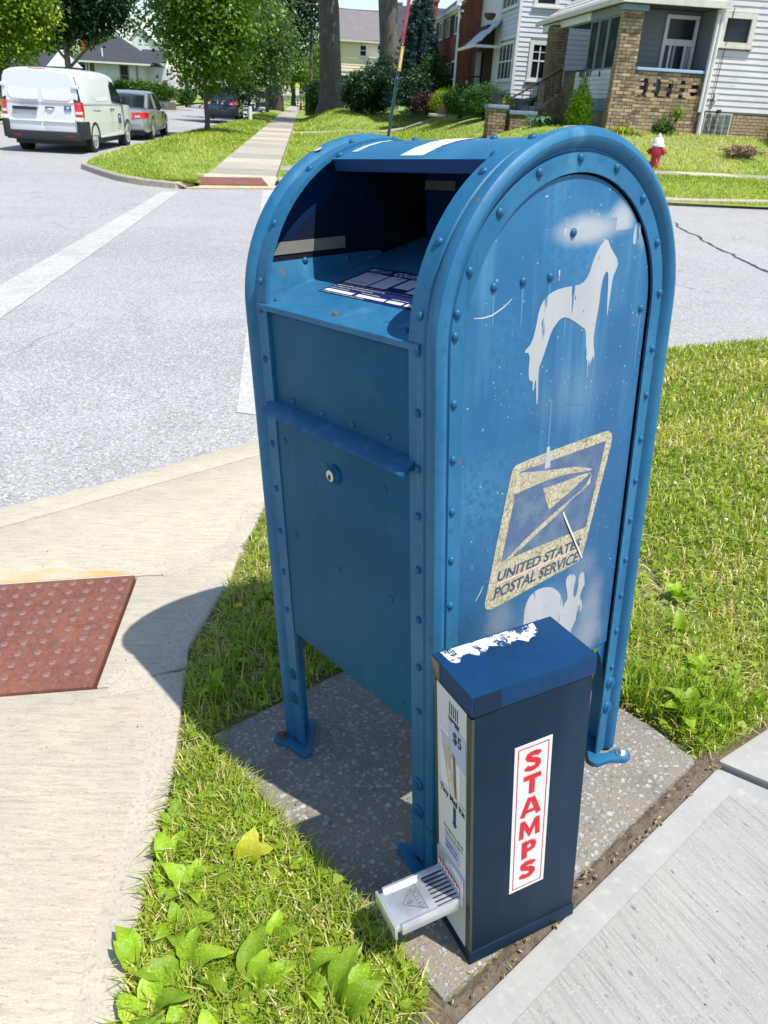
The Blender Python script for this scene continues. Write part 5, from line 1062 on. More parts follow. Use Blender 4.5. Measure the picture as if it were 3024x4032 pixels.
for hx in (8.26, 8.58, 8.90, 9.22, 9.54, 9.88): bx('parapet_post', M_tan, H1, hx-.05, hx+.07, T0+.02, T0+.2, 1.80, 2.19)
for k in range(6): bx('parapet_collar', M_tan, H1, 8.17+k*.32, 8.17+k*.32+.20, T0-.014, T0+.19, 1.805, 1.865); bx('parapet_collar', M_tan, H1, 8.17+k*.32, 8.17+k*.32+.20, T0-.014, T0+.19, 2.12, 2.185)
bx('parapet_cap', M_sky_sill, H1, 8.14, 9.93, T0-.05, T0+.26, 2.337, 2.405, bevel=.01)
bx('pillar_cap', M_blgrey, H1, 7.56, 8.18, T0-.05, T0+.28, 3.56, 3.69, bevel=.01)
bx('porch_floor', M_dark, H1, 7.7, 9.98, T0+.2, 25, .4, 1.62)
# recessed porch wall with the tripartite window
PW = T0+.97
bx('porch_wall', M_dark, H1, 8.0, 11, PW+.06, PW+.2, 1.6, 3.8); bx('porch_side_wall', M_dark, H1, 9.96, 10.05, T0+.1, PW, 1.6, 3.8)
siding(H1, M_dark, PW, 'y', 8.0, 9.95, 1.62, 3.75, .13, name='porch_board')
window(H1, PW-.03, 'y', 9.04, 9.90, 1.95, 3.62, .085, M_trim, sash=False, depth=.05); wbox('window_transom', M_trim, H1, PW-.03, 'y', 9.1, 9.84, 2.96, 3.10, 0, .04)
for a in (9.27, 9.66): wbox('window_mullion', M_trim, H1, PW-.03, 'y', a-.03, a+.03, 2.0, 2.97, 0, .04)
wbox('curtain', M_curt, H1, PW-.03, 'y', 9.36, 9.42, 2.0, 2.95, -.005, .015); wbox('curtain', M_curt, H1, PW-.03, 'y', 9.71, 9.80, 2.0, 2.95, -.005, .015)
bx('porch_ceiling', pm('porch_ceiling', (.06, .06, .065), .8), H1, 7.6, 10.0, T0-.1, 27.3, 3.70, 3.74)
# left flank: boarded sill with numbers, tall windows, far pillar and steps
siding(H1, M_sidg, 7.62, 'x', T0+.24, 23.1, 1.69, 2.335, .108, name='sill_board')
bx('sill_wall', M_sidg, H1, 7.64, 7.75, T0+.24, 23.1, 1.0, 2.34); bx('skirt_board', M_blgrey, H1, 7.58, 7.66, T0+.24, 23.2, 1.40, 1.685); bricks(H1, M_tan, 7.63, 'x', T0+.24, 23.6, .85, 1.40, key='rest', limit=0)
for y0, y1 in ((T0+.26, 21.0), (21.04, 21.75), (21.79, 22.45)):
    f = window(H1, 7.66, 'x', y0, y1, 2.34, 3.52, .06, M_dark, sash=False, sill=False, depth=.015, glass=M_glassd, recess=.018)
bx('window_head', M_dark, H1, 7.62, 7.8, T0+.24, 22.6, 3.50, 3.72)
for tx_, yy_ in (('815', 22.72), ('817', 22.14)): b = MB(); text_mb(tx_, (7.592, yy_, 2.205), (0, -1, 0), (0, 0, 1), b, h=.14, width=.46, bold=.05); b.build('house_number', M_iron, H1)
bx('number_hook', M_iron, H1, 7.575, 7.6, 21.0, 21.04, 2.19, 2.31)
bx('side_rail_wall', M_mortar, H1, 7.62, 7.85, 23.1, 24.2, 1.0, 2.40); bricks(H1, M_tandk, 7.615, 'x', 23.1, 24.2, 1.0, 2.36, key='rest', limit=0); bx('rail_cap', M_blgrey, H1, 7.55, 7.95, 22.3, 24.25, 2.37, 2.45, bevel=.01)
bx('pillar_core', M_mortar, H1, 7.40, 7.86, 25.23, 25.7, .4, 3.6); bricks(H1, M_tandk, 7.385, 'x', 25.2, 25.72, 2.0, 3.55, key='rest', limit=0); bricks(H1, M_tandk, 25.2, 'y', 7.38, 7.88, 2.0, 3.55, key='rest', limit=0)
bx('pillar_core', M_mortar, H1, 7.36, 7.96, 25.15, 25.8, .4, 2.0); bricks(H1, M_tandk, 7.345, 'x', 25.1, 25.82, .8, 2.0, key='rest', limit=0); bricks(H1, M_tandk, 25.1, 'y', 7.34, 7.98, .8, 2.0, key='rest', limit=0)
bx('porch_beam', M_trim, H1, 7.6, 7.8, 22.45, 27.2, 3.52, 3.70)
for k in range(6):
    bx('step', pm('step_concrete', (.2, .19, .17), .9) if k == 0 else MATS['step_concrete'], H1, 6.3+k*.2, 7.7, 24.4, 26.0, .8, 1.0+k*.11)
cw = MB()
for k in range(14): s = k/13; cw.box(6.05+s*1.5, 6.05+s*1.5+.135, 24.0, 24.35, .7, 1.05+.75*s**1.3+.05*math.sin(s*9))
cw.build('stair_cheek', M_tandk, H1, bevel=.02)
b = MB(); b.tube([tuple(p) for p in ((6.0, 24.2, 1.55), (6.9, 24.2, 2.05), (7.6, 24.2, 2.45))], .025, 6)
for k in range(8): x = 6.0+k*.22; b.tube([(x, 24.2, 1.0+k*.06), (x, 24.2, 1.55+.55*k*.22)], .012, 5)
b.build('stair_railing', M_iron, H1)
# porch roof, downspouts, cables
rv = MB(); E0 = 7.50; nb = 8
for k in range(nb):
    s0, s1 = k/nb, (k+1)/nb; x0, x1 = E0+1.9*s0, E0+1.9*s1; z0_, z1_ = 3.80+1.25*s0, 3.80+1.25*s1; y0, y1 = 27.6-1.0*s0, 27.6-1.0*s1
    rv = MB(); rv.add([(x0, T0-.15, z0_), (x0, y0, z0_), (x1, y1, z1_-.02), (x1, T0-.15, z1_-.02), (x0, T0-.15, z0_-.03), (x0, y0, z0_-.03)], [(0, 3, 2, 1), (0, 1, 5, 4), (0, 4, 3), (1, 2, 5)])
    rv.build('roof_course', pm('pale_roof_panel', (.50, .49, .47), .6, var=[(3, .45, .7, (.42, .41, .39))]) if k == 0 else MATS['pale_roof_panel'], H1)
bx('roof_deck', M_trim, H1, 7.55, 10.0, T0-.1, 27.4, 3.74, 3.79); bx('eave_fascia', M_trimy, H1, E0-.05, 10.15, T0-.22, T0-.12, 3.70, 3.84); bx('eave_fascia', M_trimy, H1, E0-.06, E0+.02, T0-.12, 27.6, 3.70, 3.82)
b = MB(); b.box(9.4, 10.0, T0-.12, T0-.05, 3.84, 5.05); b.build('roof_gable', M_trim, H1)
b = MB(); b.tube([(10.02, T0-.09, 3.7), (10.02, T0-.09, 1.05)], .042, 8); b.tube([(9.93, T0-.085, 3.6), (9.92, T0-.085, 1.5)], .038, 8); b.tube([(10.02, T0-.09, 1.45), (10.02, T0-.09, .95)], .055, 8); b.build('downspout', M_trim, H1, sharp=40)
b = MB(); b.tube([(10.28, T0-.06, 3.75)]+[(10.28-.06*s, T0-.05, 3.75-2.2*s) for s in np.linspace(.1, 1, 8)]+[(10.30+.10*math.sin(a), T0-.07, 1.40-.16+.18*math.cos(a)) for a in np.linspace(-.3, 5.6, 14)], .009, 5); b.build('cable', M_iron, H1)
bx('meter_box', M_trim, H1, 10.26, 10.34, T0-.08, T0, 1.78, 1.92); bx('hose_bib', M_iron, H1, 10.42, 10.50, T0-.1, T0, 1.50, 1.58)
for x in (10.12, 10.19, 10.26): bx('cable_clip', M_iron, H1, x, x+.03, T0-.035, T0, 1.765, 1.785)
bx('bed_edging', M_conc, H1, 7.2, 10.6, T0-.75, T0-.68, .5, .80)
# --- white house with the sided bay
H2 = house('white_house', 0, 0, 0, 'white sided house with a four pane bay behind the porch'); H2.matrix_world = TUM
U1, T1 = 7.22, 29.0
bx('wall', M_sidw, H2, U1+.07, 14, T1+.07, 38, .6, 6.5)
siding(H2, M_sidw, T1, 'y', U1, 10.6, 1.35, 4.95, .144, holes=[(7.70, 8.44, 2.2, 3.44), (7.66, 8.5, 4.38, 4.95)])
siding(H2, M_sidbl, U1, 'x', T1, 32.0, 3.62, 4.95, .148, holes=[(29.25, 31.7, 4.42, 4.95)]); siding(H2, M_sidw, U1, 'x', T1, 32.0, 1.2, 3.62, .144, holes=[(29.2, 31.5, 2.2, 3.40)])
bx('corner_board', M_trim, H2, U1-.03, U1+.06, T1-.03, T1+.06, 1.2, 4.95)
window(H2, T1, 'y', 7.70, 8.44, 2.22, 3.42, .13, M_trim, mull=(8.07,), cross=[(7.83, 8.31, 3.08)]); window(H2, T1, 'y', 7.66, 8.5, 4.40, 5.4, .12, M_trim, sash=False)
window(H2, U1, 'x', 29.2, 31.5, 2.2, 3.40, .09, M_trim, sash=True, mull=(29.78, 30.35, 30.92)); window(H2, U1, 'x', 29.25, 31.7, 4.42, 5.4, .09, M_trim, sash=False, mull=(29.85, 30.45, 31.05))
bx('side_trim', M_trim, H2, 9.85, 9.97, T1-.035, T1+.03, 1.3, 4.9); bx('foundation', M_mortar, H2, U1+.05, 14, T1+.05, 38, .3, 1.3)
# flared awning roof over the side door, with a planter above
b = MB(); aw = [(7.22, 4.2), (6.98, 3.95), (6.72, 3.72), (6.45, 3.48), (6.22, 3.34)]
for k in range(4): (x0, z0_), (x1, z1_) = aw[k], aw[k+1]; b = MB(); b.add([(x0, 31.6, z0_), (x0, 34.2, z0_), (x1, 34.5, z1_), (x1, 31.3, z1_), (x1, 31.3, z1_-.03), (x1, 34.5, z1_-.03), (x0, 31.6, z0_-.03)], [(0, 1, 2, 3), (3, 2, 5, 4), (0, 3, 4, 6)]); b.build('awning_course', M_sidbl, H2)
bx('awning_fascia', M_trim, H2, 6.16, 6.24, 31.2, 34.6, 3.24, 3.34); bx('awning_fascia', M_trim, H2, 6.2, 7.2, 31.22, 31.3, 3.24, 3.33)
b = MB(); b.lathe([(.10, 0), (.19, .09), (.22, .2), (.2, .21)], 12, T=Matrix.Translation((6.72, 31.5, 4.12))); b.build('hanging_planter', pm('planter_brown', (.10, .05, .03), .7), H2, sharp=40)
bx('porch_wall_dark', pm('dark_brown_wall', (.05, .032, .022), .9), H2, 6.98, 7.3, 33.0, 36, 1.2, 4.1); bx('entry_door', M_dark, H2, 6.86, 6.9, 33.2, 34.2, 1.5, 3.2)
b = MB(); b.tube([(5.2, 32.4, 1.35), (6.3, 32.4, 2.3), (6.9, 32.4, 2.35)], .03, 6)
for k in range(6): b.tube([(5.5+k*.2, 32.4, 1.0), (5.5+k*.2, 32.4, 1.6+k*.16)], .015, 5)
b.build('stair_railing', M_iron, H2)
b = MB(); b.add([(U1-.3, T1-.4, 5.9), (14, T1-.4, 5.9), (14, 38, 5.9), (U1-.3, 38, 5.9), (10.5, T1+2, 8.5), (10.5, 36, 8.5)], [(0, 1, 4), (1, 2, 5, 4), (2, 3, 5), (3, 0, 4, 5), (0, 3, 2, 1)]); b.build('roof', M_roofg, H2)
# --- red brick house
H3 = house('brick_house', 0, 0, 0, 'red brick house with white gutters and black shutters'); H3.matrix_world = TUM
U2, T2 = 6.42, 36.0
bx('wall', M_mortar, H3, U2+.045, 12, T2+.045, 43, .5, 4.95)
bricks(H3, M_redb, T2, 'y', U2, 8.2, 1.0, 5.4, L=.21, H=.077, key='rest', limit=0); LWN = [(36.25, 37.3, 1.6, 3.0), (37.75, 38.9, 1.9, 2.95), (36.3, 37.1, 3.95, 4.68), (38.2, 39.4, 3.95, 4.68), (40.2, 41.5, 3.95, 4.70)]
bricks(H3, M_redb, U2, 'x', T2, 42.4, 1.0, 4.78, L=.21, H=.077, key='rest', limit=0, holes=LWN)
for y0, y1, z0_, z1_ in LWN:
    window(H3, U2-.012, 'x', y0, y1, z0_, z1_, .08, M_trim, sash=z1_ < 3.5, sill=False, depth=.03)
    if z1_ > 3.5:
        for yy in (y0-.02, y1+.02-.0): wbox('shutter', M_iron, H3, U2, 'x', (yy-.42 if yy < y1 else yy), (yy if yy < y1 else yy+.42), z0_, z1_, .03, .06)
b = MB(); b.tube([(U2-.08, T2-.06, 4.75), (U2-.06, T2-.08, 4.55), (U2-.06, T2-.08, 1.1)], .055, 8); b.tube([(U2-.08, 42.3, 4.75), (U2-.06, 42.3, 1.2)], .05, 8); b.build('downspout', M_trim, H3, sharp=40)
bx('gutter', M_trim, H3, U2-.22, U2-.08, T2-.2, 42.6, 4.78, 4.92, bevel=.02); bx('soffit', M_trim, H3, U2-.12, U2+.1, T2-.1, 42.6, 4.70, 4.79)
b = MB(); b.add([(U2-.2, T2-.25, 4.93), (U2-.2, 42.7, 4.93), (9.2, 42.7, 7.2), (9.2, T2-.25, 7.2), (12.2, T2-.25, 4.93), (12.2, 42.7, 4.93)], [(0, 3, 2, 1), (3, 4, 5, 2)]); b.build('roof', M_roofd, H3)
b = MB(); b.add([(U2-.25, T2-.27, 4.88), (9.2, T2-.27, 7.15), (9.2, T2-.27, 7.36), (U2-.25, T2-.27, 5.09), (U2-.25, T2-.17, 4.88), (9.2, T2-.17, 7.15)], [(0, 1, 2, 3), (0, 4, 5, 1)]); b.build('rake_board', M_trim, H3)
b = MB(); b.add([(U2, T2+.04, 4.9), (9.2, T2+.04, 7.1), (12, T2+.04, 4.9)], [(0, 2, 1)]); b.build('gable_wall', M_redb, H3)
bx('balcony_rail', M_trim, H3, 7.9, 8.8, T2-.5, T2-.42, 4.3, 4.42); bx('entry_recess', MATS['dark_brown_wall'] if 'dark_brown_wall' in MATS else M_iron, H3, 7.35, 8.0, T2-.06, T2, 1.4, 3.45); bx('foundation_vent', M_trim, H3, 6.86, 7.12, T2-.03, T2, 2.14, 2.26)
b = MB(); b.box(0, .42, 0, .42, 0, 1.9); b.build('chimney', M_redb, H3, T=Matrix.Translation((6.2, 44.0, 3.9)))
bx('chimney_cap', M_redb, H3, 6.15, 6.68, 43.95, 44.48, 5.75, 5.87)
H4 = house('dark_roofed_house', 0, 0, 0, 'house with a dark blue roof behind the spruce'); H4.matrix_world = TUM
bx('wall', M_sidw, H4, 6.6, 13, 60, 70, .5, 4.6); b = MB(); b.add([(6.2, 59.5, 4.5), (13, 59.5, 4.5), (13, 65, 7.4), (6.2, 65, 7.4)], [(0, 1, 2, 3)]); b.build('roof', M_roofd, H4)
# --- beige house far behind the trunks
H5 = house('beige_house', 0, 0, 0, 'beige two storey house with a brown roof and a brick chimney'); H5.matrix_world = TUM
f5 = 85/62.; c5 = lambda u, z: (u*f5*1.0+.0, 1.405+(z-1.405)*f5); T3 = 85.0
def C5(u, z): return (.01+(u-.01)*f5, 1.405+(z-1.405)*f5)
(u0, zb_), (u1, zt_) = C5(1.957, 1.1), C5(6.86, 4.80)
bx('wall', M_sidbe, H5, u0+.02, u1, T3+.08, T3+9, 0, zt_)
w1 = (*[C5(3.842, 0)[0], C5(4.388, 0)[0]], C5(0, 3.932)[1], C5(0, 4.673)[1]); w2 = (C5(5.072, 0)[0], C5(5.5, 0)[0], C5(0, 4.373)[1], C5(0, 4.74)[1]); d1 = (C5(2.496, 0)[0], C5(3.218, 0)[0], C5(0, 1.9)[1], C5(0, 2.864)[1])
siding(H5, M_sidbe, T3, 'y', u0, u1, 1.2, zt_, .24, holes=[w1, w2, d1], out=.035)
window(H5, T3, 'y', *w1, .11, M_trim); window(H5, T3, 'y', *w2, .08, M_trim, sash=False); window(H5, T3, 'y', *d1, .2, M_trim, sash=False)
wbox('belt_course', M_trimy, H5, T3, 'y', u0, u1, C5(0, 2.96)[1], C5(0, 2.96)[1]+.06, 0, .06); wbox('wall_lamp', M_iron, H5, T3, 'y', C5(2.36, 0)[0], C5(2.44, 0)[0], C5(0, 2.65)[1], C5(0, 2.83)[1], 0, .12)
bx('upper_window_shade', M_trim, H5, C5(4.5, 0)[0], C5(5.6, 0)[0], T3-1.2, T3-.05, C5(0, 3.85)[1], C5(0, 3.92)[1]); bx('rear_addition', M_sidw, H5, C5(4.55, 0)[0], C5(5.6, 0)[0], T3-1.0, T3-.04, 1.0, C5(0, 3.85)[1])
e0, e1, r0, r1 = C5(1.85, 4.85), C5(7.05, 4.95), C5(1.72, 6.55), C5(6.9, 6.62)
b = MB(); b.add([(e0[0]-.1, T3-.5, e0[1]), (e1[0]+.1, T3-.5, e1[1]), (r1[0], T3+4.5, r1[1]+.55), (r0[0], T3+4.5, r0[1]+.55), (e0[0]-.1, T3+9.5, e0[1]), (e1[0]+.1, T3+9.5, e1[1])], [(0, 1, 2, 3), (3, 2, 5, 4), (0, 3, 4), (1, 5, 2)]); b.build('roof', M_roofg, H5)
bx('gutter', M_trimy, H5, e0[0]-.1, e1[0]+.1, T3-.62, T3-.5, e0[1]-.12, e0[1]+.03)
cx0, cz0 = C5(6.40, 5.2); cx1, cz1 = C5(6.70, 7.18); ch = bx('chimney', pm('orange_brick', (.34, .17, .09), .85, var=[(12, .4, .7, (.24, .11, .06)), (1, .5, .505, (.18, .10, .06), (.01, .01, 14))]), H5, cx0, cx1, T3-.2, T3+.5, cz0, cz1); bx('chimney_cap', M_dark, ch, cx0-.05, cx1+.05, T3-.25, T3+.55, cz1, cz1+.12)
bx('chimney', MATS['orange_brick'], H5, r0[0]-.1, r0[0]+.35, T3+4.2, T3+4.8, r0[1]+.3, r0[1]+1.2)
# --- bungalow, garage and gable house on the left
H6 = house('bungalow', 0, 0, 0, 'low white bungalow with a dark hipped roof behind the hedge'); H6.matrix_world = TUM
f6 = 80/52.
def C6(u, z): return (.01+(u-.01)*f6, 1.405+(z-1.405)*f6)
T4 = 80.0; u0, ze = C6(-13.3, 2.46); u1 = C6(-8.95, 2.5)[0]; za = C6(0, 3.80)[1]; ua = C6(-11.05, 0)[0]
bx('wall', M_sidw, H6, C6(-12.0, 0)[0], C6(-9.3, 0)[0], T4+.08, T4+8, -.2, ze); bx('side_wing', M_sidw, H6, C6(-9.3, 0)[0], C6(-8.35, 0)[0], T4+2.5, T4+9, -.2, ze-.1)
siding(H6, M_sidw, T4, 'y', C6(-12.0, 0)[0], C6(-9.3, 0)[0], 0, ze-.05, .2, holes=[(C6(-10.62, 0)[0], C6(-10.08, 0)[0], C6(0, 1.2)[1], C6(0, 2.40)[1])], out=.03)
window(H6, T4, 'y', C6(-10.62, 0)[0], C6(-10.08, 0)[0], C6(0, 1.3)[1], C6(0, 2.40)[1], .10, M_dark); bx('porch_recess', M_dark, H6, C6(-13.1, 0)[0], C6(-12.0, 0)[0], T4+1.66, T4+8, -.2, ze); window(H6, T4+1.58, 'y', C6(-13.06, 0)[0], C6(-12.6, 0)[0], C6(0, 1.5)[1], C6(0, 2.35)[1], .1, M_dark)
for a in (-12.52, -12.36, -11.98): bx('porch_post', M_trim, H6, C6(a, 0)[0], C6(a, 0)[0]+.12, T4-.05, T4+.1, 1.2 if a < -12.1 else -.2, ze)
b = MB(); b.add([(u0-.2, T4-.5, ze+.02), (u1+.2, T4-.5, ze+.02), (u1+.2, T4+9, ze+.02), (u0-.2, T4+9, ze+.02), (ua-.1, T4+4, za+.12), (ua+.2, T4+4, za+.12)], [(0, 1, 5, 4), (1, 2, 5), (2, 3, 4, 5), (3, 0, 4)]); b.build('roof', M_roofd, H6)
bx('gutter', M_trim, H6, u0-.25, u1+.25, T4-.64, T4-.5, ze-.10, ze+.04)
x0, x1 = C6(-9.9, 0)[0], C6(-8.2, 0)[0]; zr = C6(0, 3.3)[1]; ze2 = C6(0, 2.66)[1]
b = MB(); b.add([(x0, T4+2, ze2-.1), (x1, T4+2, ze2-.1), (x1-.1, T4+6, zr+.1), (x0, T4+6, zr+.1)], [(0, 1, 2, 3)]); b.build('wing_roof', M_roofd, H6); bx('chimney', M_redb, H6, C6(-8.42, 0)[0], C6(-8.2, 0)[0], T4+2, T4+2.6, 0, 1.9); bx('chimney', M_redb, H6, C6(-13.25, 0)[0], C6(-12.95, 0)[0], T4+4, T4+4.7, 3.0, 5.0)
b = MB(); b.tube([(C6(-9.62, 0)[0], T4-.1, ze-.1), (C6(-9.62, 0)[0], T4-.1, 0)], .07, 6); b.build('downspout', M_dark, H6); bx('roof_vent', M_trim, H6, C6(-11.6, 0)[0], C6(-11.55, 0)[0]+.05, T4+.4, T4+.5, ze+.2, ze+1.1)
H7 = house('garage', 0, 0, 0, 'grey garage with a pale pyramid roof behind the van'); H7.matrix_world = TUM; f7 = 72/48.
def C7(u, z): return (.01+(u-.01)*f7, 1.405+(z-1.405)*f7)
M_gar = pm('grey_garage', (.22, .24, .26), .7); bx('wall', M_gar, H7, C7(-13.45, 0)[0], C7(-12.3, 0)[0], 72, 75, -.2, C7(0, 2.05)[1]); bx('wing', M_gar, H7, C7(-15.6, 0)[0], C7(-13.45, 0)[0], 72.6, 77, -.2, C7(0, 2.0)[1])
a = C7(-12.9, 2.86); l = C7(-13.55, 2.04); r = C7(-12.2, 2.06); b = MB(); b.add([(l[0], 71.8, l[1]), (r[0], 71.8, r[1]), (r[0], 75.2, r[1]), (l[0], 75.2, l[1]), (a[0]-.2, 73.4, a[1]), (a[0]+.1, 73.4, a[1])], [(0, 1, 5, 4), (1, 2, 5), (2, 3, 4, 5), (3, 0, 4)]); b.build('roof', pm('pale_grey_shingles', (.42, .43, .45), .85), H7)
b = MB(); b.add([(l[0]-3.2, 72.4, l[1]-.1), (l[0], 72.4, l[1]-.1), (l[0], 75, l[1]+1.0), (l[0]-3.2, 75, l[1]+1.0)], [(0, 1, 2, 3)]); b.build('wing_roof', M_roofd, H7)
H8 = house('gable_house', 0, 0, 0, 'white gabled house rising far behind the bungalow'); H8.matrix_world = TUM; f8 = 140/95.
def C8(u, z): return (.01+(u-.01)*f8, 1.405+(z-1.405)*f8)
gl, gr, ga, gb_ = C8(-17.75, 5.6), C8(-15.6, 5.6), C8(-16.85, 6.6), C8(-17, 3.5)
b = MB(); b.add([(gl[0], 140, 0), (gr[0], 140, 0), (gr[0], 140, gr[1]), (ga[0], 140, ga[1]), (gl[0], 140, gl[1])], [(0, 1, 2, 3, 4)]); b.add([(gr[0], 140, 0), (gr[0]+.1, 150, 0), (gr[0]+.1, 150, gr[1]), (gr[0], 140, gr[1])], [(0, 1, 2, 3)]); b.build('wall', M_sidw, H8)
b = MB(); b.add([(gl[0]-.5, 139.6, gl[1]-.3), (ga[0], 139.6, ga[1]+.15), (ga[0], 150, ga[1]+.15), (gl[0]-.5, 150, gl[1]-.3), (gr[0]+.5, 139.6, gr[1]-.3), (gr[0]+.5, 150, gr[1]-.3)], [(0, 1, 2, 3), (1, 4, 5, 2)]); b.build('roof', M_sidg, H8)
for p, q in ((-17.047, -16.702), (-16.427, -16.08)): window(H8, 140, 'y', C8(p, 0)[0], C8(q, 0)[0], C8(0, 5.216)[1], C8(0, 5.66)[1], .1, M_trim, sash=False)

# ------------------------------------------------------------------ trees and shrubs
M_bark = pm('grey_bark', (.15, .135, .12), .95, var=[(4, .4, .7, (.10, .09, .08), (1, 1, .25)), (30, .45, .7, (.06, .053, .047), (1.6, 1.6, .16)), (9, .55, .75, (.22, .20, .175), (1, 1, .3))], bump=[(26, .9, .04, 'noise', (1.6, 1.6, .16))])
M_barkd = pm('dark_bark', (.07, .058, .05), .95, var=[(20, .45, .7, (.035, .03, .026), (1.5, 1.5, .2))], bump=[(26, .8, .03, 'noise', (1.5, 1.5, .2))])
L_maple = leafmat('maple_leaf', (.045, .125, .010), (.105, .215, .014), 1.1, .38, .4, (.24, .36, .06))
L_pale = leafmat('pale_maple_leaf', (.05, .12, .025), (.11, .20, .04), 1.0, .42, .3, (.30, .38, .16))
L_yel = leafmat('yellow_green_leaf', (.10, .22, .008), (.24, .36, .012), .9, .4, .4, (.34, .36, .04))
L_dark = leafmat('dark_leaf', (.010, .038, .012), (.022, .065, .02), .5, .45, .25, (.05, .11, .03))
L_mid = leafmat('mid_leaf', (.05, .14, .01), (.12, .24, .015), .4, .45, .35, (.20, .32, .03))
L_hedge = leafmat('hedge_leaf', (.03, .10, .006), (.06, .15, .008), 1.5, .5, .25, (.10, .20, .012)); L_box = leafmat('boxwood_leaf', (.018, .075, .005), (.035, .115, .008), 2.5, .5, .25, (.06, .15, .012))
L_lime = leafmat('lime_leaf', (.16, .25, .01), (.28, .36, .015), 3, .5, .35); L_spruce = leafmat('spruce_needle', (.016, .06, .055), (.035, .10, .088), 1.3, .55, .1, (.07, .16, .14))
L_purple = leafmat('purple_leaf', (.03, .008, .014), (.055, .012, .02), 2, .5, .2); L_arb = leafmat('arborvitae_leaf', (.08, .20, .006), (.14, .28, .01), 5, .5, .35, (.22, .34, .02)); L_hosta = leafmat('hosta_leaf', (.05, .15, .08), (.10, .22, .13), 5, .45, .25, (.22, .34, .22))
def leaf_cloud(name, pts, size, mat, parent, droop=.5, aspect=.62, out=None, loc=(0, 0, 0)):
    """one folded leaf (two faces) per point, hanging outwards"""
    n = len(pts); az = RNG.uniform(0, 2*PI, n); pit = RNG.normal(-droop, .5, n)
    if out is not None: az = np.arctan2(out[:, 1], out[:, 0]) + RNG.normal(0, .9, n)
    d = np.stack([np.cos(az)*np.cos(pit), np.sin(az)*np.cos(pit), np.sin(pit)], 1); rl = RNG.normal(0, .55, n)
    s0 = np.stack([-np.sin(az), np.cos(az), np.zeros(n)], 1); nn = np.cross(d, s0); s = s0*np.cos(rl)[:, None] + nn*np.sin(rl)[:, None]; up = np.cross(s, d)
    L = (size*RNG.uniform(.6, 1.3, n))[:, None]; w = L*aspect*.5
    a = pts; m1 = a+d*L*.45+s*w+up*L*.10; m2 = a+d*L*.45-s*w+up*L*.10; tip = a+d*L
    V = np.stack([a, m1, tip, m2], 1).reshape(-1, 3); k = np.arange(n)*4
    F = np.concatenate([np.stack([k, k+1, k+2], 1), np.stack([k, k+2, k+3], 1)])
    return npmesh(name, V, F, mat, None, parent)
def blob_points(blobs, n, shell=.45):
    """points spread through overlapping ellipsoids, denser near their surfaces, bunched into sprays"""
    B = np.array(blobs, float); vol = (B[:, 3]*B[:, 4]*B[:, 5])**(2/3); pk = RNG.choice(len(B), n, p=vol/vol.sum())
    v = RNG.normal(0, 1, (n, 3)); v /= np.linalg.norm(v, axis=1)[:, None]; r = RNG.uniform(shell, 1.04, n)**.7
    P = B[pk, :3] + v*B[pk, 3:6]*r[:, None]; return P, v
def sprays(blobs, n, per, spread, shell=.5):
    P, v = blob_points(blobs, n, shell); Q = np.repeat(P, per, 0); vv = np.repeat(v, per, 0)
    return Q + RNG.normal(0, spread, Q.shape) + vv*RNG.uniform(-.3, 1.0, (len(Q), 1))*spread*1.2, vv
def crown_blobs(c, R, n, rs, size=(.28, .5), low=-.9):
    out = []
    for k in range(n):
        while True:
            v = np.array([rs.uniform(-1, 1), rs.uniform(-1, 1), rs.uniform(low, 1)])
            if .25 < np.linalg.norm(v) < .85: break
        f = rs.uniform(*size); out.append((c[0]+v[0]*R[0], c[1]+v[1]*R[1], c[2]+v[2]*R[2], R[0]*f, R[1]*f, R[2]*f*.7))
    return out
def limbs(b, base, top, r0, r1, blobs, rs, nl=9, start=.35):
    base = Vector(base); top = Vector(top); path = [base.lerp(top, k/7)+Vector((rs.gauss(0, .012), rs.gauss(0, .012), 0))*(top-base).length*.3*(k > 0) for k in range(8)]
    b.tube(path, [r0*1.35, r0*1.02]+[r0+(r1-r0)*k/7 for k in range(2, 8)], 12)
    for bl in rs.sample(list(blobs), min(nl, len(blobs))):
        s = rs.uniform(start, .95); p = base.lerp(top, s); e = Vector(bl[:3]); m = p.lerp(e, .5)+Vector((0, 0, (e-p).length*.10)); rr = (r0+(r1-r0)*s)*.5
        b.tube([p, m, e], [rr, rr*.6, rr*.2], 6)
def tree(name, t, u, z, H, crown_c, R, label, leaf, n, per, size, r0, bark=M_bark, nb=26, lean=(0, 0), seed=1, group=None, trunk_top=None, spread=.16, cat='tree', low=-.9, blobs=None, droop=.5):
    rs = random.Random(seed); root = empty(name, TUM @ Matrix.Translation((u, t, z)), label=label, cat=cat, group=group)
    bl = blobs or crown_blobs(crown_c, R, nb, rs, low=low)
    P, v = sprays(bl, n, per, spread); leaf_cloud('crown', P, size, leaf, root, droop, out=v)
    b = MB(); limbs(b, (0, 0, -.15), (lean[0], lean[1], trunk_top or crown_c[2]), r0, r0*.35, bl, rs); b.build('trunk', bark, root, sharp=60)
    return root
GT = 'young street trees along the tree lawn'
tree('young_maple', 30.6, -3.50, -.02, 7, (-.05, 0, 4.2), (2.15, 1.8, 3.25), 'young maple with a full green crown on the grass corner, nearest of the street trees', L_maple, 3200, 7, .17, .085, nb=52, seed=3, group=GT, spread=.17, low=-.95)
tree('young_maple', 46.5, -2.95, -.02, 8, (.2, 0, 4.3), (2.2, 1.8, 3.7), 'slim paler street tree right of the nearest maple with a pale trunk base', L_pale, 2600, 6, .20, .075, nb=46, seed=5, group=GT, spread=.2, low=-.95)
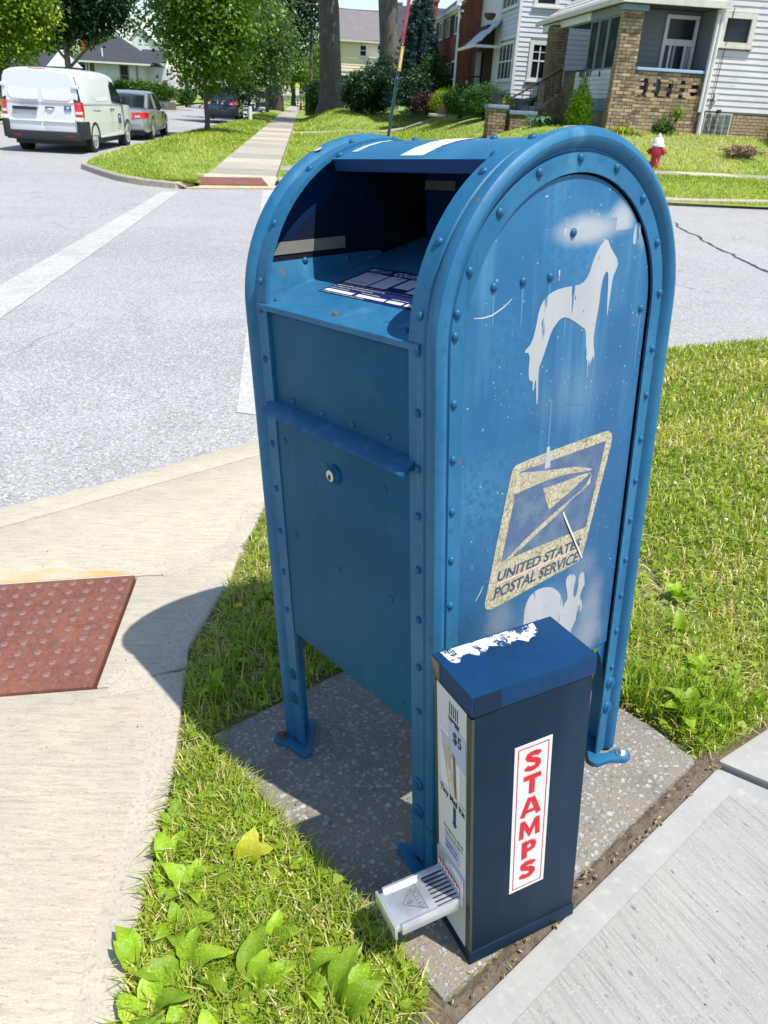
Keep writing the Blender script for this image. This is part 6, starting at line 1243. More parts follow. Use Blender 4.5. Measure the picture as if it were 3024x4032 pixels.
tree('street_tree', 66, -2.8, -.02, 8, (.2, 0, 4.6), (1.6, 1.8, 3.4), 'thin trunked street tree at the edge of the side street behind the pale one', L_pale, 900, 6, .24, .13, nb=22, seed=8, group=GT, spread=.25, low=-.85)
DB = [(-1.3, 0, 8.6, 2.6, 3, 1.9), (.8, 1, 9.2, 3.0, 3, 2.1), (1.9, 0, 7.6, 1.9, 2, 1.3), (-.9, 0, 6.7, 1.9, 2, 1.3), (-2.7, 0, 6.0, 1.4, 2, 1.2), (.5, 0, 6.2, 1.4, 2, 1.0), (2.3, 0, 6.4, 1.0, 1.4, .8), (0, 0, 11, 3.4, 3, 2), (-3, 0, 9.5, 2, 2, 1.6), (1.2, 0, 5.2, 1.0, 1.2, .6), (-1.2, 0, 5.1, 1.4, 1.4, .8)]
tree('shade_tree', 78, -2.3, -.02, 12, (0, 0, 8), (3, 3, 4), 'big dark shade tree arching over the far sidewalk', L_dark, 2400, 6, .34, .42, M_barkd, seed=11, blobs=DB, spread=.36)
tree('shade_tree', 84, -3.1, -.02, 12, (0, 0, 8), (3, 3, 3.4), 'dark trunked shade tree just left of the far sidewalk', L_dark, 1500, 6, .34, .42, M_barkd, seed=12, spread=.36, nb=20, low=-.3)
tree('distant_tree', 118, -1.4, 0, 9, (.4, 0, 4.6), (3.0, 3, 3.6), 'bright green distant tree at the end of the sidewalk', L_mid, 900, 6, .36, .3, M_barkd, seed=14, spread=.4, nb=18)
tree('distant_tree', 112, 3.0, 0, 9, (0, 0, 5.5), (2.6, 3, 4.4), 'yellowish distant tree left of the beige house', L_yel, 900, 6, .36, .3, M_barkd, seed=15, spread=.4, nb=18)
tree('distant_tree', 150, -9.5, 0, 12, (0, 0, 6.5), (6.5, 4, 5), 'distant tree filling the gap over the side street', L_mid, 1000, 6, .5, .4, M_barkd, seed=16, spread=.6, nb=22)
tree('distant_tree', 150, 1.0, 0, 12, (0, 0, 6), (5, 4, 4.4), 'dark distant tree behind the fence', L_dark, 800, 6, .5, .4, M_barkd, seed=17, spread=.6, nb=18)
# left: yellow-green tree at the picture corner, dark tree over the bungalow
def absb(u0, L, ry=1.0): return [(u-u0, 0+random.uniform(-.3, .3), z, r*1.08, r*ry, r*.8) for u, z, r in L]
LB = absb(-14.2, [(-13.8, 2.7, .9), (-12.9, 3.4, .85), (-12.1, 4.0, .7), (-13.6, 4.3, 1.3), (-12.4, 5.0, 1.0), (-14.8, 3.3, 1.2), (-11.7, 4.4, .5), (-13.3, 2.3, .55), (-11.9, 3.5, .4), (-14.2, 5.6, 1.6), (-12.9, 6.3, 1.4), (-15.5, 4.4, 1.5), (-12.7, 2.8, .4), (-12.6, 4.4, .8)])
tree('yellow_green_tree', 42, -14.2, -.05, 8, (0, 0, 5), (2, 2, 2), 'yellow green tree overhanging the top left corner', L_yel, 1900, 7, .21, .16, M_barkd, seed=21, blobs=LB, spread=.2, trunk_top=4.4)
KB = absb(-16.9, [(-17, 6.2, 1.6), (-15.5, 6.0, 1.5), (-14.6, 5.4, 1.0), (-16, 5.0, 1.0), (-13.6, 6.2, .9), (-12.9, 5.6, .45), (-12.35, 5.25, .3), (-14.3, 4.7, .45), (-18.5, 5.5, 1.6), (-13.4, 6.9, 1.2), (-16.5, 7.5, 2), (-12.3, 6.6, .35), (-12.8, 5.05, .22), (-15.4, 4.75, .7), (-17.4, 4.6, .9), (-19.5, 4.5, 1.4), (-13.2, 5.35, .35), (-20.5, 6, 2)])
tree('dark_tree', 65, -16.9, -.05, 10, (0, 0, 6), (3, 3, 3), 'large dark tree with a drooping branch in front of the bungalow roof', L_dark, 3000, 7, .30, .30, M_bark, seed=22, blobs=KB, spread=.24, trunk_top=6.0)
tree('backyard_tree', 105, -23.0, 0, 8, (0, 0, 4.8), (2.3, 2, 2.4), 'bright green tree rising behind the bungalow roof', L_mid, 800, 6, .32, .25, M_barkd, seed=23, spread=.35, nb=16)
tree('backyard_tree', 108, -29.5, 0, 8, (0, 0, 4.8), (3.2, 2, 2.2), 'sunlit backyard tree behind the left end of the dark roof', L_mid, 700, 6, .36, .25, M_barkd, seed=24, spread=.4, nb=16)
tree('backyard_tree', 118, -40, 0, 9, (0, 0, 5.5), (7, 4, 4.6), 'dark backyard tree at the far left behind the garage', L_dark, 900, 6, .5, .4, M_barkd, seed=25, spread=.6, nb=20)
# two great trunks on the lawn
def trunk_tree(t, u, path, radii, label, seed, blobs, leaf, n):
    z = float(zf(np.array(t), np.array(u))); root = empty('old_shade_tree', TUM @ Matrix.Translation((u, t, z)), label=label, cat='tree', group='old shade trees with thick trunks')
    b = MB(); P = [Vector(p) for p in path]; nseg = 20; vs = []
    for i, (p, r) in enumerate(zip(P, radii)):
        for k in range(nseg):
            a = 2*PI*k/nseg; f = 1+.07*math.sin(3*a+i*.4+seed)+.04*math.sin(7*a+seed*2)+(.28*max(0, math.sin(5*a+seed))**2 if i == 0 else (.14*max(0, math.sin(5*a+seed))**2 if i == 1 else 0))
            vs.append((p.x+r*f*math.cos(a), p.y+r*f*math.sin(a), p.z))
    b.add(vs, [(i*nseg+k, i*nseg+(k+1) % nseg, (i+1)*nseg+(k+1) % nseg, (i+1)*nseg+k) for i in range(len(P)-1) for k in range(nseg)])
    rs = random.Random(seed)
    for bl in blobs[:9]: e = Vector(bl[:3]); p = P[-1]; b.tube([p-Vector((0, 0, .3)), p.lerp(e, .5)+Vector((0, 0, .4)), e], [radii[-1]*.6, radii[-1]*.35, .06], 7)
    b.build('trunk', M_bark, root, sharp=70); Q, v = sprays(blobs, n, 6, .32); leaf_cloud('crown', Q, .3, leaf, root, .5, out=v); return root
CB = [(-1, 0, 10.5, 2.5, 2.5, 1.6), (1.5, .5, 11, 2.6, 2.5, 1.6), (0, -1.6, 11.4, 2.4, 2.2, 1.5), (-2.8, 0, 11.5, 2, 2, 1.4), (0, 1.8, 12, 2.6, 2.5, 1.6), (3, 0, 12, 2, 2, 1.3)]
trunk_tree(51.0, 1.62, [(0, 0, -.2), (-.02, 0, .35), (-.05, 0, 1.2), (-.12, 0, 3.0), (-.22, 0, 5.2), (-.5, 0, 6.8), (-.95, 0, 8.0)], [1.00, .76, .64, .58, .56, .57, .62], 'old grey trunk with a flared base beside the far sidewalk', 2, CB, L_dark, 900)
CB2 = [(-1, 0, 9.9, 2.0, 2.2, 1.5), (1.2, .5, 9.9, 1.9, 2.2, 1.2), (0, -1.6, 10.6, 2.2, 2.2, 1.4), (.9, 0, 8.2, .5, .5, .3), (-.35, 0, 8.0, .45, .4, .4), (1.5, 0, 8.6, .5, .5, .25), (-.7, 0, 7.4, .25, .3, .2), (0, 1.8, 11, 2.4, 2.4, 1.5)]
trunk_tree(47.5, 4.62, [(0, 0, -.2), (0, 0, .4), (0, 0, 1.5), (-.02, 0, 3.4), (-.18, 0, 5.2), (-.42, 0, 6.6), (-.62, 0, 7.6)], [.70, .58, .52, .50, .50, .52, .55], 'second old dark trunk standing behind the bushes in front of the beige house', 4, CB2, L_dark, 700)
# blue spruce: whorls of branches
sp = empty('blue_spruce', TUM @ Matrix.Translation((5.15, 39.0, .98)), label='blue green spruce beside the brick house', cat='tree')
b = MB(); b.tube([(0, 0, -.1), (0, 0, 5.4)], [.13, .015], 8); b.build('trunk', M_barkd, sp)
P = []; rs = random.Random(5)
for k in range(40):
    z = .35+5.0*(k/40)**.95; Rr = 1.55*(1-(z/5.55))**.85+.05; nb_ = 9 if Rr > .5 else 6
    for j in range(nb_):
        a = j*2*PI/nb_+k*.7+rs.gauss(0, .12); Lr = Rr*rs.uniform(.75, 1.12); m = int(150*Lr)+14; s = RNG.uniform(.15, 1, m)**.7; wv = RNG.normal(0, .11, m)*(1.15-s)*Lr+RNG.normal(0, .03, m)
        P.append(np.stack([math.cos(a)*s*Lr-math.sin(a)*wv, math.sin(a)*s*Lr+math.cos(a)*wv, z-.24*s*Lr+.18*(s**2)*Lr+RNG.normal(0, .025, m)], 1))
P = np.concatenate(P); leaf_cloud('crown', P, .10, L_spruce, sp, .1, .42, out=P)
b = MB(); b.tube([(0, 0, 5.3), (.02, 0, 5.75)], [.03, .01], 5); b.build('leader', L_spruce, sp)
def shrub(name, t, u, z, R, label, leaf, n, size, seed, nb=9, flat=1.0, group=None, cat='shrub', spread=.06, per=5, stem=True, droop=.1):
    rs = random.Random(seed); root = empty(name, TUM @ Matrix.Translation((u, t, z)), label=label, cat=cat, group=group)
    bl = [(0, 0, R[2]*.52, R[0]*.86, R[1]*.86, R[2]*.48)] + crown_blobs((0, 0, R[2]*.52), (R[0], R[1], R[2]*.5), nb, rs, (.3, .5), -1)
    P, v = sprays(bl, n, per, spread, .6); P = P[P[:, 2] > -.02]; v = v[:len(P)]; leaf_cloud('foliage', P, size, leaf, root, droop, .6)
    b = MB()
    for k in range(4): b.tube([(rs.gauss(0, R[0]*.06), rs.gauss(0, R[1]*.06), -.1), (rs.gauss(0, R[0]*.3), rs.gauss(0, R[1]*.3), R[2]*.7)], [.03, .008], 5)
    b.build('stem', M_barkd, root); return root
GB = 'shrubs in front of the houses'
ARB = [(0, 0, .10+z, r, r, .16) for z, r in ((0, .26), (.12, .31), (.25, .33), (.38, .31), (.5, .27), (.62, .23), (.74, .18), (.84, .13), (.94, .08), (1.02, .045))]+[(.16*math.cos(a), .16*math.sin(a), .62+.1*math.sin(a*3), .09, .09, .25) for a in (0, 1.3, 2.6, 3.9, 5.2)]
ar = empty('arborvitae', TUM @ Matrix.Translation((7.02, 20.4, .86)), label='pointed bright green arborvitae in front of the house numbers', cat='shrub', group=GB)
P, v = sprays(ARB, 2600, 5, .03, .7); leaf_cloud('foliage', P, .045, L_arb, ar, -.9, .5, out=v); b = MB(); b.tube([(0, 0, -.1), (0, 0, .9)], [.04, .01], 6); b.build('stem', M_barkd, ar)
shrub('boxwood', 28.2, 6.15, 1.0, (.80, .8, .98), 'large rounded boxwood below the white bay', L_box, 4200, .05, 32, group=GB)
shrub('boxwood', 30.2, 5.72, 1.0, (.62, .7, .92), 'dark rounded boxwood left of the large one', L_box, 3000, .05, 33, group=GB); shrub('lime_shrub', 31.5, 5.22, 1.02, (.40, .4, .72), 'lime yellow shrub at the end of the boxwood row', L_lime, 1400, .05, 34, group=GB)
shrub('gold_shrub', 27.2, 6.75, 1.0, (.38, .4, .6), 'golden shrub peeking past the potted pillar', L_lime, 350, .07, 35, group=GB)
shrub('laurel', 41.5, 3.35, .80, (1.15, 1.0, 1.95), 'tall dark laurel mass in front of the beige house', L_dark, 2600, .13, 36, nb=12, group=GB, spread=.1); shrub('laurel', 42.5, 2.6, .75, (.7, .8, 1.6), 'lower dark laurel beside the thick trunk', L_dark, 1200, .13, 37, group=GB, spread=.1); shrub('laurel', 43.5, 4.05, .85, (.55, .6, 2.6), 'narrow upright laurel rising above the dark mass', L_dark, 900, .12, 38, group=GB, spread=.1)
shrub('dark_bush', 36.3, 4.75, .98, (.95, .8, 1.5), 'dark bush at the foot of the spruce', L_dark, 1200, .11, 39, group=GB, spread=.09); shrub('green_bush', 37.3, 5.75, 1.0, (.8, .7, 2.3), 'mid green bush against the brick house wall', L_box, 1100, .11, 40, group=GB, spread=.09); shrub('purple_bush', 34.2, 5.0, 1.0, (.7, .5, .65), 'dark purple bush under the spruce', L_purple, 600, .08, 41, group=GB)
shrub('small_shrub', 27.0, 7.55, 1.0, (.35, .3, .62), 'spiky dark shrub at the white wall behind the porch steps', L_box, 300, .1, 42, group=GB); shrub('dark_bush', 56, 1.0, .25, (1.1, .9, 1.9), 'dark bush in front of the fence by the far sidewalk', L_hedge, 800, .16, 43, group=GB, spread=.14)
shrub('wall_vine', 19.75, 9.02, .86, (.24, .12, .38), 'brown and green weeds climbing the brick porch wall', L_hedge, 140, .07, 44, nb=4); shrub('wall_weed', 19.72, 9.32, 1.35, (.12, .08, .24), 'small green weed growing out of the porch bricks', L_arb, 60, .06, 45, nb=3); shrub('corner_bush', 19.4, 12.15, .85, (.42, .4, .6), 'dark bush at the right edge of the basement wall', L_box, 350, .08, 46)
def strappy(name, t, u, z, n, L, Wd, mat, label, seed, cat='plant'):
    root = empty(name, TUM @ Matrix.Translation((u, t, z)), label=label, cat=cat, group='plants in the house bed'); rs = random.Random(seed)
    for k in range(n):
        a = rs.uniform(0, 2*PI); l = L*rs.uniform(.6, 1.1); b = MB(); e = Vector((math.cos(a), math.sin(a), 0)); s = Vector((-math.sin(a), math.cos(a), 0))*Wd*rs.uniform(.7, 1.2)
        p = [Vector((0, 0, 0)), e*l*.3+Vector((0, 0, l*.55)), e*l*.62+Vector((0, 0, l*.62)), e*l*.95+Vector((0, 0, l*.36))]; ws = (.25, 1, .8, .05); V = []
        for q, w_ in zip(p, ws): V += [q-s*w_, q+s*w_+Vector((0, 0, 0))]
        b.add(V, [(2*i, 2*i+1, 2*i+3, 2*i+2) for i in range(3)]); b.build('leaf', mat, root, sharp=60)
strappy('hosta', 21.4, 6.35, .86, 34, .50, .10, L_hosta, 'blue green hosta by the porch steps', 1); strappy('hosta', 20.9, 6.85, .84, 18, .34, .07, L_hosta, 'smaller hosta beside the arborvitae', 2); strappy('daylily', 19.7, 7.95, .82, 26, .42, .03, L_lime, 'light green strappy daylily at the porch corner', 3); strappy('daylily', 19.6, 8.25, .84, 16, .30, .03, L_mid, 'low strappy plant right of the daylily', 4)
shrub('bed_shrub', 21.2, 6.7, .86, (.8, .3, .35), 'dark low planting along the porch bed', L_hedge, 450, .06, 47)
hd = shrub('hedge', 68, -12.6, .15, (2.75, .9, 1.42), 'long clipped hedge in front of the bungalow', L_hedge, 4200, .15, 48, nb=30, cat='hedge', spread=.12); shrub('round_bush', 70, -9.35, .1, (.6, .6, 1.15), 'rounded dark bush at the end of the bungalow hedge', L_box, 700, .14, 49, spread=.1)
bx('retaining_wall', pm('old_stone', (.18, .15, .11), .95, var=[(8, .4, .7, (.1, .085, .07))], bump=[(20, .6, .03)]), None, 0, 1, 0, 1, 0, 1)
rw_ = bpy.data.objects['retaining_wall']; rw_.matrix_world = TUM @ Matrix.Translation((-11.9, 63.5, -.1)) @ Matrix.Diagonal((2.6, .4, .5, 1)); tag(rw_, 'low dark stone wall edging the yard below the hedge', 'wall')
# fence by the far walk
M_fence = pm('weathered_fence', (.13, .125, .12), .9, var=[(6, .4, .7, (.09, .085, .08), (1, 1, .2))], rand=(0, .2))
fe = empty('board_fence', TUM @ Matrix.Translation((0, 57, .15)), label='weathered grey board fence behind the thick trunk', cat='fence')
for k in range(34): bx('board', M_fence, fe, .12+k*.15, .12+k*.15+.14, 0, .025, 0, 1.75+.02*random.random())
for k in range(4): bx('post', M_fence, fe, .1+k*1.7, .2+k*1.7, .03, .13, 0, 1.85)
for z in (.4, 1.4): bx('rail', M_fence, fe, .12, 5.2, .025, .07, z, z+.08)

# ------------------------------------------------------------------ street furniture
hy = empty('fire_hydrant', Matrix.Translation(Vector(((-10.60, 16.885, .13)))) @ Matrix.Rotation(math.radians(30), 4, 'Z'), label='red fire hydrant with a white bonnet on the lawn across the street', cat='fire hydrant')
M_hred = pm('hydrant_red', (.42, .012, .025), .4, var=[(12, .5, .75, (.30, .01, .018))], coat=.2); M_hwh = pm('hydrant_white', (.66, .66, .66), .45, var=[(15, .55, .75, (.5, .48, .45))])
b = MB(); b.lathe([(.17, 0), (.17, .03), (.12, .04), (.105, .06), (.10, .36), (.115, .40), (.125, .42), (.13, .56), (.13, .60)], 20); b.build('barrel', M_hred, hy, sharp=40)
b = MB(); b.lathe([(.165, .60), (.168, .625), (.165, .645), (.135, .65), (.122, .70), (.10, .755), (.07, .79), (.055, .80), (.052, .845), (.035, .85), (.03, .88), (.005, .885)], 20); b.build('bonnet', M_hwh, hy, sharp=40)
for d, r, L_ in (((0, -1, .0), .075, .20), ((1, 0, 0), .055, .22), ((-1, 0, 0), .055, .22)):
    b = MB(); b.lathe([(r*.9, .08), (r*.9, L_*.62), (r*1.25, L_*.63), (r*1.3, L_*.82), (r*.9, L_*.88), (r*.4, L_*.9), (r*.38, L_*1.05), (.004, L_*1.06)], 14, T=Matrix.Translation((0, 0, .49)) @ rot_to(d)); b.build('nozzle', M_hred, hy, sharp=40)
b = MB(); b.tube([(.13, -.02, .46), (.17, -.06, .32), (.10, -.10, .22), (.03, -.13, .34)], .008, 5); b.build('chain', M_chrome, hy)
# leaning sign post
pz = Matrix.Translation(tu(14.9, 1.50, -.1)) @ TUM @ Matrix.Rotation(math.radians(6.6), 4, 'Y')
po = empty('sign_post', pz, label='leaning dark green metal sign post with a red strip and a yellow tag', cat='sign post')
M_post = pm('green_post', (.03, .075, .065), .45, metal=.3, var=[(8, .5, .75, (.07, .10, .085))]); b = MB()
b.prism([(-.03, .0), (-.03, .006), (-.012, .006), (-.012, .028), (.012, .028), (.012, .006), (.03, .006), (.03, 0), (.006, 0), (.006, .022), (-.006, .022), (-.006, 0)], 0, 3.9); b.build('post', M_post, po)
bx('red_strip', pm('reflective_red', (.25, .02, .04), .4, var=[(3, .4, .6, (.3, .08, .1))]), po, -.026, .034, -.012, -.002, 2.42, 3.9); bx('yellow_tag', pm('yellow_tag', (.62, .36, .02), .5), po, -.012, .046, -.014, -.002, 1.98, 2.38); bx('tag_panel', M_trimy, po, .006, .028, -.017, -.0135, 2.03, 2.33); bx('bolt', M_bolt, po, -.006, .016, -.02, -.003, 2.395, 2.42); bx('bolt', M_bolt, po, -.002, .014, -.02, -.003, 1.86, 1.88)
# brick pillars with pots at the porch walk
for k, (u, t, h, lab) in enumerate(((5.27, 22.3, .52, 'short brick pillar holding a dark flower pot, nearer the lawn'), (5.98, 22.4, .40, 'low capped brick pillar with a wide pot beside the porch steps'))):
    z = .80; pr = empty('brick_pillar', TUM @ Matrix.Translation((u, t, z)), label=lab, cat='pillar', group='brick pillars at the porch walk')
    w2 = .24 if k == 0 else .34; bx('core', M_mortar, pr, -w2+.02, w2-.02, -w2+.02, w2-.02, -.2, h)
    bricks(pr, M_tandk, -w2, 'y', -w2, w2, -.2, h, key='pil%d' % k); bricks(pr, M_tandk, -w2, 'x', -w2, w2, -.2, h, key='pil%d' % k)
    bx('cap', M_blgrey, pr, -w2-.05, w2+.05, -w2-.05, w2+.05, h, h+.10, bevel=.012)
    pot = empty('flower_pot', TUM @ Matrix.Translation((u, t, z+h+.10)), label=('dark plastic flower pot on the short brick pillar' if k == 0 else 'wide dark flower pot on the low capped pillar'), cat='flower pot', group='flower pots on the pillars')
    b = MB(); s = 1 if k == 0 else 1.15; b.lathe([(.14*s, 0), (.185*s, .24), (.205*s, .245), (.21*s, .30), (.19*s, .30), (.17*s, .26)], 18); b.build('pot', pm('dark_pot', (.035, .045, .06), .5) if k == 0 else MATS['dark_pot'], pot, sharp=40); b = MB(); b.lathe([(.172*s, .255), (.001, .265)], 14); b.build('potting_soil', M_soil, pot)
# far sign, cone and poles
sg2 = empty('school_sign', TUM @ Matrix.Translation((-.75, 100, -.05)), label='fluorescent yellow crossing sign far down the sidewalk', cat='road sign')
M_fl = pm('fluorescent_yellow', (.62, .75, .02), .5); b = MB(); b.prism([(-.27, 0), (.27, 0), (.27, .26), (0, .5), (-.27, .26)], -.01, .01, T=Matrix.Rotation(PI/2, 4, 'X')); b.build('sign_plate', M_fl, sg2, T=Matrix.Translation((0, 0, 2.1))); bx('sign_post', M_post, sg2, -.03, .03, 0, .05, 0, 2.5); bx('lower_plate', M_trim, sg2, -.21, .21, -.02, 0, 1.3, 2.05)
cn = empty('traffic_cone', TUM @ Matrix.Translation((-.35, 92, -.05)), label='small orange traffic cone far down the sidewalk', cat='traffic cone'); M_or = pm('cone_orange', (.75, .12, .03), .5)
b = MB(); b.lathe([(.16, .03), (.035, .8), (.02, .8)], 12); b.build('cone', M_or, cn); bx('cone_base', M_or, cn, -.22, .22, -.22, .22, 0, .035)
up1 = empty('utility_pole', TUM @ Matrix.Translation((.62, 78, .1)), label='slim grey utility pole left of the thick trunk', cat='utility pole'); b = MB(); b.tube([(0, 0, 0), (0, 0, 9)], [.16, .12], 10); b.build('pole', M_bark, up1); bx('crossarm', M_bark, up1, -1.0, 1.0, -.06, .06, 8.3, 8.42)
tg = empty('tree_guard', TUM @ Matrix.Translation((-2.78, 44.5, -.04)), label='pale trunk guard at the foot of the second street tree', cat='tree guard'); b = MB(); b.lathe([(.10, 0), (.095, .75), (.08, .75)], 10); b.build('sleeve', M_trim, tg)
for (p0, p1, lab) in ((tu(62, -.9, 7.0), tu(62, 9.5, 7.0), 'thin overhead wire crossing in front of the beige roof'), (tu(70, -24, 7.6), tu(70, -10, 7.4), 'thin overhead wire above the bungalow')):
    b = MB(); b.tube([p0.lerp(p1, s)-Vector((0, 0, 1.2*s*(1-s))) for s in np.linspace(0, 1, 9)], .022, 5); tag(b.build('overhead_wire', M_iron), lab, 'wire', 'overhead wires')
ss_ = empty('stone_step', TUM @ Matrix.Translation((4.9, 30.5, .92)), label='pale flat stones at the foot of the lime shrub', cat='stepping stone'); M_st = pm('pale_stone', (.45, .40, .34), .9)
b = MB(); b.prism(smoothpoly([(-.35, -.2), (.3, -.25), (.42, .1), (.1, .3), (-.3, .2)], 2), 0, .10); b.build('stone', M_st, ss_, bevel=.02); b = MB(); b.prism(smoothpoly([(.0, -.1), (.45, -.1), (.4, .3), (.05, .25)], 2), .10, .34); b.build('stone', pm('brown_stone', (.2, .13, .09), .9), ss_, bevel=.03)
# dead stump roots on the lawn by the house
b = MB(); rs = random.Random(6)
for k in range(26): a = rs.uniform(0, PI); b.tube([(rs.uniform(-.4, .4), rs.uniform(-.1, .1), 0), (rs.uniform(-.5, .5), rs.uniform(-.15, .15), rs.uniform(.05, .25)), (rs.uniform(-.7, .7), rs.uniform(-.3, .1), rs.uniform(0, .12))], [.03, .02, .006], 5)
o = b.build('dead_roots', pm('dead_wood', (.16, .10, .06), .95, var=[(14, .4, .7, (.3, .22, .14))])); o.matrix_world = TUM @ Matrix.Translation((10.75, 18.75, .62)); tag(o, 'heap of dead roots and brush on the dry lawn', 'brush pile')

# ------------------------------------------------------------------ vehicles
M_vwhite = pm('white_car_paint', (.70, .72, .73), .25, coat=.6); M_silver = pm('silver_car_paint', (.38, .41, .42), .28, metal=.55, coat=.6); M_suvblue = pm('blue_car_paint', (.012, .035, .12), .25, metal=.3, coat=.8)
M_plas = pm('black_plastic', (.018, .02, .023), .6); M_tyre = pm('tyre_rubber', (.014, .014, .015), .85); M_rim = pm('wheel_rim', (.50, .50, .48), .45, metal=.2, var=[(30, .45, .7, (.2, .2, .2))])
M_carglass = pm('car_glass', (.010, .016, .02), .05, spec=1.0, coat=.5); M_tail = pm('tail_light_red', (.55, .008, .01), .2, coat=.8); M_tailw = pm('reverse_light', (.7, .62, .6), .2, coat=.6); M_seam = pm('door_gap', (.10, .11, .12), .7); M_stripe2 = pm('pale_red_stripe', (.55, .40, .42), .4); M_decal = pm('blue_decal', (.02, .07, .30), .4); M_num = pm('grey_blue_number', (.25, .31, .42), .5)
def wheel(parent, x, y, r, w, side):
    T = Matrix.Translation((x, y, r)) @ Matrix.Rotation(side*PI/2, 4, 'Y')
    b = MB(); b.lathe([(r*.62, -w/2), (r*.93, -w/2), (r, -w*.36), (r, w*.36), (r*.93, w/2), (r*.62, w/2)], 28, T=T); wh = b.build('wheel', M_tyre, parent, sharp=35)
    b = MB(); b.lathe([(r*.64, w*.49), (r*.63, w*.56), (r*.56, w*.56), (r*.5, w*.505), (r*.22, w*.53), (r*.2, w*.57), (.01, w*.575)], 20, T=T); b.build('rim', M_rim, wh, sharp=35)
    for k in range(5):
        a = k*2*PI/5; c = T @ Vector((r*.37*math.cos(a), r*.37*math.sin(a), w*.518)); b = MB(); b.lathe([(r*.085, -.002), (r*.08, .005)], 8, T=Matrix.Translation(c) @ Matrix.Rotation(side*PI/2, 4, 'Y')); b.build('rim_hole', M_plas, wh)
    return wh
def loft(stations, n=None):
    """stations: list of (y, [(x,z)...]) half profiles from bottom centre to top centre; mirrored to a closed tube along y"""
    b = MB(); rings = []
    for y, hp in stations:
        ring = [(x, y, z) for x, z in hp] + [(-x, y, z) for x, z in hp[::-1] if x > 1e-4]; rings.append(ring)
    m = len(rings[0]); V = [p for r in rings for p in r]; k = len(rings)
    F = [(i*m+j, i*m+(j+1) % m, (i+1)*m+(j+1) % m, (i+1)*m+j) for i in range(k-1) for j in range(m)]
    F += [tuple(range(m-1, -1, -1)), tuple((k-1)*m+j for j in range(m))]; b.add(V, F); return b
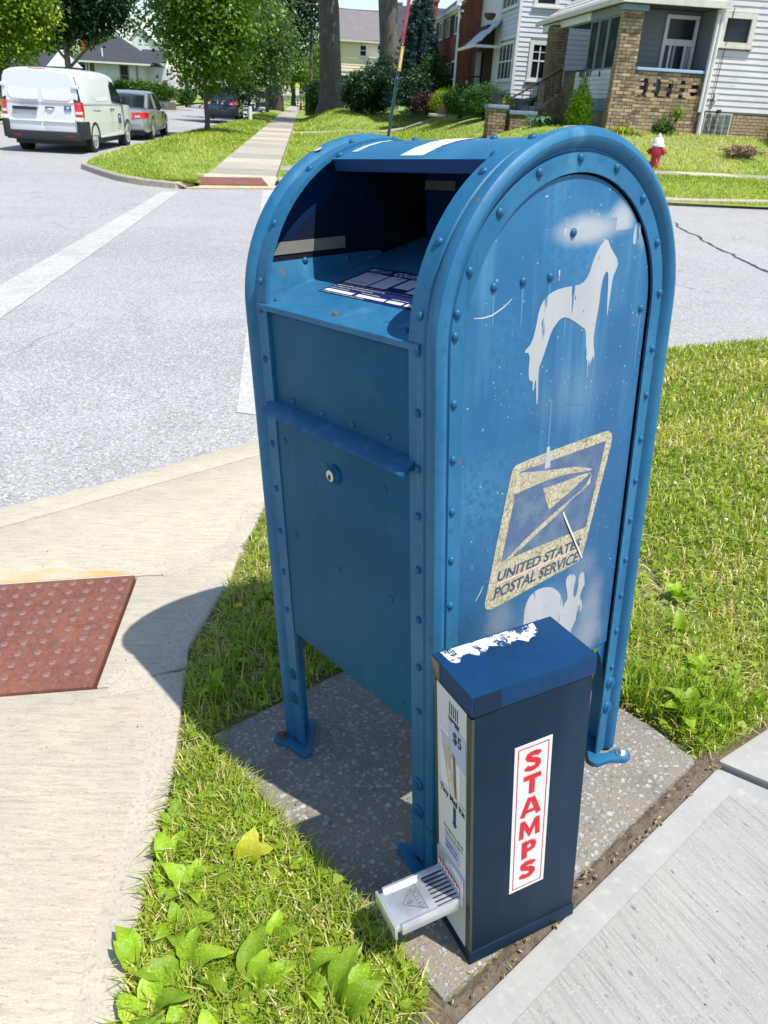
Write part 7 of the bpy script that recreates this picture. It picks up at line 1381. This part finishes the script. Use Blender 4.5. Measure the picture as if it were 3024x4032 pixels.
# local frame of a vehicle: y forward, x right, origin on the road under the rear axle
def van():
    r = empty('postal_van', TUM @ Matrix.Translation((-6.28, 21.5, -.235)) @ Matrix.Rotation(math.radians(-3.4), 4, 'Z'), label='white postal delivery van parked with its rear to the street corner', cat='van')
    def hp(w, zb, zw, zs, zt, wt): return [(0, zb), (w-.10, zb), (w-.02, zb+.06), (w, zb+.3), (w, zw), (w-.015, zw+.08), (wt+.05, zs), (wt-.02, zs+.11), (wt-.15, zt-.03), (wt-.42, zt), (0, zt)]
    S_ = [(-.98, hp(.905, .52, 1.15, 1.66, 1.83, .76)), (-.94, hp(.94, .47, 1.15, 1.68, 1.87, .79)), (-.80, hp(.955, .42, 1.15, 1.69, 1.895, .80)), (.0, hp(.96, .38, 1.15, 1.70, 1.91, .81)), (1.9, hp(.96, .36, 1.14, 1.70, 1.91, .81)), (2.45, hp(.955, .36, 1.12, 1.66, 1.875, .80)), (2.9, hp(.95, .36, 1.10, 1.45, 1.62, .74)), (3.25, hp(.945, .36, 1.08, 1.17, 1.27, .74)), (3.7, hp(.92, .36, 1.0, 1.05, 1.13, .72)), (4.05, hp(.84, .38, .85, .9, .98, .62)), (4.16, hp(.74, .42, .75, .78, .84, .55))]
    loft(S_).build('body', M_vwhite, r, sharp=32)
    bx('underbody', M_plas, r, -.82, .82, -.7, 3.9, .22, .50)
    # rear doors, a little proud of the body, with recessed blanks
    for sx in (-1, 1):
        x0, x1 = (-.80, -.008) if sx < 0 else (.008, .80)
        b = MB(); o = [(x0 if sx < 0 else x1, .52), (x1 if sx < 0 else x0, .52), (x1 if sx < 0 else x0, 1.83), ((x0+.14) if sx < 0 else (x1-.14), 1.83), ((x0+.05) if sx < 0 else (x1-.05), 1.60), (x0 if sx < 0 else x1, 1.15)]
        b.add([(x, -1.0 + .015+.07*max(0, z-1.2)**1.5, z) for x, z in o]+[(x, -.93, z) for x, z in o], [tuple(range(6)), tuple(range(11, 5, -1))]+[(i, 6+i, 6+(i+1) % 6, (i+1) % 6) for i in range(6)])
        dr = b.build('rear_door', M_vwhite, r, bevel=.018)
        P = smoothpoly([(.06, 1.26), (.06, 1.235), (.10, 1.215), (.64, 1.215), (.70, 1.24), (.735, 1.30), (.73, 1.36), (.685, 1.68), (.66, 1.73), (.62, 1.745), (.10, 1.755), (.06, 1.74), (.06, 1.70)], 1); b = MB(); P = [(sx*x, z) for x, z in P]; yy = lambda z: -1.0+.012+.07*max(0, z-1.2)**1.5
        n = len(P); V = [(x, yy(z)-.0035, z) for x, z in P]+[(x, yy(z)-.0005, z) for x, z in [((sx*.405)+(x-sx*.405)*1.035, 1.49+(z-1.49)*1.045) for x, z in P]]; b.add(V, [tuple(range(n)), tuple(range(n, 2*n))]+[(i, (i+1) % n, n+(i+1) % n, n+i) for i in range(n)]); b.build('blank_panel', M_vwhite, dr, sharp=25)
        bx('crease', M_vwhite, dr, min(sx*.02, sx*.78), max(sx*.02, sx*.78), -1.012, -.98, .735, .765, bevel=.008)
        bx('door_stripe', M_stripe2, dr, min(sx*.012, sx*.785), max(sx*.012, sx*.785), -.9995, -.985, 1.15, 1.175)
        # lights and hinges on the rear corners
        cl = MB(); O_ = [(.815, -1.000), (.915, -.995), (.962, -.945), (.975, -.80)]
        cl.add([(sx*x, y, z) for z in (.86, 1.0, 1.19) for x, y in [(x-(.02 if z > 1.1 else 0), y+(.012 if z > 1.1 else 0)) for x, y in O_]], [(k*4+i, k*4+i+1, k*4+i+5, k*4+i+4) if sx > 0 else (k*4+i, k*4+i+4, k*4+i+5, k*4+i+1) for k in range(2) for i in range(3)]); tlg = cl.build('tail_light', M_tail, r)
        cl = MB(); cl.add([(sx*.82, -1.006, .925), (sx*.918, -1.001, .925), (sx*.968, -.948, .925), (sx*.968, -.948, .985), (sx*.918, -1.001, .985), (sx*.82, -1.006, .985)], [(0, 1, 4, 5), (1, 2, 3, 4)]); cl.build('reverse_lamp', M_tailw, tlg)
        cl = MB(); cl.add([(sx*.80, -.992, 1.19), (sx*.90, -.985, 1.19), (sx*.955, -.93, 1.19), (sx*.905, -.915, 1.50), (sx*.845, -.915, 1.74), (sx*.80, -.925, 1.66), (sx*.785, -.95, 1.45)], [(0, 1, 6), (1, 2, 3), (1, 3, 4, 5, 6)]); cl.build('pillar_glass', M_plas, r)
        bx('hinge', M_vwhite, r, sx*.86-.075, sx*.86+.075, -1.01, -.87, 1.47, 1.555, bevel=.015); bx('hinge', M_vwhite, r, sx*.885-.085, sx*.885+.085, -1.03, -.86, .765, .86, bevel=.015)
        for y in (0, 3.2): wheel(r, sx*.815, y, .335, .225, sx)
        for y in (0, 3.2):
            b = MB(); V = []; 
            for k in range(15):
                a = PI*k/14*1.1-.15; V += [(sx*.966, y+.41*math.cos(a), .34+.41*math.sin(a)), (sx*.966, y+.34*math.cos(a), .34+.34*math.sin(a))]
            b.add(V, [(2*k, 2*k+1, 2*k+3, 2*k+2) for k in range(14)]); b.build('wheel_arch', M_plas, r)
    bx('bumper_beam', M_plas, r, -.90, .90, -1.06, -.90, .33, .53, bevel=.04)
    for sx in (-1, 1):
        bx('bumper_side', M_plas, r, min(sx*.805, sx*.975), max(sx*.805, sx*.975), -1.03, -.42, .36, .775, bevel=.05); bx('reflector', pm('dull_reflector', (.16, .012, .02), .4) if sx < 0 else MATS['dull_reflector'], r, sx*.62-.1, sx*.62+.1, -1.066, -1.05, .40, .45)
    bx('plate_holder', M_plas, r, -.67, -.09, -1.045, -.985, .985, 1.05, bevel=.012); bx('plate_recess', pm('plate_recess_white', (.55, .57, .59), .4), r, -.66, -.12, -1.0, -.984, .86, .995, bevel=.03)
    bx('door_handle', M_plas, r, .10, .32, -1.012, -.985, 1.035, 1.065, bevel=.01); bx('handle_grip', M_vwhite, r, .16, .28, -1.014, -.985, .995, 1.04, bevel=.012)
    bx('brake_light', M_tail, r, -.2, .2, -.955, -.9, 1.85, 1.878, bevel=.008)
    b = MB(); text_mb('3340395', (-.50, -1.006, 1.10), (1, 0, 0), (0, 0, 1), b, h=.105, width=.47, bold=.0); b.build('number', M_num, r)
    dc = bx('decal', M_decal, r, .56, .72, -1.004, -.99, .99, 1.10); b = MB(); b.poly([(.575, -1.007, 1.075), (.67, -1.007, 1.085), (.70, -1.007, 1.06), (.63, -1.007, 1.02), (.60, -1.007, 1.005), (.63, -1.007, 1.055)]); b.poly([(.57, -1.007, 1.0), (.71, -1.007, 1.0), (.71, -1.007, 1.006), (.57, -1.007, 1.006)]); b.build('decal_mark', M_white, dc)
    # side: stripe, window, doors, mirror, decal
    for sx in (1, -1):
        X = sx*.9625
        def q(name, pts, mat, lift=.003, parent=r): b = MB(); b.poly([(sx*(wx+lift), y, z) for wx, y, z in (pts if sx > 0 else pts[::-1])]); return b.build(name, mat, parent)
        q('side_stripe', [(.962, -.78, 1.135), (.962, 2.3, 1.10), (.962, 2.3, 1.13), (.962, -.78, 1.165)], M_stripe2)
        q('side_window', [(.958, 1.72, 1.20), (.958, 2.72, 1.14), (.93, 2.62, 1.32), (.885, 2.20, 1.655), (.885, 1.80, 1.68)], M_carglass, .02)
        q('door_gap', [(.963, 1.62, .45), (.963, 1.635, .45), (.963, 1.635, 1.15), (.963, 1.62, 1.15)], M_seam); q('door_gap', [(.963, 2.84, .55), (.963, 2.855, .55), (.963, 2.80, 1.12), (.963, 2.785, 1.12)], M_seam); q('slide_rail', [(.963, .0, 1.0), (.963, .62, .985), (.963, .62, 1.0), (.963, .0, 1.015)], M_seam)
        q('side_decal', [(.965, 2.25, .66), (.965, 2.52, .66), (.965, 2.52, .90), (.965, 2.25, .90)], M_decal); q('side_mark', [(.967, 2.27, .86), (.967, 2.46, .84), (.967, 2.38, .77), (.967, 2.28, .67), (.967, 2.42, .80), (.967, 2.28, .82)], M_white); q('lower_text', [(.965, 2.12, .575), (.965, 2.52, .575), (.965, 2.52, .60), (.965, 2.12, .60)], M_num)
        bx('mirror', M_plas, r, min(sx*.98, sx*1.19), max(sx*.98, sx*1.19), 2.62, 2.78, 1.12, 1.36, bevel=.04); bx('sill', M_vwhite, r, min(sx*.93, sx*.968), max(sx*.93, sx*.968), .45, 2.75, .36, .42, bevel=.015)
        for y in (1.52, 1.74): bx('handle', M_plas, r, min(sx*.955, sx*.985), max(sx*.955, sx*.985), y, y+.12, 1.0, 1.03, bevel=.01)
        b = MB(); P = smoothpoly([(.0, 1.22), (1.42, 1.20), (1.48, 1.3), (1.42, 1.62), (.1, 1.66), (-.02, 1.5)], 2); n = len(P)
        def wx(z): return .962-.10*max(0, z-1.15)/.5
        C_ = np.mean(P, 0); b.add([(sx*(wx(z)+.004), y, z) for y, z in P]+[(sx*(wx(z)-.002), C_[0]+(y-C_[0])*.965, C_[1]+(z-C_[1])*.93) for y, z in P], [((i, (i+1) % n, n+(i+1) % n, n+i) if sx > 0 else (i, n+i, n+(i+1) % n, (i+1) % n)) for i in range(n)]+[tuple(range(n, 2*n)) if sx > 0 else tuple(range(2*n-1, n-1, -1))]); b.build('blank_panel', M_vwhite, r, sharp=50)
    return r
van()
def car(name, T, label, paint, L, Wd, Ht, belt, rear, front, wb, rw, suv=False):
    r = empty(name, T, label=label, cat='car', group='cars parked along the side street'); w = Wd/2; ro = rear; fo = L-rear
    def hp(wd, zb, zt, round_=.08): return [(0, zb), (wd-.09, zb), (wd-.02, zb+.07), (wd, (zb+zt)*.5), (wd-.02, zt-round_), (wd-.10, zt-.02), (wd-.3, zt), (0, zt+.01)]
    loft([(-ro, hp(w-.16, .42, belt-.16)), (-ro+.06, hp(w-.07, .32, belt-.05)), (-ro+.35, hp(w-.01, .24, belt)), (.4, hp(w, .2, belt)), (wb*.55, hp(w, .2, belt-.02)), (wb-.2, hp(w, .22, belt-.04)), (wb+.35, hp(w-.02, .24, belt-.16)), (fo-.15, hp(w-.12, .26, belt-.28)), (fo, hp(w-.28, .32, belt-.36))]).build('body', paint, r, sharp=30)
    def gp(wb_, wt_, zt): return [(0, belt-.05), (wb_, belt-.05), (wb_-.02, belt+.02), (wt_+.02, zt-.07), (wt_-.05, zt-.01), (0, zt+.015)]
    yb = -ro+(.12 if suv else .60); yr0 = yb+(.32 if suv else .85); yr1 = wb*.58; yf = wb*.58+.78
    loft([(yb, gp(w-.12, w-.25, belt+.04 if not suv else belt+.06)), (yb+(yr0-yb)*.5, gp(w-.09, w-.22, belt+(Ht-belt)*.62)), (yr0, gp(w-.08, w-.24, Ht-.045)), ((yr0+yr1)/2, gp(w-.07, w-.22, Ht-.02)), (yr1, gp(w-.07, w-.22, Ht-.035)), ((yr1+yf)/2, gp(w-.08, w-.2, belt+(Ht-belt)*.55)), (yf, gp(w-.1, w-.16, belt+.02))]).build('glasshouse', M_carglass, r, sharp=40)
    loft([(yr0-.12, [(0, Ht-.10), (w-.24, Ht-.10), (w-.22, Ht-.075), (w-.3, Ht-.05), (0, Ht-.035)]), (yr0+.1, [(0, Ht-.08), (w-.21, Ht-.08), (w-.19, Ht-.05), (w-.29, Ht-.005), (0, Ht+.012)]), ((yr0+yr1)/2, [(0, Ht-.06), (w-.19, Ht-.06), (w-.17, Ht-.03), (w-.27, Ht+.01), (0, Ht+.025)]), (yr1+.08, [(0, Ht-.08), (w-.2, Ht-.08), (w-.18, Ht-.05), (w-.28, Ht-.012), (0, Ht+.0)])]).build('roof', paint, r, sharp=40)
    for sx in (-1, 1):
        def pil(p0, p1, q): b = MB(); b.tube([p0, ((p0[0]+p1[0])/2, (p0[1]+p1[1])/2, (p0[2]+p1[2])/2+.02), p1], q, 6); b.build('pillar', paint, r)
        pil((sx*(w-.14), yb+.03, belt), (sx*(w-.23), yr0, Ht-.06), .07 if not suv else .09); pil((sx*(w-.12), yf-.02, belt), (sx*(w-.21), yr1+.05, Ht-.06), .05); pil((sx*(w-.085), wb*.36, belt), (sx*(w-.205), wb*.36-.06, Ht-.06), .035)
        for y in (0, wb): wheel(r, sx*(w-.13), y, rw, .21, sx)
        for y in (0, wb):
            b = MB(); V = []
            for k in range(13): a = PI*k/12; V += [(sx*(w+.002), y+(rw+.06)*math.cos(a), rw+(rw+.06)*math.sin(a)), (sx*(w+.002), y+rw*.98*math.cos(a), rw+rw*.98*math.sin(a))]
            b.add(V, [(2*k, 2*k+1, 2*k+3, 2*k+2) for k in range(12)]); b.build('wheel_arch', M_plas, r)
        bx('mirror', paint, r, min(sx*(w-.02), sx*(w+.19)), max(sx*(w-.02), sx*(w+.19)), yf-.32, yf-.2, belt-.01, belt+.15, bevel=.035)
        b = MB(); z0 = belt-.28; b.add([(sx*(w-.48), -ro-.02, z0), (sx*(w-.10), -ro+.0, z0), (sx*(w+.006), -ro+.30, z0+.05), (sx*(w+.002), -ro+.30, z0+.17), (sx*(w-.11), -ro+.02, z0+.19), (sx*(w-.48), -ro-.01, z0+.16)], [(0, 1, 4, 5), (1, 2, 3, 4)]); tl_ = b.build('tail_light', M_tail, r, bevel=.012); bx('reverse_lamp', M_tailw, tl_, sx*(w-.32)-.08, sx*(w-.32)+.08, -ro-.02, -ro+.02, z0+.03, z0+.08)
        for y in (wb*.36, wb*.72): bx('door_gap', M_seam, r, min(sx*(w-.02), sx*(w+.0025)), max(sx*(w-.02), sx*(w+.0025)), y, y+.012, .3, belt-.1)
        for y in (wb*.1, wb*.46): bx('handle', paint, r, min(sx*(w-.02), sx*(w+.022)), max(sx*(w-.02), sx*(w+.022)), y, y+.18, belt-.16, belt-.13, bevel=.01)
    bx('rear_bumper', paint if not suv else M_plas, r, -w+.12, w-.12, -ro-.06, -ro+.2, .34, .58, bevel=.06); bx('number_plate', M_trim, r, -.16, .16, -ro-.045 if suv else -ro-.03, -ro+.02, belt-.25, belt-.11); bx('plate_text', M_decal, r, -.10, .10, -ro-.047 if suv else -ro-.032, -ro, belt-.20, belt-.16); bx('boot_trim', M_chrome, r, -.3, .3, -ro-.02, -ro+.04, belt-.10, belt-.075)
    bx('underbody', M_plas, r, -w+.2, w-.2, -ro+.15, fo-.2, .16, .4)
    return r
car('silver_sedan', TUM @ Matrix.Translation((-5.90, 28.2, -.2)), 'silver sedan parked in front of the white van', M_silver, 4.8, 1.82, 1.42, .93, 1.05, 1.0, 2.78, .33)
car('blue_suv', TUM @ Matrix.Translation((-4.36, 46.2, -.10)), 'dark blue station wagon parked beyond the first street tree', M_suvblue, 4.8, 1.84, 1.68, 1.08, .98, .95, 2.75, .36, True)
car('distant_car', TUM @ Matrix.Translation((-4.2, 92, -.15)), 'pale distant car beside the far crossing sign', M_silver, 4.6, 1.8, 1.6, 1.0, .95, .95, 2.7, .34, True)
